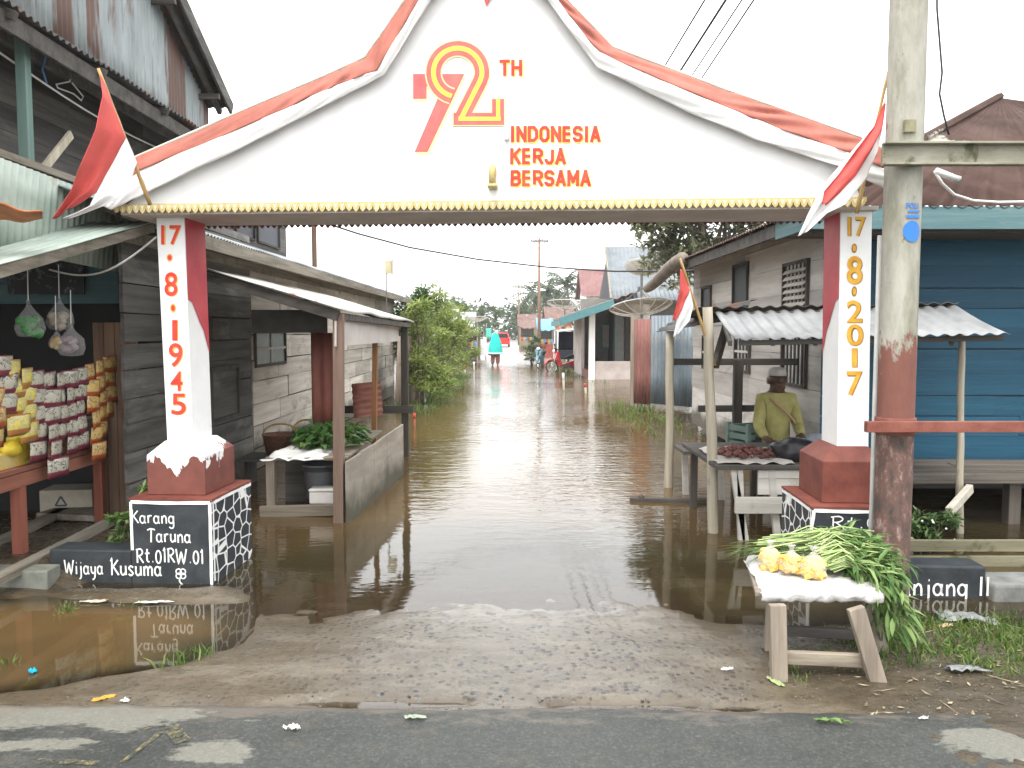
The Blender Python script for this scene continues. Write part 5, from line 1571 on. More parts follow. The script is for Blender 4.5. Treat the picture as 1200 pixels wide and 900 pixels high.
# table of the stall
tt = thing('stall_table', 'dark topped market table with white board front in the right stall', 'table', (2.1, 6.6, 0))
TO = (2.1, 6.6, 0)
TF = 6.15
m = mb(TO)
tz = .60
m.box(1.60, 2.85, TF, 7.45, tz - .035, tz); m.build('table_top', M['plank_dark_x'], tt, .005)
pw = wood('dirty white boards', (.36, .34, .3), (.5, .48, .44), 'x', 10, [((.22, .19, .15), 4, (1, 1, 1), .6, .15)])
m = mb(TO); q0, q1 = at(888, 580, TF + .03), at(950, 548, TF + .03); m.boards((q0.x, TF + .03, q0.z), (1, 0, 0), (0, 0, 1), .9, tz - .04 - q0.z, .12, .02, (0, -1, 0), 2); m.build('front_board', pw, tt)
m = mb(TO); p, q = at(861, 592, TF - .01), at(930, 592, TF - .01); m.beam(p, q + V((.3, 0, 0)), .03, .13); m.build('cross_board', pw, tt, .004)
for a, b in (((859, 548), (868, 622)), ((866, 546), (866, 628)), ((903, 548), (902, 622))):
    p, q = at(*a, TF + .05), gz(*b, 0)
    m = mb(TO); m.beam((q.x, TF + .05, -.25), (p.x, TF + .05, tz - .03), .055, .045, (0, 1, 0)); m.build('leg', pw, tt, .004)
for x in (1.7, 2.7):
    m = mb(TO); m.beam((x, 7.35, -.25), (x, 7.35, tz - .03), .06, .06, (0, 1, 0)); m.build('leg', M['plank_dark_z'], tt)
t2 = thing('side_table', 'narrow dark topped table with white leg behind the stall pole', 'table', (1.75, 7.9, 0))
m = mb((1.75, 7.9, 0)); p, q = at(794, 524, 7.9), at(850, 523, 7.6); m.box(p.x, q.x + .1, 7.6, 8.1, p.z - .03, p.z); m.build('table_top', M['plank_dark_x'], t2)
for a, b, Y in (((802, 527), (806, 572), 7.95), ((844, 527), (846, 572), 7.7)):
    p2 = at(*a, Y); m = mb((1.75, 7.9, 0)); m.beam((p2.x + .03, Y, -.25), (p2.x, Y, p2.z), .055, .05, (0, 1, 0)); m.build('leg', pw, t2)
p, q = gz(738, 586, .01), gz(838, 588, .01)
m = mb(p); m.beam(p, q, .07, .05); m.ico(p + (q - p) * .14 + V((0, 0, .03)), .035, 1, j=.4)
tag(m.build('floating_plank', M['plank_dark_x'], bev=.004, loc=p), 'dark waterlogged plank floating beside the right stall', 'plank')
# goods on the table
wrinkled_sheet('sack_sheet', 'grey sack sheet spread under the dark red produce on the stall table', 'sheet', [(1.62, 6.2, tz + .004), (2.22, 6.18, tz + .004), (2.25, 7.0, tz + .01), (1.66, 7.0, tz + .01)], plain('grey woven sack', (.4, .37, .34), .8, .15), .02)
hp = thing('produce_heap', 'heap of dark red brown produce on the grey sack sheet', 'produce', (1.98, 6.55, tz))
m = mb((1.98, 6.55, tz))
for i in range(150):
    r_ = math.sqrt(random.random())
    t = rnd(0, 6.28)
    m.ico((1.95 + .26 * r_ * math.cos(t), 6.6 + .26 * r_ * math.sin(t), tz + .035 + .07 * (1 - r_) * random.random()), rnd(.018, .03), 1, sq=(1, .8, .8), j=.2, seed=i)
m.build('fruit', surf('dark red brown skin', (.07, .02, .015), (.16, .06, .045), 30, rough=.5, island=.4), hp, smooth=True)
m = mb((2.33, 6.45, tz)); m.ico((2.30, 6.42, tz + .085), 1, 3, sq=(.17, .14, .10), j=.4, seed=4)
tag(m.build('black_bag', plain('black plastic bag', (.02, .02, .022), .35), smooth=True, loc=(2.33, 6.45, tz)), 'crumpled black plastic bag on the stall table before the seller', 'bag')
m = mb((2.5, 6.6, tz)); m.ico((2.52, 6.62, tz + .09), 1, 3, sq=(.17, .1, .07), j=.4, seed=9); m.ico((2.62, 6.62, tz + .10), 1, 3, sq=(.15, .1, .1), j=.4, seed=2)
tag(m.build('grey_bag', plain('slate grey cloth', (.2, .22, .25), .8, .2), smooth=True, loc=(2.5, 6.6, tz)), 'slate grey cloth bundle on the stall table beside the gate column', 'bundle')
gc = thing('green_crate', 'pale green crate tilted behind the stall table', 'crate', at(884, 522, 8.05) , R(24))
m = MB()
for z in (0, .08, .16):
    m.box(-.22, .22, -.16, -.14, z, z + .055); m.box(-.22, .22, .14, .16, z, z + .055); m.box(-.22, -.20, -.139, .139, z, z + .055); m.box(.20, .22, -.139, .139, z, z + .055)
for x in (-.21, .21):
    for y in (-.15, .15): m.box(x - .02, x + .02, y - .02, y + .02, -.02, .24)
m.box(-.2, .2, -.139, .139, -.02, -.005)
m.build('crate_body', plain('grey green plastic', (.16, .23, .2), .6), gc)
gs = mb(); 

# ------------------------------------------------------------------ people
def skin_mesh(joints, edges, root, sub=2):
    names = list(joints)
    me = bpy.data.meshes.new('skin')
    me.from_pydata([joints[n][0] for n in names], [(names.index(a), names.index(b)) for a, b in edges], [])
    o = bpy.data.objects.new('skin', me)
    COL.objects.link(o)
    o.modifiers.new('skin', 'SKIN').use_smooth_shade = True
    sd_ = me.skin_vertices[0].data
    for i, n in enumerate(names):
        r_ = joints[n][1]
        sd_[i].radius = r_ if isinstance(r_, tuple) else (r_, r_)
        sd_[i].use_root = n == root
    s = o.modifiers.new('sub', 'SUBSURF')
    s.levels = s.render_levels = sub
    dg = bpy.context.evaluated_depsgraph_get()
    ev = bpy.data.meshes.new_from_object(o.evaluated_get(dg))
    out = ([v.co.copy() for v in ev.vertices], [tuple(p.vertices) for p in ev.polygons])
    bpy.data.objects.remove(o)
    bpy.data.meshes.remove(me)
    bpy.data.meshes.remove(ev)
    return out
def skin_part(name, joints, edges, root, mat, parent, extra=None, sub=2):
    m = MB()
    m.add(*skin_mesh(joints, edges, root, sub))
    if extra: extra(m)
    return m.build(name, mat, parent, smooth=True, recalc=False)
m_skin = plain('brown skin', (.075, .038, .025), .5, .08)
m_skin2 = plain('lighter brown skin', (.22, .12, .08), .5, .08)
def hand_fingers(m, w, d, side, curl=.5):
    """palm and five bent fingers from the wrist w along d"""
    d = V(d).normalized()
    s = d.cross(V((0, 0, 1))).normalized() * side
    n = s.cross(d).normalized()
    if n.z > 0: n = -n
    palm = V(w) + d * .045
    m.tube([V(w), V(w) + d * .03, V(w) + d * .085], [.022, .030, .026], 8)
    for i, l in enumerate((.062, .072, .068, .052)):
        b = V(w) + d * .075 + s * (.024 - .016 * i)
        p1 = b + d * l * .45 + n * l * .1 * curl
        p2 = p1 + (d + n * curl).normalized() * l * .35
        p3 = p2 + (d + n * 2 * curl).normalized() * l * .25
        m.tube([b, p1, p2, p3], [.0095, .009, .008, .006], 6)
    b = V(w) + d * .025 + s * .024
    m.tube([b, b + (d * .6 + s).normalized() * .03, b + (d * .9 + s * .7 + n * .5).normalized() * .055], [.011, .010, .007], 6)
se = thing('person', 'seller in a pale yellow green shirt and grey cap seated behind the stall table', 'person', (2.60, 7.78, 0), R(6))
J = {'pel': (V((0, 0, .47)), (.14, .11)), 'wai': (V((0, 0, .62)), (.12, .095)), 'che': (V((0, 0, .84)), (.13, .10)), 'upp': (V((0, .0, 1.0)), (.12, .085)),
     'nec': (V((0, -.01, 1.055)), .06), 'jaw': (V((0, -.03, 1.095)), (.07, .07)), 'hea': (V((0, -.015, 1.165)), (.09, .1)), 'cro': (V((0, -.005, 1.235)), (.078, .09)),
     'nos': (V((0, -.118, 1.148)), .018), 'chi': (V((0, -.088, 1.082)), .032)}
E = [('pel', 'wai'), ('wai', 'che'), ('che', 'upp'), ('upp', 'nec'), ('nec', 'jaw'), ('jaw', 'hea'), ('hea', 'cro'), ('hea', 'nos'), ('jaw', 'chi')]
arms = {-1: (V((-.205, -.06, .73)), V((-.22, -.26, .64))), 1: (V((.205, -.05, .73)), V((.14, -.25, .66)))}
for s_, n in ((-1, 'l'), (1, 'r')):
    el, wr = arms[s_]
    J.update({'sh' + n: (V((s_ * .145, 0, .985)), .058), 'el' + n: (el, .042), 'wr' + n: (wr, .028),
              'hi' + n: (V((s_ * .09, -.03, .46)), .085), 'kn' + n: (V((s_ * .12, -.42, .47)), .062), 'an' + n: (V((s_ * .12, -.43, .08)), .038), 'to' + n: (V((s_ * .13, -.58, .03)), .032), 'ea' + n: (V((s_ * .095, .0, 1.155)), .02)})
    E += [('upp', 'sh' + n), ('sh' + n, 'el' + n), ('el' + n, 'wr' + n), ('pel', 'hi' + n), ('hi' + n, 'kn' + n), ('kn' + n, 'an' + n), ('an' + n, 'to' + n), ('hea', 'ea' + n)]
def hands_(m):
    for s_ in (-1, 1):
        el, wr = arms[s_]
        hand_fingers(m, wr, (wr - el) * 1 + V((0, -.1, 0)), s_)
body = skin_part('body', J, E, 'pel', m_skin, se, hands_)
def grow(names, k, add):
    return {n: (J[n][0], tuple(r * k + add for r in (J[n][1] if isinstance(J[n][1], tuple) else (J[n][1],) * 2))) for n in names}
SJ = grow(['pel', 'wai', 'che', 'upp', 'shl', 'elr', 'shr', 'ell', 'wrl', 'wrr'], 1.08, .014)
SJ['pel'] = (V((0, 0, .5)), (.175, .135))
SJ['nec'] = (V((0, -.005, 1.055)), (.075, .072))
skin_part('shirt', SJ, [e for e in E if e[0] in SJ and e[1] in SJ], 'pel', surf('pale yellow green shirt', (.25, .23, .08), (.36, .33, .125), 9, rough=.85, bump=.4), se)
TJ = grow(['pel', 'hil', 'hir', 'knl', 'knr', 'anl', 'anr'], 1.05, .012)
TJ['pel'] = (V((0, 0, .45)), (.165, .13))
skin_part('trousers', TJ, [e for e in E if e[0] in TJ and e[1] in TJ], 'pel', plain('dark trousers', (.04, .04, .05), .85), se)
m = MB(); m.lathe([(.084, 1.215), (.086, 1.24), (.08, 1.27), (.058, 1.293), (.02, 1.303)], (0, -.008, 0), 20, sy=1.12, fold=.02, nf=6)
m.build('cap', plain('grey white knit cap', (.46, .44, .41), .85, .12), se, smooth=True)
m = MB(); pts = [(-.12, -.05, 1.02), (-.07, -.12, .96), (.02, -.145, .88), (.10, -.145, .80), (.17, -.09, .72)]
m.tube(pts, .013, 6); m.build('sling_strap', plain('tan strap', (.35, .22, .12), .7), se, smooth=True)
for s_ in (-1, 1):
    m = MB(); m.ico((s_ * .034, -.103, 1.178), .012, 2); m.build('eye', plain('dark eye', (.03, .02, .02), .25), se, smooth=True)
m = MB(); m.ico((0, -.107, 1.112), 1, 2, sq=(.026, .009, .007)); m.build('mouth', plain('dark lips', (.11, .04, .035), .5), se, smooth=True)
m = MB(); m.ico((0, -.085, 1.085), 1, 2, sq=(.05, .03, .02), j=.1)
stool = thing('stool', 'low dark wooden stool under the seated seller', 'stool', (2.60, 7.83, 0))
m = MB(); m.box(-.2, .2, -.15, .15, .33, .37); m.build('seat', M['plank_dark_x'], stool, .004)
for x in (-.16, .16):
    for y in (-.11, .11):
        m = MB(); m.box(x - .025, x + .025, y - .025, y + .025, -.2, .33); m.build('leg', M['plank_dark_z'], stool)

wp = gz(581, 428, 0)
wk = thing('person', 'woman in a long turquoise veil wading away along the flooded lane', 'person', (wp.x, 37.6, -.08), R(180))
J = {'pel': (V((0, 0, .82)), (.15, .11)), 'che': (V((0, 0, 1.15)), (.15, .11)), 'upp': (V((0, 0, 1.30)), (.10, .08)), 'nec': (V((0, 0, 1.37)), .05), 'jaw': (V((0, -.02, 1.42)), .06), 'hea': (V((0, -.01, 1.48)), (.078, .09)), 'cro': (V((0, 0, 1.55)), (.065, .075)), 'nos': (V((0, -.1, 1.47)), .017),
     'hil': (V((-.09, 0, .78)), .09), 'knl': (V((-.11, -.04, .44)), .062), 'anl': (V((-.11, .0, .09)), .04), 'tol': (V((-.12, -.14, .03)), .035),
     'hir': (V((.09, 0, .78)), .09), 'knr': (V((.13, -.10, .45)), .062), 'anr': (V((.14, -.04, .10)), .04), 'tor': (V((.15, -.18, .04)), .035),
     'shl': (V((-.16, 0, 1.27)), .055), 'ell': (V((-.23, .02, 1.0)), .042), 'wrl': (V((-.24, -.08, .78)), .028),
     'shr': (V((.16, 0, 1.27)), .055), 'elr': (V((.23, .02, 1.0)), .042), 'wrr': (V((.27, -.06, .76)), .028)}
E = [('pel', 'che'), ('che', 'upp'), ('upp', 'nec'), ('nec', 'jaw'), ('jaw', 'hea'), ('hea', 'cro'), ('hea', 'nos')]
for n in 'lr': E += [('pel', 'hi' + n), ('hi' + n, 'kn' + n), ('kn' + n, 'an' + n), ('an' + n, 'to' + n), ('upp', 'sh' + n), ('sh' + n, 'el' + n), ('el' + n, 'wr' + n)]
skin_part('body', J, E, 'pel', m_skin2, wk, lambda m: [hand_fingers(m, J['wr' + n][0], V((0, -.1, -.5)), s_) for n, s_ in (('l', -1), ('r', 1))])
TJ = {n: (J[n][0], tuple(r * 1.1 + .05 for r in (J[n][1] if isinstance(J[n][1], tuple) else (J[n][1],) * 2))) for n in ('pel', 'hil', 'hir', 'knl', 'knr')}
for n, x in (('el', -.11), ('er', .135)): TJ[n] = (V((x, -.03, .16)), (.10, .09))
skin_part('trousers', TJ, [('pel', 'hil'), ('hil', 'knl'), ('knl', 'el'), ('pel', 'hir'), ('hir', 'knr'), ('knr', 'er')], 'pel', plain('rose brown trousers', (.26, .13, .10), .85), wk)
m = MB(); m.lathe([(.34, .66), (.345, .69), (.325, .85), (.3, 1.0), (.27, 1.14), (.235, 1.27), (.2, 1.38), (.17, 1.46), (.148, 1.53), (.118, 1.59), (.075, 1.635), (.02, 1.655)], n=54, sy=.8, fold=.045, nf=9)
hj = m.build('veil', plain('turquoise cloth', (.02, .48, .42), .8, .1), wk, smooth=True)
m = MB(); m.lathe([(.345, .64), (.362, .645), (.356, .72), (.34, .722)], n=54, sy=.8, fold=.045, nf=9); m.build('hem_band', plain('pale turquoise band', (.45, .7, .66), .8), hj, smooth=True)
sh_ = thing('carried_bag', 'small red and blue bag carried at the left side of the veiled woman', 'bag', (wp.x - .27, 37.55, .5))
m = MB(); m.lathe([(.06, 0), (.09, .05), (.085, .2), (.05, .24)], n=16, sy=.5, fold=.05, nf=4); m.build('bag_body', plain('deep red plastic', (.4, .05, .06), .4), sh_, smooth=True)
m = MB(); m.tube([(-.05, 0, .235), (-.035, 0, .33), (.035, 0, .33), (.05, 0, .235)], .012, 6); m.build('handle', plain('navy handle', (.04, .06, .2), .5), sh_, smooth=True)

# ------------------------------------------------------------------ concrete pole with steel arms
pole = thing('utility_pole', 'mossy white concrete electric pole with red brown painted foot at right', 'utility pole', (2.185, 4.5, 0))
def pole_mat():
    m, nt, b = newmat('mossy concrete pole')
    tc = nnode(nt, 'ShaderNodeTexCoord'); sx = nnode(nt, 'ShaderNodeSeparateXYZ')
    L_(nt, tc.outputs['Object'], sx.inputs[0])
    Z = sx.outputs[2]
    n1 = noise_n(nt, 5, (1, 1, .35), 7, .7, 91); n2 = noise_n(nt, 16, (1, 1, .5), 6, .7, 92); n3 = noise_n(nt, 3, (1, 1, .25), 6, .7, 93)
    col = ramp_n(nt, n1, [(.3, (.21, .205, .165)), (.6, (.36, .35, .30))])
    col = mix_n(nt, ramp_n(nt, n3, [(.46, 0.0), (.62, .8)]), col, (.12, .12, .06))
    col = mix_n(nt, ramp_n(nt, n2, [(.62, 0.0), (.68, .7)]), col, (.10, .10, .07))
    jit = math_n(nt, 'MULTIPLY', math_n(nt, 'SUBTRACT', n2, .5), .55)
    zz = math_n(nt, 'ADD', Z, jit)
    red = ramp_n(nt, n1, [(.3, (.12, .04, .028)), (.7, (.19, .078, .058))])
    red = mix_n(nt, ramp_n(nt, n2, [(.64, 0.0), (.7, .8)]), red, (.45, .38, .33))
    col = mix_n(nt, ramp_n(nt, math_n(nt, 'SUBTRACT', zz, 1.2), [(.345, 1.0), (.40, 0.0)]), col, red)
    dk = ramp_n(nt, n2, [(.35, (.04, .036, .032)), (.55, (.13, .07, .055)), (.7, (.33, .27, .25))])
    col = mix_n(nt, ramp_n(nt, math_n(nt, 'ADD', math_n(nt, 'SUBTRACT', Z, .7), math_n(nt, 'MULTIPLY', jit, .12)), [(.375, 1.0), (.385, 0.0)]), col, dk)
    L_(nt, col, b.inputs['Base Color']); b.inputs['Roughness'].default_value = .85
    bump_n(nt, b, n2, .5, .012)
    return m
m = MB(); m.tube([(0, 0, -.3 + i * .31) for i in range(26)], [.100 - .0002 * i for i in range(26)], 28); pl = m.build('shaft', pole_mat(), pole, smooth=True)
PL = V((2.185, 4.5, 0))
m_steel = surf('mossy steel arm', (.17, .16, .11), (.34, .33, .27), 6, (.4, 1, 1), .8, .3, 20, [((.09, .09, .05), 5, (1, 1, 1), .58, .1)])
m = mb(PL); a = at(1036, 180, 4.36); m.box(a.x, 4.2, 4.335, 4.395, a.z - .062, a.z - .05); m.box(a.x, 4.2, 4.335, 4.395, a.z + .05, a.z + .062); m.box(a.x, 4.2, 4.38, 4.394, a.z - .05, a.z + .05); m.build('upper_arm', m_steel, pole, .002)
m = mb(PL); a = at(1010, 500, 4.37); m.box(a.x + .02, 4.2, 4.345, 4.39, a.z - .03, a.z + .03); m.build('lower_arm', surf('rust red angle iron', (.14, .04, .026), (.23, .085, .062), 7, rough=.75, bump=.3), pole, .003)
m = mb(PL); m.lathe([(.106, a.z - .055), (.109, a.z - .05), (.109, a.z + .035), (.106, a.z + .04)], (2.185, 4.5, 0), 28); m.build('collar', surf('rust red collar', (.12, .038, .026), (.2, .075, .055), 7, rough=.75), pole, smooth=True)
m = mb(PL); c = at(1066, 149, 4.40); m.box(c.x - .03, c.x + .03, 4.385, 4.42, c.z - .03, c.z + .04); m.build('notch_plate', surf('mossy plate', (.18, .17, .1), (.3, .29, .2), 10), pole, .004)
# blue sticker wrapped on the shaft, with lettering
def onpole(px, py, lift=.0012):
    a = at(px, py, 4.4)
    dx = max(-.0985, min(.0985, (a.x - 2.185) * 1.0))
    rr_ = .1035
    return V((2.185 + dx, 4.5 - math.sqrt(max(0, rr_ ** 2 - dx ** 2)), a.z)) - PL
m_stk = plain('blue sticker ink', (.03, .16, .48), .4, .08)
m = MB()
def disc(u, v): return onpole(1069 + 10.5 * v * math.cos(2 * math.pi * u), 271 + 12.5 * v * math.sin(2 * math.pi * u))
m.grid(disc, 28, 6)
for y0, y1, x0, x1 in ((246.5, 249, 1064, 1079), (252, 255.5, 1062, 1079)):
    for k in range(6):
        xa, xb = x0 + (x1 - x0) * k / 6, x0 + (x1 - x0) * (k + 1) / 6
        m.add([onpole(xa, y1), onpole(xb, y1), onpole(xb, y0), onpole(xa, y0)], [(0, 1, 2, 3)])
vs, fs = font_mesh('POLI', .03)
m.add([onpole(1062 + 15 * u, 244.5 - 7 * v) for u, v in vs], fs)
stk = m.build('sticker', m_stk, pl, recalc=False)
pp = mb(); p = gz(1020, 700, 0); p0 = at(1020, 640, 4.62)
pp = mb((p0.x, 4.62, 0)); q = at(1024, 500, 4.62); pp.tube([(p0.x - .005, 4.62, -.1), ((p0.x + q.x) / 2, 4.62, .6), (q.x, 4.62, 2.2)], .013, 8)
tag(pp.build('thin_pipe', plain('grey galvanised pipe', (.4, .4, .38), .5, .1), smooth=True, loc=(p0.x, 4.62, 0)), 'thin grey pipe standing close to the left of the concrete pole', 'pipe')
# fluorescent lamp and its cable at the right
lt = thing('tube_lamp', 'unlit white tube lamp hanging behind the steel arm of the concrete pole', 'lamp', at(1108, 204, 4.9))
m = MB(); m.tube([(-.06, 0, .02), (.07, 0, -.03)], .02, 12); m.build('tube', M['plastic_white'], lt, smooth=True)
m = MB(); m.tube([(.07, 0, -.03), (.085, 0, -.035)], .023, 12); m.build('end_cap', plain('grey lamp cap', (.3, .3, .3), .4), lt, smooth=True)
wv = MB(); pts = [at(x, y, Y) for x, y, Y in ((1095, 200, 4.9), (1104, 215, 4.9), (1118, 228, 5), (1140, 235, 5.1), (1170, 237, 5.3), (1230, 236, 5.5))]
wv.tube(pts, .009, 6); tag(wv.build('lamp_cable', M['wire_white'], smooth=True), 'white cable looping from the tube lamp to the right edge', 'cable')
def cable(name, pts, r, lab, mat='wire', sag=0, n=14):
    m = MB()
    if len(pts) == 2:
        a, b = pts
        pts = [a + (b - a) * (i / n) - V((0, 0, sag * 4 * (i / n) * (1 - i / n))) for i in range(n + 1)]
    m.tube(pts, r, 5)
    return tag(m.build(name, M[mat], smooth=True), lab, 'cable')
cable('loose_cable', [at(x, y, 4.55) for x, y in ((1098, -30), (1098, 10), (1102, 60), (1104, 85), (1101, 110), (1106, 135), (1112, 158))], .006, 'loose black cable hanging down just right of the concrete pole')
cable('lane_cable', [at(352, 252, 12.5), at(420, 274, 14), at(480, 290, 15.5), at(560, 304, 17), at(640, 313, 17), at(720, 318, 16), at(800, 318, 14), at(880, 311, 12), at(965, 300, 9.5)], .018, 'thick black cable strung across the lane between the two houses')
HP = at(632, 284, 46)
for k, (px, lab) in enumerate(((832, 'leftmost of the four overhead wires rising past the gate roof'), (857, 'thicker second overhead wire from the left above the gate roof'), (876, 'faint third overhead wire above the gate roof'), (890, 'rightmost of the four overhead wires above the gate roof'))):
    a = at(px, -10, 7.5)
    b = HP + V((-.9 + k * .6, 0, .1))
    cable('overhead_wire', [a, b], (.009, .013, .008, .009)[k], lab, sag=.9)['group'] = 'overhead wires above the gate'
# ------------------------------------------------------------------ vegetable bench in front
bn = thing('bench', 'rough low wooden bench carrying vegetables at the roadside on the right', 'bench', (1.55, 3.95, .03))
BO = (1.55, 3.95, .03)
BZ = .375
def leg(o, p, q, w, h, mat, off, nm='leg'):
    m = mb(off); m.beam(p, q, w, h, (0, 1, 0)); return m.build(nm, M[mat], o, .004)
l1, l2 = gz(913, 797, .02), gz(1031, 803, .02)
leg(bn, (l1.x, l1.y, .0), (l1.x - .01, l1.y + .02, BZ), .075, .04, 'wood_z', BO)
leg(bn, (l2.x, l2.y, .0), (l2.x - .11, l2.y + .03, BZ), .075, .04, 'wood_z', BO)
l3, l4 = gz(902, 765, .01), gz(1040, 772, .01)
leg(bn, (l3.x, l3.y, -.05), (l3.x + .02, l3.y + .02, BZ), .06, .04, 'wood_z', BO)
leg(bn, (l4.x, l4.y, -.05), (l4.x - .12, l4.y + .02, BZ), .06, .04, 'wood_z', BO)
m = mb(BO); m.beam((l1.x + .02, l1.y + .04, .115), (l2.x - .03, l2.y + .05, .115), .035, .06); m.build('stretcher', M['wood_x'], bn, .004)
m = mb(BO); m.beam((l3.x, l3.y, .13), (l4.x - .03, l4.y, .13), .03, .05); m.build('stretcher', M['plank_dark_x'], bn, .004)
m = mb(BO)
f0, f1 = at(886, 703, 3.74), at(1030, 714, 3.72)
TZ = f0.z
m.hexa([(1.17, 3.74, BZ), (1.74, 3.72, BZ), (1.93, 4.24, BZ), (1.28, 4.26, BZ)], [(1.17, 3.74, BZ + .025), (1.74, 3.72, BZ + .025), (1.93, 4.24, BZ + .025), (1.28, 4.26, BZ + .025)]); m.build('seat', M['wood_x'], bn, .004)
# sack folded over the top
def sackf(u, v):
    """v: 0 lower hem at the front, .2 front edge, 1 back edge"""
    a = V((1.19, 3.715, 0)) * (1 - u) + V((1.765, 3.695, 0)) * u
    b = V((1.27, 4.28, 0)) * (1 - u) + V((1.94, 4.26, 0)) * u
    w = .011 * mnoise.noise(V((u * 7, v * 5, 1))) + .006 * mnoise.noise(V((u * 22, v * 14, 5)))
    if v < .25:
        k = v / .25
        p = a + V((0, -.012 * math.sin(k * math.pi) + .01 * mnoise.noise(V((u * 12, 0, 2))), BZ - .012 + .062 * k))
    else:
        k = (v - .25) / .75
        p = a * (1 - k) + b * k + V((0, 0, BZ + .05 + .012 * math.sin(k * math.pi)))
    if u < .04 or u > .96: p.z -= .03 * (v > .2)
    return p + V((w, w, w))
m = mb((1.5, 4, BZ)); m.grid(sackf, 46, 30)
tag(m.build('white_sack', surf('white woven sack', (.40, .385, .37), (.56, .55, .535), 26, (1, 1, 1), .7, .5, 60), smooth=True, solid=.004, recalc=False, loc=(1.5, 4, BZ)), 'white woven sack folded flat over the bench top', 'sack')
TOP = BZ + .065
# green bundle
lm_g = leafmat('fresh green leaves', (.055, .125, .028), (.115, .21, .052), (.26, .35, .13), .33)
m_stem = surf('pale green stems', (.22, .32, .10), (.36, .43, .2), 20, rough=.4, bump=0, island=.25)
gn = thing('greens_bundle', 'big bundle of fresh long green stems and leaves drooping off the bench', 'vegetables', (1.6, 4.1, TOP))
GO_ = (1.6, 4.1, TOP)
m = mb(GO_)
ends = []
for i in range(330):
    y0 = rnd(3.86, 4.24)
    zz = TOP + .02 + .13 * random.random() * (1 - abs((y0 - 4.05) / .24) ** 2)
    x0 = rnd(1.48, 1.6) if random.random() < .8 else rnd(1.28, 1.45)
    if y0 < 4.06: x0 = max(x0, rnd(1.52, 1.58))
    x1 = rnd(1.68, 1.88)
    a = V((x0, y0 + rnd(-.02, .02), zz))
    b = V(((x0 + x1) / 2, y0 + rnd(-.02, .03), zz + rnd(.01, .05)))
    c = V((x1, y0 - .06 + rnd(-.08, .05), zz + rnd(-.02, .05)))
    m.tube([a, b, c], [.0045, .004, .003], 4, cap=False)
    ends.append((b, c))
m.build('stem', m_stem, gn, smooth=True)
m = mb(GO_)
def blade(p, d, l, w, droop):
    d = d.normalized()
    s = d.cross(V((rnd(-.5, .5), rnd(-.5, .5), 1)))
    if s.length < .05: s = V((0, 1, 0))
    s.normalize()
    pts = [p]
    for k in range(3):
        d = (d + V((0, 0, -droop * .4))).normalized()
        pts.append(pts[-1] + d * l / 3)
    n = s.cross(d) * w * .12
    m.add([pts[0], pts[1] + s * w / 2 + n, pts[1] - s * w / 2 + n, pts[1], pts[2] + s * w * .4 + n, pts[2] - s * w * .4 + n, pts[2], pts[3]],
          [(0, 3, 1), (0, 2, 3), (3, 6, 4, 1), (3, 2, 5, 6), (6, 7, 4), (6, 5, 7)])
for b, c in ends:
    for k in range(4):
        t = rnd(.1, 1)
        p = b + (c - b) * t
        blade(p, V((rnd(.2, 1), rnd(-1, .7), rnd(-.4, .7))), rnd(.08, .14), rnd(.013, .024), rnd(.3, 1.3))
for i in range(560):                               # leaf heads hanging over the right end
    u = random.random()
    p = V((rnd(1.66, 1.90), rnd(3.74, 4.15), TOP + .10 - rnd(0, .10)))
    if i < 300:
        t = rnd(0, 1); p = V((1.74 + .14 * math.sin(t * 2.2) + rnd(-.08, .05), rnd(3.70, 4.02), TOP + .08 - .30 * t + rnd(-.02, .02)))
    blade(p, V((rnd(-.4, .8), rnd(-.9, .5), rnd(-.8, .4))), rnd(.08, .15), rnd(.015, .027), rnd(.4, 1.7))
for i in range(55):                                # grassy tips to the left
    p = V((rnd(1.3, 1.55), rnd(4.1, 4.25), TOP + rnd(.02, .08)))
    blade(p, V((-1, rnd(-.5, .2), rnd(-.1, .35))), rnd(.12, .26), rnd(.006, .01), rnd(.15, .5))
m.build('leaf', lm_g, gn, recalc=False)
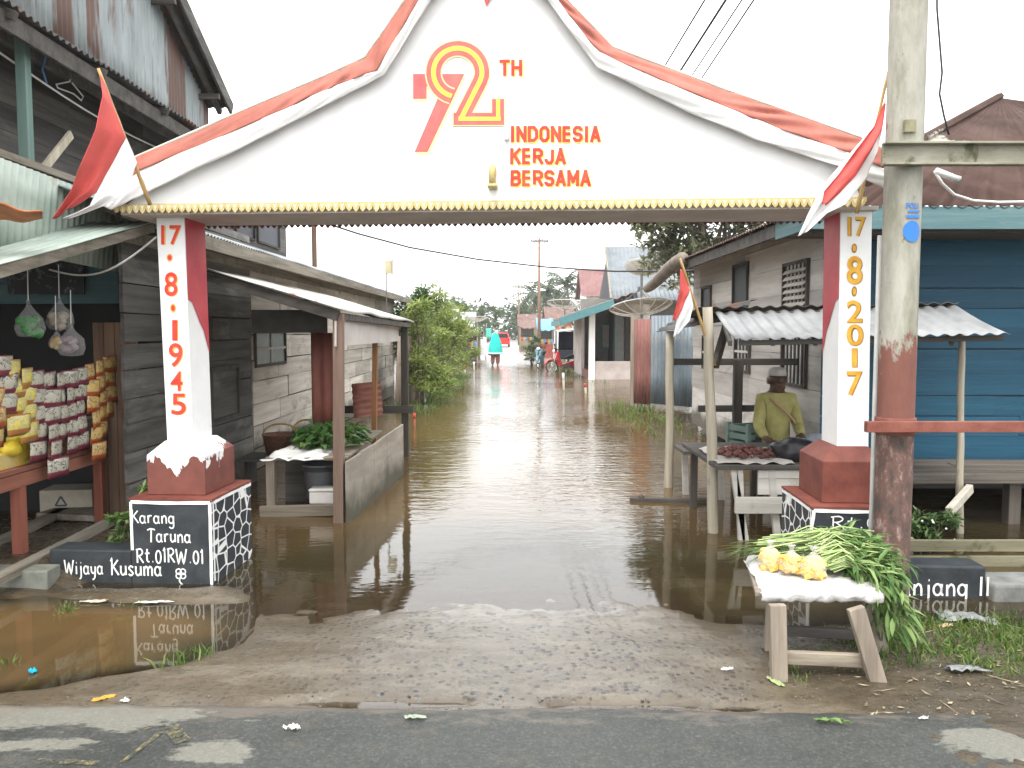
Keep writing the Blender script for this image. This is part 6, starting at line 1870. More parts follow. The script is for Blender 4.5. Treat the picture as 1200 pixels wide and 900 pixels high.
# bags of diced yellow fruit
m_bag = clear_plastic()
m_bag.node_tree.nodes['Mix Shader'].inputs[0].default_value = .2
m_fruit = surf('diced yellow fruit', (.72, .42, .06), (.8, .55, .16), 12, rough=.4, bump=.1, island=.15)
for i, (px, py, Y, r_, lab) in enumerate(((902, 670, 3.97, .058, 'leftmost of the three tied bags of yellow fruit on the white sack'), (927, 676, 3.90, .056, 'middle bag of yellow fruit between two others on the white sack'), (953, 682, 3.83, .06, 'rightmost yellow fruit bag, nearest the green bundle'))):
    c = at(px, py, Y)
    c.z = TOP + r_ * .62
    t = thing('fruit_bag', lab, 'plastic bag', (c.x, c.y, TOP), 0, 'bags of yellow fruit')
    m = MB(); m.lathe([(r_ * .5, .0), (r_ * 1.0, r_ * .35), (r_ * 1.02, r_ * .9), (r_ * .85, r_ * 1.5), (r_ * .35, r_ * 1.95), (r_ * .16, r_ * 2.15), (r_ * .34, r_ * 2.5), (r_ * .4, r_ * 2.6)], n=26, sy=.8, fold=.07, nf=7)
    m.build('bag_skin', m_bag, t, smooth=True)
    m = MB()
    for k in range(85):
        t_ = rnd(0, 6.28); q = math.sqrt(random.random()) * r_ * .76
        s = r_ * rnd(.16, .23)
        cx, cy, cz = q * math.cos(t_), q * math.sin(t_) * .78, rnd(.12, 1.5) * r_
        rot = Matrix.Rotation(rnd(0, 3), 3, V((rnd(-1, 1), rnd(-1, 1), rnd(-1, 1))).normalized())
        vs = [rot @ V((x * s, y * s, z * s * 1.15)) + V((cx, cy, max(s, cz))) for z in (-1, 1) for y in (-1, 1) for x in (-1, 1)]
        m.add(vs, [(0, 2, 3, 1), (4, 5, 7, 6), (0, 1, 5, 4), (2, 6, 7, 3), (0, 4, 6, 2), (1, 3, 7, 5)])
    m.build('fruit_cubes', m_fruit, t)
# ------------------------------------------------------------------ low rails, stones, litter at right
lf_ = thing('low_fence', 'low mossy plank rail in front of the blue house porch', 'fence', (3.6, 5.5, 0))
m_moss = wood('mossy plank', (.12, .115, .07), (.24, .22, .15), 'x', 10, [((.07, .075, .03), 4, (1, 1, 1), .55, .1)])
for z0, z1 in ((.10, .18), (.0, .075)):
    m = mb((3.6, 5.5, 0)); m.box(2.72, 5.2, 5.48, 5.52, z0, z1, 0, .006); m.build('plank', m_moss, lf_, .004)
for x in (2.8, 4.0, 5.1):
    m = mb((3.6, 5.5, 0)); m.box(x - .04, x + .04, 5.525, 5.6, -.2, .19); m.build('post', M['wood_z'], lf_)
p = gz(1164, 706, 0)
m = MB(); m.box(p.x + .01, p.x + 1.4, p.y + .02, p.y + .3, -.2, .11, 0, .015)
tag(m.build('stone_kerb', surf('grey kerb stone', (.09, .095, .09), (.2, .2, .19), 6, rough=.85, bump=.4), bev=.02), 'grey stone kerb right of the black lettered wall', 'kerb')
def litter(name, lab, cat, px, py, w, d, mat, rz=0, up=.012, grp=None, z=None):
    p = gz(px, py, 0.0)
    hz = max(terrain(p.x, p.y), 0) if p.y > 3.3 else .05
    p = gz(px, py, hz)
    m = MB()
    sd_ = px * .13
    def lf(u, v):
        t = 2 * math.pi * u
        q = v * (1 + .7 * mnoise.noise(V((1.6 * math.cos(t), 1.6 * math.sin(t), sd_))))
        return V((q * math.cos(t) * w * .55, q * math.sin(t) * d * .55, .006 + up * abs(mnoise.noise(V((q * math.cos(t) * 2.5, q * math.sin(t) * 2.5, sd_)))) * 1.6))
    m.grid(lf, 24, 5)
    o = m.build(name, mat, smooth=True, solid=.002, recalc=False, loc=p)
    o.rotation_euler.z = rz
    return tag(o, lab, cat, grp)
m_pl = plain('dirty clear plastic', (.2, .21, .205), .35, .25)
m_leafo = plain('fallen orange leaf', (.5, .25, .04), .6, .1)
litter('plastic_sheet', 'grey plastic sheet floating before the wall lettered Panjang', 'plastic sheet', 1132, 727, .3, .16, m_pl, -.5, .04)
litter('plastic_scrap', 'flat grey plastic film on the muddy verge', 'scrap', 1130, 786, .2, .07, m_pl, -.1, .02)
litter('leaf_litter', 'pale brown leaf floating left of the grey plastic sheet', 'leaf', 1107, 735, .1, .05, plain('pale brown leaf', (.4, .3, .17), .7), .3)
litter('plastic_scrap', 'bright blue scrap floating in the left puddle', 'scrap', 38, 789, .035, .04, plain('bright blue plastic', (.0, .3, .5), .4), .4, .02)
litter('leaf_litter', 'orange leaf at the road edge of the left puddle', 'leaf', 122, 820, .085, .035, m_leafo, .5)
litter('paper_scrap', 'small white scrap beside the orange leaf', 'scrap', 146, 823, .035, .02, M['plastic_white'], .2)
litter('paper_scrap', 'white crumpled paper on the asphalt left of centre', 'paper', 343, 856, .065, .03, M['plastic_white'], -.05, .02)
litter('plastic_scrap', 'pale green film at the wet road edge near the centre', 'scrap', 484, 842, .10, .03, plain('pale green film', (.26, .3, .22), .3), 0, .01)
litter('paper_scrap', 'white scrap on the right side of the lane near the bench', 'scrap', 852, 786, .05, .02, M['offwhite'], .1)
litter('leaf_litter', 'fresh green leaf on the road edge below the bench', 'leaf', 975, 848, .12, .02, plain('fresh leaf', (.12, .2, .06), .5), -.15, .02)
litter('leaf_litter', 'pale straw lying at the foot of the left bench leg', 'leaf', 909, 801, .03, .09, plain('straw green', (.3, .36, .16), .6), .4)
litter('paper_scrap', 'thin white strip on the mud right of the bench', 'scrap', 1082, 844, .04, .01, M['offwhite'], 0)
litter('paper_scrap', 'white bubble wrap scrap floating at the left gate foot', 'scrap', 180, 707, .2, .03, M['offwhite'], 0, .01)
litter('plastic_scrap', 'pale scrap in the puddle below the low lettered wall', 'scrap', 112, 706, .12, .03, plain('pale beige scrap', (.4, .36, .28), .6), 0.1, .01)
gv = MB()
for i in range(520):
    if i < 360: x, y = rnd(1.15, 3.2), rnd(3.2, 4.3)
    else: x, y = rnd(-2.4, 1.4), rnd(3.28, 3.45)
    h = terrain(x, y)
    if h < -.003: continue
    gv.ico((x, y, h + .002), rnd(.002, .008), 1, sq=(1, 1, .6), j=.4, seed=i)
tag(gv.build('gravel', surf('wet pebbles', (.06, .05, .04), (.16, .14, .115), 20, rough=.5, island=.4)), 'small wet pebbles scattered along the muddy road edge', 'gravel', kind='stuff')
db_ = MB()
for i in range(170):                                 # straw, twigs and dead leaves on the verge
    x, y = rnd(1.5, 3.3), rnd(3.22, 4.3)
    z = terrain(x, y)
    if z < 0: continue
    a = rnd(0, 6.28)
    l = rnd(.01, .06) if i % 5 else rnd(.08, .2)
    d = V((math.cos(a), math.sin(a), 0)) * l
    w_ = V((-math.sin(a), math.cos(a), 0)) * (rnd(.002, .009) if i % 5 else .003)
    p = V((x, y, z + .006))
    db_.add([p - d / 2, p - w_, p + d / 2 + V((0, 0, rnd(0, .012))), p + w_], [(0, 1, 2, 3)])
tag(db_.build('plant_debris', surf('dead straw and leaves', (.10, .07, .04), (.34, .29, .19), 9, island=.6), recalc=False), 'straw, twigs and dead leaves scattered on the muddy verge', 'debris', kind='stuff')
# ------------------------------------------------------------------ vegetation
lm_grass = leafmat('grass blades', (.04, .09, .015), (.09, .16, .03), (.2, .22, .07), .3)
gr_ = MB()
def tuft(x, y, n, h, sp, zb=None):
    zb = terrain(x, y) if zb is None else zb
    for i in range(n):
        p = V((x + random.gauss(0, sp), y + random.gauss(0, sp), zb - .01))
        l = h * rnd(.5, 1.25)
        d = V((random.gauss(0, .4), random.gauss(0, .4), 1)).normalized()
        s = d.cross(V((rnd(-1, 1), rnd(-1, 1), 0)))
        if s.length < .05: continue
        s.normalize()
        w_ = rnd(.0025, .005) * (1 if y < 8 else 2.4)
        q = p + d * l * .55
        e = q + (d + V((rnd(-.6, .6), rnd(-.6, .6), -.3))).normalized() * l * .5
        gr_.add([p - s * w_, p + s * w_, q + s * w_ * .8, q - s * w_ * .8, e], [(0, 1, 2, 3), (3, 2, 4)])
for i in range(260):
    x, y = rnd(1.75, 3.4), rnd(3.6, 4.5)
    if mnoise.noise(V((x * 2.2, y * 2.2, 9))) > -.1 - .35 * (y - 4.0): tuft(x, y, 20, .06, .05)
for i in range(16): tuft(rnd(1.3, 1.62), rnd(3.6, 3.95), 10, .04, .03)
for x, y, n, h in ((-1.62, 3.86, 26, .10), (-1.7, 3.8, 18, .08), (-2.55, 3.83, 20, .07), (-2.63, 4.6, 30, .09), (-2.3, 4.7, 16, .06), (-1.55, 3.95, 14, .08)): tuft(x, y, n, h, .035, max(-.01, terrain(x, y)))
for i in range(80):
    x, y = rnd(2.0, 3.0), rnd(12.4, 18.5)
    tuft(x, y, 9, .17, .12, -.04)
for i in range(260):
    y = rnd(15.5, 30)
    tuft(-1.55 - .055 * (y - 15) * .2 - abs(random.gauss(0, .5)), y, 14, .38, .14)
for i in range(120):
    y = rnd(24, 46); tuft(rnd(1.9, 3.2) if random.random() < .5 else rnd(-3.4, -2.2), y, 12, .3, .15)
tag(gr_.build('grass', lm_grass, recalc=False), 'grass and weeds growing at the lane edges and on the verge', 'grass', kind='stuff')
def shrub(name, lab, cat, base, blobs, n, ll, lw, mat, stemmat, trunk=None, grp=None, dirfn=None, droop=.4):
    """crown of leaf blades in clumps on a branching trunk"""
    o = thing(name, lab, cat, base, 0, grp)
    m = mb(base)
    tot = sum(b[1] ** 2 for b in blobs)
    for c, r_ in blobs:
        c = V(base) + V(c)
        k = max(6, int(n * r_ * r_ / tot))
        sub = max(3, k // 45)
        cs = []
        for i in range(sub):
            q = V((random.gauss(0, 1), random.gauss(0, 1), random.gauss(0, 1))).normalized() * r_ * rnd(.35, 1.0)
            q.z *= .85
            cs.append((c + q, r_ * rnd(.22, .42)))
        for cc, rr in cs:
            leaves(m, k // sub, cc, (rr, rr, rr * .7), ll, lw, dirfn, droop)
    m.build('crown', mat, o, recalc=False)
    m = mb(base)
    for (c, r_) in blobs:
        c = V(base) + V(c)
        b0 = V(base) + V((c.x - base[0], c.y - base[1], 0)) * .12 - V((0, 0, .15))
        mid = (b0 * .5 + c * .5) + V((rnd(-.1, .1), rnd(-.1, .1), 0)) * r_
        t = trunk or .03
        m.tube([b0, mid, c, c + V((rnd(-.3, .3), rnd(-.3, .3), .5)) * r_], [t, t * .7, t * .4, t * .12], 7)
        for i in range(5):
            e = c + V((rnd(-1, 1), rnd(-1, 1), rnd(-.3, .9))) * r_ * .8
            m.tube([mid * .4 + c * .6, (c + e) / 2 + V((0, 0, .1 * r_)), e], [t * .35, t * .2, t * .06], 5)
    m.build('trunk', stemmat, o, smooth=True)
    return o
m_bark = plain('grey bark', (.16, .13, .1), .9, .25, bump=.5)
lm_bam = leafmat('yellow green bamboo leaves', (.11, .17, .04), (.25, .33, .08), (.46, .48, .2), .5)
lm_mid = leafmat('mid green leaves', (.03, .075, .02), (.07, .13, .035), (.16, .22, .08), .35)
lm_mango = leafmat('olive mango leaves', (.09, .12, .05), (.2, .22, .115), (.40, .38, .26), .45)
lm_far = leafmat('distant foliage', (.035, .06, .03), (.065, .095, .05), (.13, .15, .08), .3)
bd = lambda q: V((q.x + rnd(-.7, .7), q.y + rnd(-.7, .7), rnd(-.2, .9)))
SG = 'shrubs along the left bank'
shrub('shrub', 'nearest yellow green shrub beside the tan sheet fence at left', 'shrub', (-2.05, 18.2, .05), [((0, 0, .7), .6), ((.05, .2, 1.5), .55), ((-.15, 0, 2.1), .4), ((.25, -.2, .4), .45)], 3600, .17, .035, lm_bam, m_bark, None, SG, bd)
shrub('shrub', 'tallest yellow green bamboo like shrub on the left bank', 'shrub', (-1.98, 22, .05), [((0, 0, .8), .7), ((.1, .2, 1.8), .75), ((-.1, 0, 2.5), .5), ((.4, 0, 1.5), .5), ((-.6, .2, 1.9), .6)], 4400, .18, .035, lm_bam, m_bark, .04, SG, bd)
shrub('shrub', 'dark green shrub behind the end of the left plank house', 'shrub', (-2.75, 20.8, .2), [((0, 0, 1.0), .6), ((.1, 0, 1.9), .6), ((.3, .2, 2.3), .4)], 3000, .16, .05, lm_mid, m_bark, .035, SG, bd)
shrub('shrub', 'rounded yellow green shrub nearest the wading woman on the left bank', 'shrub', (-2.15, 27, .1), [((0, 0, .7), .7), ((.2, .1, 1.5), .65), ((-.4, 0, 2.0), .6), ((.5, .3, .9), .5)], 3400, .19, .04, lm_bam, m_bark, None, SG, bd)
shrub('shrub', 'loose shrub under the small mesh dish at left', 'shrub', (-2.7, 36, .2), [((0, 0, .9), .8), ((.5, .2, 1.5), .7), ((-.5, 0, 2.0), .8)], 2600, .24, .06, lm_mid, m_bark, None, SG, bd)
shrub('mango_tree', 'olive leaved mango tree rising behind the blue front house', 'tree', (5.3, 20.5, .2), [((0, 0, 4.0), 1.3), ((-1.3, 0, 3.9), 1.1), ((1.0, .3, 4.2), 1.2), ((-.6, -.3, 4.9), 1.2), ((.7, 0, 5.2), 1.2), ((-1.4, .2, 4.6), .8), ((1.7, 0, 4.9), .9), ((-1.0, 0, 3.2), .8)], 9500, .27, .085, lm_mango, m_bark, .12)
shrub('potted_shrub', 'small round shrub with white flowers beside the black motorbike', 'shrub', (.95, 39.6, .0), [((0, 0, .55), .5), ((.35, 0, .8), .4), ((.15, .2, 1.2), .3)], 1500, .13, .06, lm_mid, m_bark)
shrub('garden_plant', 'small leafy plant squeezed beside the left black gate block', 'plant', (-2.72, 5.5, .12), [((0, 0, .2), .13), ((.1, .0, .36), .11), ((-.06, 0, .1), .12)], 420, .06, .028, leafmat('light green leaflets', (.06, .14, .03), (.14, .25, .06), (.3, .38, .14)), m_bark, .006)
shrub('garden_plant', 'dense dark green bush between the concrete pole and the low plank rail', 'plant', (3.0, 5.75, .02), [((0, 0, .16), .16), ((.14, .0, .2), .15), ((-.12, 0, .2), .13)], 1300, .06, .022, lm_mid, m_bark, .008)
fl_ = thing('flower_patch', 'tiny white blossoms on the bush by the plank rail', 'flowers', (3.0, 5.6, .2))
m = MB()
for i in range(7): m.ico((rnd(-.2, .2), rnd(-.05, .02), rnd(-.05, .12)), .008, 1)
m.build('blossom', M['white'], fl_)
# coconut palms far behind
def palm(lab, px, pyb, Y, s, grp='coconut palms'):
    c = at(px, pyb, Y)
    b = terrain(c.x, Y)
    o = thing('coconut_palm', lab, 'palm tree', (c.x, Y, b), 0, grp)
    H = c.z - b
    m = MB(); m.tube([(.25 * s * math.sin(i * .5), 0, -.2 + (H + .2) * i / 8) for i in range(9)], [.22 - .012 * i for i in range(9)], 8); m.build('trunk', m_bark, o, smooth=True)
    m = MB()
    t0 = V((.25 * s * math.sin(4), 0, H))
    for k in range(26):
        a = k * 2.4
        el = rnd(-.3, 1.1)
        d = V((math.cos(a) * math.cos(el), math.sin(a) * math.cos(el), math.sin(el)))
        p = t0.copy()
        L0 = 3.2 * s
        for j in range(9):
            q = p + d * L0 / 9
            d = (d + V((0, 0, -.16))).normalized()
            sd_ = d.cross(V((0, 0, 1)))
            sd_ = sd_.normalized() if sd_.length > .05 else V((1, 0, 0))
            for s_ in (-1, 1):
                e = (p + q) / 2 + sd_ * s_ * .6 * s * math.sin((j + 1.2) / 10.4 * math.pi) + V((0, 0, -.28 * s)) + d * .2
                m.add([p, q, e], [(0, 1, 2)])
            p = q
    m.build('crown', lm_far, o, recalc=False)
palm('coconut palm with the highest crown, right of the far utility pole', 666, 334, 95, 1.0)
palm('middle coconut palm just right of the far utility pole', 644, 341, 98, .95)
palm('coconut palm left of the far utility pole', 626, 346, 100, .95)
palm('small coconut palm crown standing by the most distant pole', 657, 352, 120, 1.0)
fw = MB()
for i in range(150):
    x = rnd(-34, 52)
    y = 125 + rnd(0, 40)
    hh = 5.2 + 2.0 * mnoise.noise(V((x * .08, 0, 3))) + rnd(-.8, 1.4)
    for k in range(9):
        c = V((x + rnd(-2, 2), y + rnd(-1, 1), .5 + hh * (k + .5) / 9 + rnd(-.5, .5)))
        leaves(fw, 16, c, (1.6, 1.2, .8), .9, .5)
tag(fw.build('far_forest', lm_far, recalc=False), 'dark green wood closing the view at the end of the lane', 'forest', kind='stuff')
for i, (x, y, h_, lab) in enumerate(((-6, 75, 4.6, 'green tree behind the far stalls at the left of the lane end'), (5.2, 85, 5.2, 'green tree behind the blue tarpaulin stall'), (2.6, 105, 5.0, 'pale green tree at the lane end by the distant pole'), (-9.5, 60, 4.4, 'green tree behind the mesh dish at left'), (-3.2, 108, 5.2, 'tree at the end of the lane behind the red car'))):
    shrub('roadside_tree', lab, 'tree', (x, y, terrain(x, y)), [((0, 0, h_ * .45), h_ * .28), ((h_ * .2, 0, h_ * .7), h_ * .25), ((-h_ * .22, 0, h_ * .65), h_ * .24), ((0, 0, h_ * .88), h_ * .18)], 1500, .45, .2, lm_far if i % 2 else lm_mid, m_bark, .12, 'trees at the lane end', bd)

# ------------------------------------------------------------------ porch house at the right
ph = thing('porch_house', 'low house with teal roof edge, white porch pillar and tall grey zinc roof', 'house', (3, 27, 0))
PO = (3, 27, 0)
def pbox(nm, x0, x1, y0, y1, z0, z1, mat, bev=0, o=None):
    m = mb(PO); m.box(x0, x1, y0, y1, z0, z1); return m.build(nm, mat, o or ph, bev)
m_cream = surf('pinkish cream wall', (.34, .29, .265), (.45, .4, .375), 2, rough=.8, spots=[((.25, .2, .17), 2, (1, 1, .5), .62, .15)])
pbox('porch_pillar', 2.62, 2.82, 27, 27.2, -.2, 2.45, M['white'], .01)
pbox('porch_wall', 2.83, 5.5, 27.03, 27.18, -.2, .62, m_cream)
pbox('porch_floor', 2.62, 5.5, 27.19, 31, -.2, .3, plain('brown tiles', (.16, .06, .045), .4))
pbox('side_wall', 2.55, 2.66, 29.2, 33, -.2, 2.4, m_cream)
pbox('back_wall', 2.67, 7, 31, 31.1, .3, 2.9, plain('greyish porch wall', (.22, .22, .2), .8))
w_ = pbox('window', 3.45, 4.05, 30.94, 30.98, .95, 1.95, plain('green window frame', (.08, .3, .2), .6)); pbox('pane', 3.52, 3.98, 30.92, 30.935, 1.02, 1.88, plain('pale curtain', (.45, .45, .42), .8), 0, w_)
pbox('door', 4.4, 5.2, 30.94, 30.98, .3, 2.2, plain('dark door', (.05, .04, .035), .6))
pbox('plank_partition', 4.25, 4.9, 28.3, 28.36, .3, 2.6, M['plank_white_y'])
q0, q1 = at(656, 377, 26.4), at(720, 355, 26.4)
m = mb(PO); m.beam(q0, q1, .05, .26); m.build('barge_board', plain('teal painted board', (.085, .2, .215), .6, .12), ph, .004)
m = mb(PO); m.corr(q0 + V((0, 0, .12)), q1 + V((1.2, 0, .53)), q0 + V((0, 6.5, .12)), .3, .02, 6, 2); m.build('porch_roof', M['zinc_rust'], ph, solid=.01)
m = mb(PO); m.beam(q0 + V((.05, .1, -.02)), q0 + V((.05, 6.4, -.02)), .05, .2); m.build('eave_board', plain('teal eave board', (.085, .19, .2), .6), ph)
r0, r1 = at(716, 352, 29), at(709, 289, 33)
m = mb(PO); m.corr(r0, r0 + V((5, 0, 0)), r1, .16, .016, 6, 3); m.build('main_roof', surf('pale grey zinc roof', (.12, .14, .155), (.19, .21, .225), 1.5, rough=.5, bump=.1, spots=[((.22, .18, .15), 1.5, (1, 1, 1), .64, .1)], metal=.15), ph, smooth=True, solid=.01)
m = mb(PO); m.prism([r0 + V((.12, .1, -.1)), r1 + V((.12, 0, -.1)), V((r1.x + .12, 37, r0.z - .1)), V((r0.x + .12, 37, .1)), V((r0.x + .12, 29.1, .1))], (.05, 0, 0)); m.build('gable_wall', plain('dark grey gable boards', (.06, .06, .065), .8), ph)
m = mb(PO); m.beam(r0 + V((0, 0, .02)), r1 + V((0, 0, .02)), .05, .18); m.build('barge_board', M['wood_y'], ph)
# far houses and stalls
def simple_house(lab, x0, x1, y0, y1, zw, zr, wall, roof, door=True, ov=.3):
    o = thing('village_house', lab, 'house', ((x0 + x1) / 2, y0, terrain((x0 + x1) / 2, y0)))
    of = o.location
    m = mb(of); m.box(x0, x1, y0, y1, 0, zw); m.build('wall', wall, o)
    ym = (y0 + y1) / 2
    m = mb(of); m.corr((x0 - ov, y0 - ov, zw - .05), (x1 + ov, y0 - ov, zw - .05), (x0 - ov, ym, zr), .25, .02, 6, 2); m.corr((x0 - ov, y1 + ov, zw - .05), (x1 + ov, y1 + ov, zw - .05), (x0 - ov, ym, zr), .25, .02, 6, 2); m.build('roof', roof, o, solid=.01)
    m = mb(of)
    for x in (x0, x1): m.prism([(x - .02, y0, zw), (x - .02, y1, zw), (x - .02, ym, zr - .05)], (.04, 0, 0))
    m.build('gable', wall, o)
    if door:
        m = mb(of); m.box(x0 + (x1 - x0) * .55, x0 + (x1 - x0) * .72, y0 - .03, y0 - .005, .1, min(1.9, zw - .2)); m.build('door', plain('brown door', (.09, .05, .035), .7), o)
        w2 = mb(of); w2.box(x0 + (x1 - x0) * .15, x0 + (x1 - x0) * .4, y0 - .03, y0 - .005, .9, min(1.7, zw - .25)); w2 = w2.build('window', M['plank_white_y'], o)
        p2 = mb(of); p2.box(x0 + (x1 - x0) * .17, x0 + (x1 - x0) * .38, y0 - .04, y0 - .031, .95, min(1.65, zw - .3)); p2.build('pane', M['glass_dark'], w2)
    return o
m_redroof = surf('faded red sheet roof', (.15, .07, .068), (.22, .12, .112), 1, rough=.6)
simple_house('white walled house with faded red roof behind the grey zinc roof', 4.1, 7.5, 44, 48, 3.6, 5.2, M['white'], m_redroof)
simple_house('small house with rust and white front behind the large mesh dish', 2.45, 3.9, 52, 57, 2.4, 3.3, surf('rust and white boards', (.42, .16, .08), (.6, .55, .5), .8, lo=.47, hi=.53), M['zinc_rust'])
simple_house('low brown wooden shop with rusty roof at the right of the lane end', .75, 4.5, 66, 71, 2.1, 3.1, surf('brown boards', (.2, .09, .05), (.33, .17, .1), 2), M['zinc_rust'])
simple_house('pale roofed small house far off at the left of the lane', -6.5, -3.2, 62, 68, 2.0, 3.2, M['plank_light_y'], M['zinc'])
simple_house('low plank house with white roof edge behind the left shrubs', -7.0, -3.3, 43, 48, 2.1, 2.9, M['plank_light_y'], M['sheet_green'])
def awning(lab, x0, x1, y0, y1, z0, z1, cloth_, wall, name='shop_stall'):
    b = terrain((x0 + x1) / 2, y0)
    o = thing(name, lab, 'market stall', ((x0 + x1) / 2, y0, b))
    of = o.location
    m = mb(of); m.grid(lambda u, v: V((x0 + (x1 - x0) * u, y0 + (y1 - y0) * v, z0 + (z1 - z0) * v - .08 * math.sin(math.pi * u) + .03 * math.sin(u * 17))), 16, 6); m.build('awning', cloth_, o, smooth=True, solid=.01)
    for x in (x0 + .05, x1 - .05):
        for y, z in ((y0 + .05, z0), (y1 - .05, z1)):
            m = mb(of); m.beam((x, y, b - .1), (x, y, z - .03), .07, .07, (0, 1, 0)); m.build('post', M['wood_z'], o)
    m = mb(of); m.box(x0 + .1, x1 - .1, y0 + .3, y0 + .8, b, b + .8); m.build('counter', wall, o)
    m = mb(of); m.box(x0, x1, y1 - .02, y1 + .04, b, z1 - .4); m.build('back_panel', M['plank_dark_x'], o)
    for k in range(6):
        m = mb(of); x = x0 + .2 + (x1 - x0 - .4) * k / 5; m.lathe([(.08, b + .8), (.11, b + .95), (.06, b + 1.1)], (x, y0 + .5, 0), 8); m.build('goods', plain('mixed goods', ((.5, .1, .1), (.5, .4, .1), (.15, .3, .5))[k % 3], .5), o)
    return o
awning('roadside stall under a bright blue tarpaulin by the far utility pole', 1.45, 2.5, 46, 48.5, 1.75, 2.45, plain('bright blue tarpaulin', (.12, .38, .62), .5), surf('dark red counter', (.25, .06, .05), (.35, .1, .08), 3))
awning('brown open wooden stall left of the blue tarpaulin', .55, 1.75, 58, 61, 1.9, 2.5, M['zinc_rust'], M['wood_x'])
awning('grey wooden stall with plank front behind the left shrubs', -2.95, -1.75, 41.5, 44, 1.55, 1.85, M['plank_light_y'], M['plank_dark_x'])
# billboards, clothes and car at the lane end, left
wb = thing('white_board', 'upright white board on legs beside the pink garment', 'sign', (-1.65, 44.5, .05))
m = MB(); m.box(-.22, .22, -.02, .02, .25, 1.25); m.build('panel', M['white'], wb)
for x in (-.18, .18):
    m = MB(); m.box(x - .03, x + .03, .022, .07, -.1, 1.2); m.build('leg', M['wood_z'], wb)
pg = thing('pink_garment', 'pink garment hanging from a wire left of the white board', 'clothing', (-2.08, 44, 1.15))
m = MB(); m.lathe([(.16, -.85), (.17, -.8), (.12, -.3), (.14, -.05), (.06, .0)], n=20, sy=.35, fold=.06, nf=5); m.build('cloth', plain('pink cloth', (.62, .22, .25), .8), pg, smooth=True)
m = MB(); m.tube([(0, 0, 0), (0, 0, .07), (.03, 0, .1)], .01, 5); m.build('hook', M['iron'], pg)
tbn = thing('banner', 'small turquoise banner on a thin pole above the wading woman', 'banner', (-1.66, 50, .08))
m = MB(); m.grid(lambda u, v: V((.02 + .34 * u, .03 * math.sin(u * 6), 1.15 + .6 * v)), 8, 6); m.build('cloth', plain('turquoise banner cloth', (.1, .5, .4), .7), tbn, smooth=True, solid=.006)
m = MB(); m.tube([(0, 0, -.1), (0, 0, 2.0)], .02, 6); m.build('pole', M['iron'], tbn)
cr_ = thing('parked_car', 'red car seen far down the lane beyond the wading woman', 'car', (-1.0, 76, terrain(-1, 76)))
m = MB(); prof = [(-.78, .25), (.78, .25), (.8, .7), (.72, .85), (.6, 1.35), (-.6, 1.35), (-.72, .85), (-.8, .7)]
m.prism([V((x, 0, z)) for x, z in prof], (0, 3.4, 0)); m.build('body', plain('red car paint', (.55, .03, .03), .3, .05), cr_, .06)
m = MB(); m.prism([V((x, -.012, z)) for x, z in ((-.62, .88), (.62, .88), (.53, 1.26), (-.53, 1.26))], (0, .008, 0)); m.build('rear_window', M['glass_dark'], cr_)
for x in (-.65, .65):
    m = MB(); m.box(x - .08, x + .08, -.02, -.005, .62, .78); m.build('tail_light', plain('dark red lens', (.35, .01, .01), .2), cr_)
    for y in (.6, 2.7):
        m = MB(); m.lathe([(.05, -.09), (.29, -.09), (.3, -.05), (.3, .05), (.29, .09), (.05, .09)], n=20)
        o = m.build('wheel', plain('tyre rubber', (.02, .02, .02), .8), cr_, smooth=True, loc=(x * 1.08, y, .29)); o.rotation_euler = (0, R(90), 0)
# ------------------------------------------------------------------ motorbikes and the covered trike
m_tyre = plain('tyre rubber', (.02, .02, .02), .8)
m_chrome = plain('chrome', (.55, .55, .55), .2, .05, metal=1)
def wheel_at(o, x, z, r_, y=0, w=.05):
    m = MB()
    n = 28
    vs, fs = [], []
    for i in range(n):
        t = 2 * math.pi * i / n
        for k in range(8):
            s = 2 * math.pi * k / 8
            q = r_ - w * .5 + w * .5 * math.cos(s)
            vs.append((q * math.cos(t), w * .5 * math.sin(s), q * math.sin(t)))
    for i in range(n):
        for k in range(8):
            fs.append((i * 8 + k, ((i + 1) % n) * 8 + k, ((i + 1) % n) * 8 + (k + 1) % 8, i * 8 + (k + 1) % 8))
    m.add(vs, fs)
    ty = m.build('wheel', m_tyre, o, smooth=True, loc=(x, y, z))
    m = MB()
    for k in range(6):
        t = math.pi * k / 3
        m.beam((.03 * math.cos(t), 0, .03 * math.sin(t)), ((r_ - w) * math.cos(t), 0, (r_ - w) * math.sin(t)), .02, .025, (0, 1, 0))
    m.tube([(0, -.05, 0), (0, .05, 0)], .035, 10)
    m.tube([((r_ - w) * math.cos(t), 0, (r_ - w) * math.sin(t)) for t in [2 * math.pi * k / 24 for k in range(25)]], .014, 6)
    m.build('rim', m_chrome, ty)
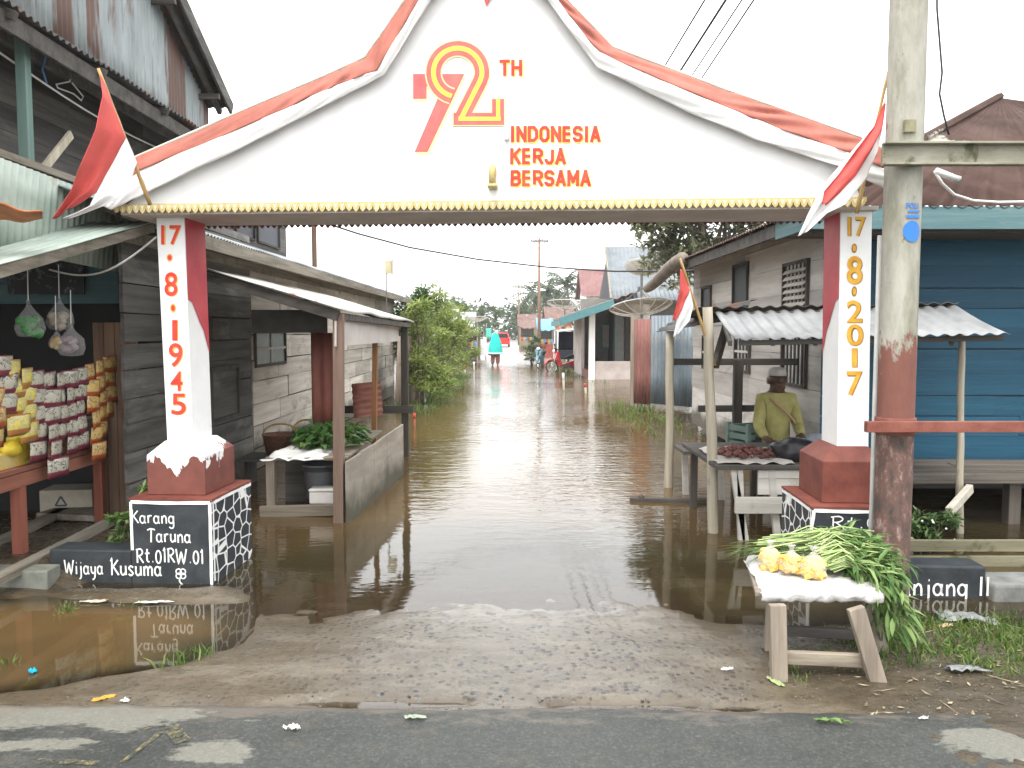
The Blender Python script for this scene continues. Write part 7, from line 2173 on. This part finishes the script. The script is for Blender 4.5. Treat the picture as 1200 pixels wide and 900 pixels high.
def motorbike(lab, loc, rz, paint, dark):
    o = thing('motorbike', lab, 'motorbike', loc, rz, 'motorbikes parked in the water')
    wheel_at(o, .62, .28, .28); wheel_at(o, -.6, .28, .28, 0, .06)
    m = MB(); m.prism([V((x, -.09, z)) for x, z in ((-.75, .66), (-.35, .52), (.05, .42), (.2, .36), (.12, .27), (-.3, .3), (-.5, .42), (-.85, .6))], (0, .18, 0)); m.build('body', paint, o, .02)
    m = MB(); m.prism([V((x, -.17, z)) for x, z in ((.2, .3), (.27, .3), (.46, .78), (.44, .92), (.36, .9))], (0, .34, 0)); m.build('leg_shield', paint, o, .03)
    m = MB(); m.prism([V((x, -.12, z)) for x, z in ((-.78, .70), (-.4, .63), (.02, .6), (.08, .66), (-.2, .76), (-.75, .8))], (0, .24, 0)); m.build('seat', M['black'], o, .03)
    m = MB(); m.prism([V((.62 + .33 * math.cos(t), -.06, .29 + .33 * math.sin(t))) for t in [R(a) for a in range(20, 151, 13)]] + [V((.62 + .29 * math.cos(t), -.06, .29 + .29 * math.sin(t))) for t in [R(a) for a in range(150, 19, -13)]], (0, .12, 0)); m.build('mudguard', paint, o, .01)
    m = MB()
    for y in (-.07, .07): m.tube([(.62, y, .28), (.43, y, .85)], .02, 8)
    m.build('fork', m_chrome, o)
    m = MB(); m.tube([(.33, -.33, .98), (.4, -.15, 1.0), (.42, 0, .97), (.4, .15, 1.0), (.33, .33, .98)], .015, 8); m.ico((.45, 0, .98), .1, 2, sq=(.7, 1, .8)); m.build('handlebar', dark, o, smooth=True)
    m = MB(); m.ico((.53, 0, .93), .075, 2, sq=(.6, 1.2, 1)); m.build('headlight', plain('clear lens', (.7, .7, .7), .1), o, smooth=True)
    m = MB(); m.tube([(.1, -.14, .25), (-.4, -.16, .24), (-.85, -.17, .36)], [.02, .035, .045], 10); m.build('exhaust', m_chrome, o, smooth=True)
    m = MB(); m.box(-.15, .15, -.1, .1, .2, .4); m.build('engine', M['iron'], o, .02)
    m = MB(); m.beam((-.6, .06, .28), (-.1, .06, .3), .03, .05); m.tube([(-.55, -.1, .32), (-.65, -.1, .62)], .025, 8); m.build('swing_arm', M['iron'], o)
    m = MB(); m.box(-.86, -.8, -.06, .06, .62, .7); m.build('tail_light', plain('red lens', (.45, .02, .02), .25), o, .01)
    for y in (-.3, .3):
        m = MB(); m.tube([(.36, y * .8, 1.0), (.34, y, 1.14)], .008, 6); m.ico((.34, y * 1.08, 1.18), .055, 2, sq=(.3, 1.2, .9)); m.build('mirror', M['black'], o, smooth=True)
    return o
b1 = gz(665, 437, 0)
motorbike('red underbone motorbike parked in the water before the porch house', (b1.x, 32.6, -.09), R(203), plain('red bike paint', (.55, .03, .04), .3, .05), M['black'])
motorbike('black motorbike with pale blue front parked left of the red one', (1.3, 36.3, -.07), R(258), plain('pale blue and black paint', (.10, .22, .27), .35, .2), M['black'])
tr_ = thing('cargo_trike', 'dark covered cargo trike with white frame parked behind the red motorbike', 'cargo trike', (2.75, 36, -.08), 0)
m = MB(); m.box(-.68, .7, 0, 2.0, .45, .85); m.build('cargo_box', plain('cargo box with shade in colour', (.02, .022, .035), .6), tr_, .02)  # near-black colour stands in for the shaded interior of the trike
m = MB()
for x in (-.68, .70):
    for y in (0, 2.0): m.tube([(x, y, .45), (x, y, 1.72)], .035, 8)
m.tube([(-.68, 0, 1.72), (0, 0, 1.8), (.70, 0, 1.72)], .04, 8); m.tube([(-.68, 2, 1.72), (0, 2, 1.8), (.70, 2, 1.72)], .04, 8); m.build('frame', M['plastic_white'], tr_, smooth=True)
m = MB(); m.grid(lambda u, v: V((-.7 + 1.42 * u, 2.04 * v, 1.74 + .1 * math.sin(math.pi * u))), 10, 4); m.build('canopy', plain('grey canopy', (.4, .4, .4), .6), tr_, smooth=True, solid=.02)
m = MB(); m.box(-.66, .68, 1.9, 1.95, .85, 1.7); m.box(-.69, -.66, .1, 1.9, .85, 1.7); m.build('back_sheet', plain('dark violet sheet', (.03, .025, .06), .7), tr_)
for x in (-.62, .62): wheel_at(tr_, x, .3, .3, 1.0, .1)
wheel_at(tr_, 0, .3, .3, -.9 + 3.6, .08)
for c_ in tr_.children:
    if c_.name.startswith('wheel'): c_.rotation_euler.z = R(90)
m = MB(); m.beam((0, 2.0, .5), (0, 2.7, .7), .08, .08); m.tube([(-.3, 2.6, 1.0), (0, 2.65, .95), (.3, 2.6, 1.0)], .02, 8); m.tube([(0, 2.7, .3), (0, 2.62, 1.0)], .03, 8); m.build('front_fork', M['iron'], tr_)
# ------------------------------------------------------------------ dishes, poles, antenna, stakes
m_mesh = surf('pale mesh dish', (.36, .325, .27), (.48, .44, .375), 30, rough=.6)
def see_through(m_, f):
    nt = m_.node_tree
    t = nnode(nt, 'ShaderNodeBsdfTransparent')
    ms = nnode(nt, 'ShaderNodeMixShader', i_0=f)
    L_(nt, nt.nodes['Principled BSDF'].outputs[0], ms.inputs[1])
    L_(nt, t.outputs[0], ms.inputs[2])
    L_(nt, ms.outputs[0], nt.nodes['Material Output'].inputs[0])
    return m_
see_through(m_mesh, .6)
def dish(lab, c, r_, depth, tilt, az, base_z, mat, solid=False):
    o = thing('satellite_dish', lab, 'satellite dish', (c.x, c.y, base_z), 0, 'satellite dishes')
    H = c.z - base_z
    Rm = Matrix.Rotation(az, 3, 'Z') @ Matrix.Rotation(tilt, 3, 'X')
    T = lambda p: V((0, 0, H)) + Rm @ V(p)
    m = MB()
    m.grid(lambda u, v: T((r_ * v * math.cos(2 * math.pi * u), r_ * v * math.sin(2 * math.pi * u), depth * v * v)), 40, 8)
    o2 = m.build('reflector', mat, o, smooth=True, solid=.012, recalc=False)
    m = MB()
    for k in range(12):
        t = 2 * math.pi * k / 12
        m.tube([T((r_ * v * math.cos(t), r_ * v * math.sin(t), depth * v * v - .02)) for v in (0, .25, .5, .75, 1)], .014 * r_, 5)
    m.tube([T((r_ * math.cos(2 * math.pi * k / 32), r_ * math.sin(2 * math.pi * k / 32), depth)) for k in range(33)], .018 * r_, 5)
    m.build('rib', M['offwhite'], o2)
    m = MB()
    for k in range(3):
        t = 2 * math.pi * k / 3 + .4
        m.tube([T((r_ * .95 * math.cos(t), r_ * .95 * math.sin(t), depth)), T((0, 0, depth + r_ * .55))], .012, 5)
    m.lathe([(.05, 0), (.05, .12), (.03, .13)], T((0, 0, depth + r_ * .5)), 10); m.build('feed_arm', M['iron'], o)
    m = MB(); m.tube([(0, 0, 0), (0, 0, H - .03)], .04, 8); m.build('mast', M['iron'], o)
    return o
dish('large pale mesh dish standing before the tall grey zinc roof', at(752, 368, 22), .86, .22, R(-14), R(20), .1, m_mesh)
dish('solid white dish above the large mesh dish at right', at(752, 318, 23), .50, .14, R(-25), R(-20), .1, M['white'])
dish('mesh dish on a mast behind the teal roof edge, near the far utility pole', at(662, 362, 41), .95, .32, R(-8), R(-15), .05, m_mesh)
dish('small distant mesh dish above the left shrubs', at(557, 377, 50), .75, .25, R(-6), R(10), .1, m_mesh)
def tpole(lab, px, Y, ytop, r_, arm):
    c = at(px, ytop, Y)
    b = terrain(c.x, Y)
    o = thing('utility_pole', lab, 'utility pole', (c.x, Y, b))
    H = c.z - b
    m = MB(); m.tube([(0, 0, -.3), (0, 0, H * .5), (0, 0, H + .1)], [r_, r_ * .85, r_ * .6], 10); m.build('shaft', plain('weathered pole', (.2, .13, .09), .8), o, smooth=True)
    m = MB(); m.box(-arm, arm, -.05, .05, H - .12, H - .02); m.build('cross_arm', M['iron'], o)
    for k in (-1, -.4, .4, 1):
        m = MB(); m.lathe([(.03, 0), (.05, .05), (.04, .1), (.05, .14), (.01, .18)], (k * arm * .92, 0, H - .02), 8); m.build('insulator', M['offwhite'], o, smooth=True)
    m = MB(); m.tube([(-arm * .6, 0, H - .1), (0, 0, H - .6), (arm * .6, 0, H - .1)], .02, 5); m.build('brace', M['iron'], o)
    return o
tpole('slim brown utility pole with a crossarm standing at the middle of the lane end', 632, 46, 281, .11, .52)
tpole('most distant short utility pole left of the slim brown one', 608, 86, 336, .12, .5)
an = thing('antenna', 'small box antenna on a thin mast above the roof of the left plank house', 'antenna', at(453, 352, 15))
m = MB(); m.tube([(0, 0, -.2), (0, 0, .62)], .012, 6); m.build('mast', M['iron'], an)
m = MB(); m.box(-.02, .1, -.05, .05, .5, .74); m.box(.105, .13, -.06, .06, .48, .76); m.build('antenna_box', plain('pale yellow antenna', (.5, .45, .3), .5), an, .006)
def stake(lab, px, py0, py1, tipred):
    p = gz(px, py0, 0)
    h = (py0 - py1) / 930 * p.y
    o = thing('marker_stake', lab, 'stake', (p.x, p.y, 0), 0, 'marker stakes in the water')
    q = V((rnd(-.05, .05), 0, h))
    m = MB(); m.tube([(0, 0, -.2), q * .6], .03 if p.y > 15 else .02, 8); m.build('shaft', M['wood_pale_z'] if tipred != 2 else M['wood_red_z'], o, smooth=True)
    m = MB(); m.tube([q * .6, q], .032 if p.y > 15 else .022, 8); m.build('tip', plain('red stake paint', (.5, .05, .04), .6) if tipred else M['white'], o, smooth=True)
stake('white stake in the water between the red motorbike and the porch house', 661, 457, 437, 0)
stake('white stake with red tip in front of the white porch pillar', 687, 461, 449, 1)
stake('red tipped stake in the water left of the wading woman', 545, 438, 428, 1)
stake('thin pale stake just left of the wading woman', 556, 434, 424, 0)
stake('red stake in the water below the left shrubs', 486, 500, 484, 2)
# ------------------------------------------------------------------ humid air
hz = MB()
hz.box(-70, 90, -8, 190, -1.4, 13)
hm = bpy.data.materials.new('humid air')
hm.use_nodes = True
hm.node_tree.nodes.clear()
ho = hm.node_tree.nodes.new('ShaderNodeOutputMaterial')
hv = hm.node_tree.nodes.new('ShaderNodeVolumePrincipled')
hv.inputs['Color'].default_value = (.93, .95, .95, 1)
hv.inputs['Density'].default_value = .0008
hv.inputs['Anisotropy'].default_value = .2
L_(hm.node_tree, hv.outputs[0], ho.inputs['Volume'])
tag(hz.build('haze', hm), 'thin humid haze over the flooded lane', 'haze', kind='stuff')
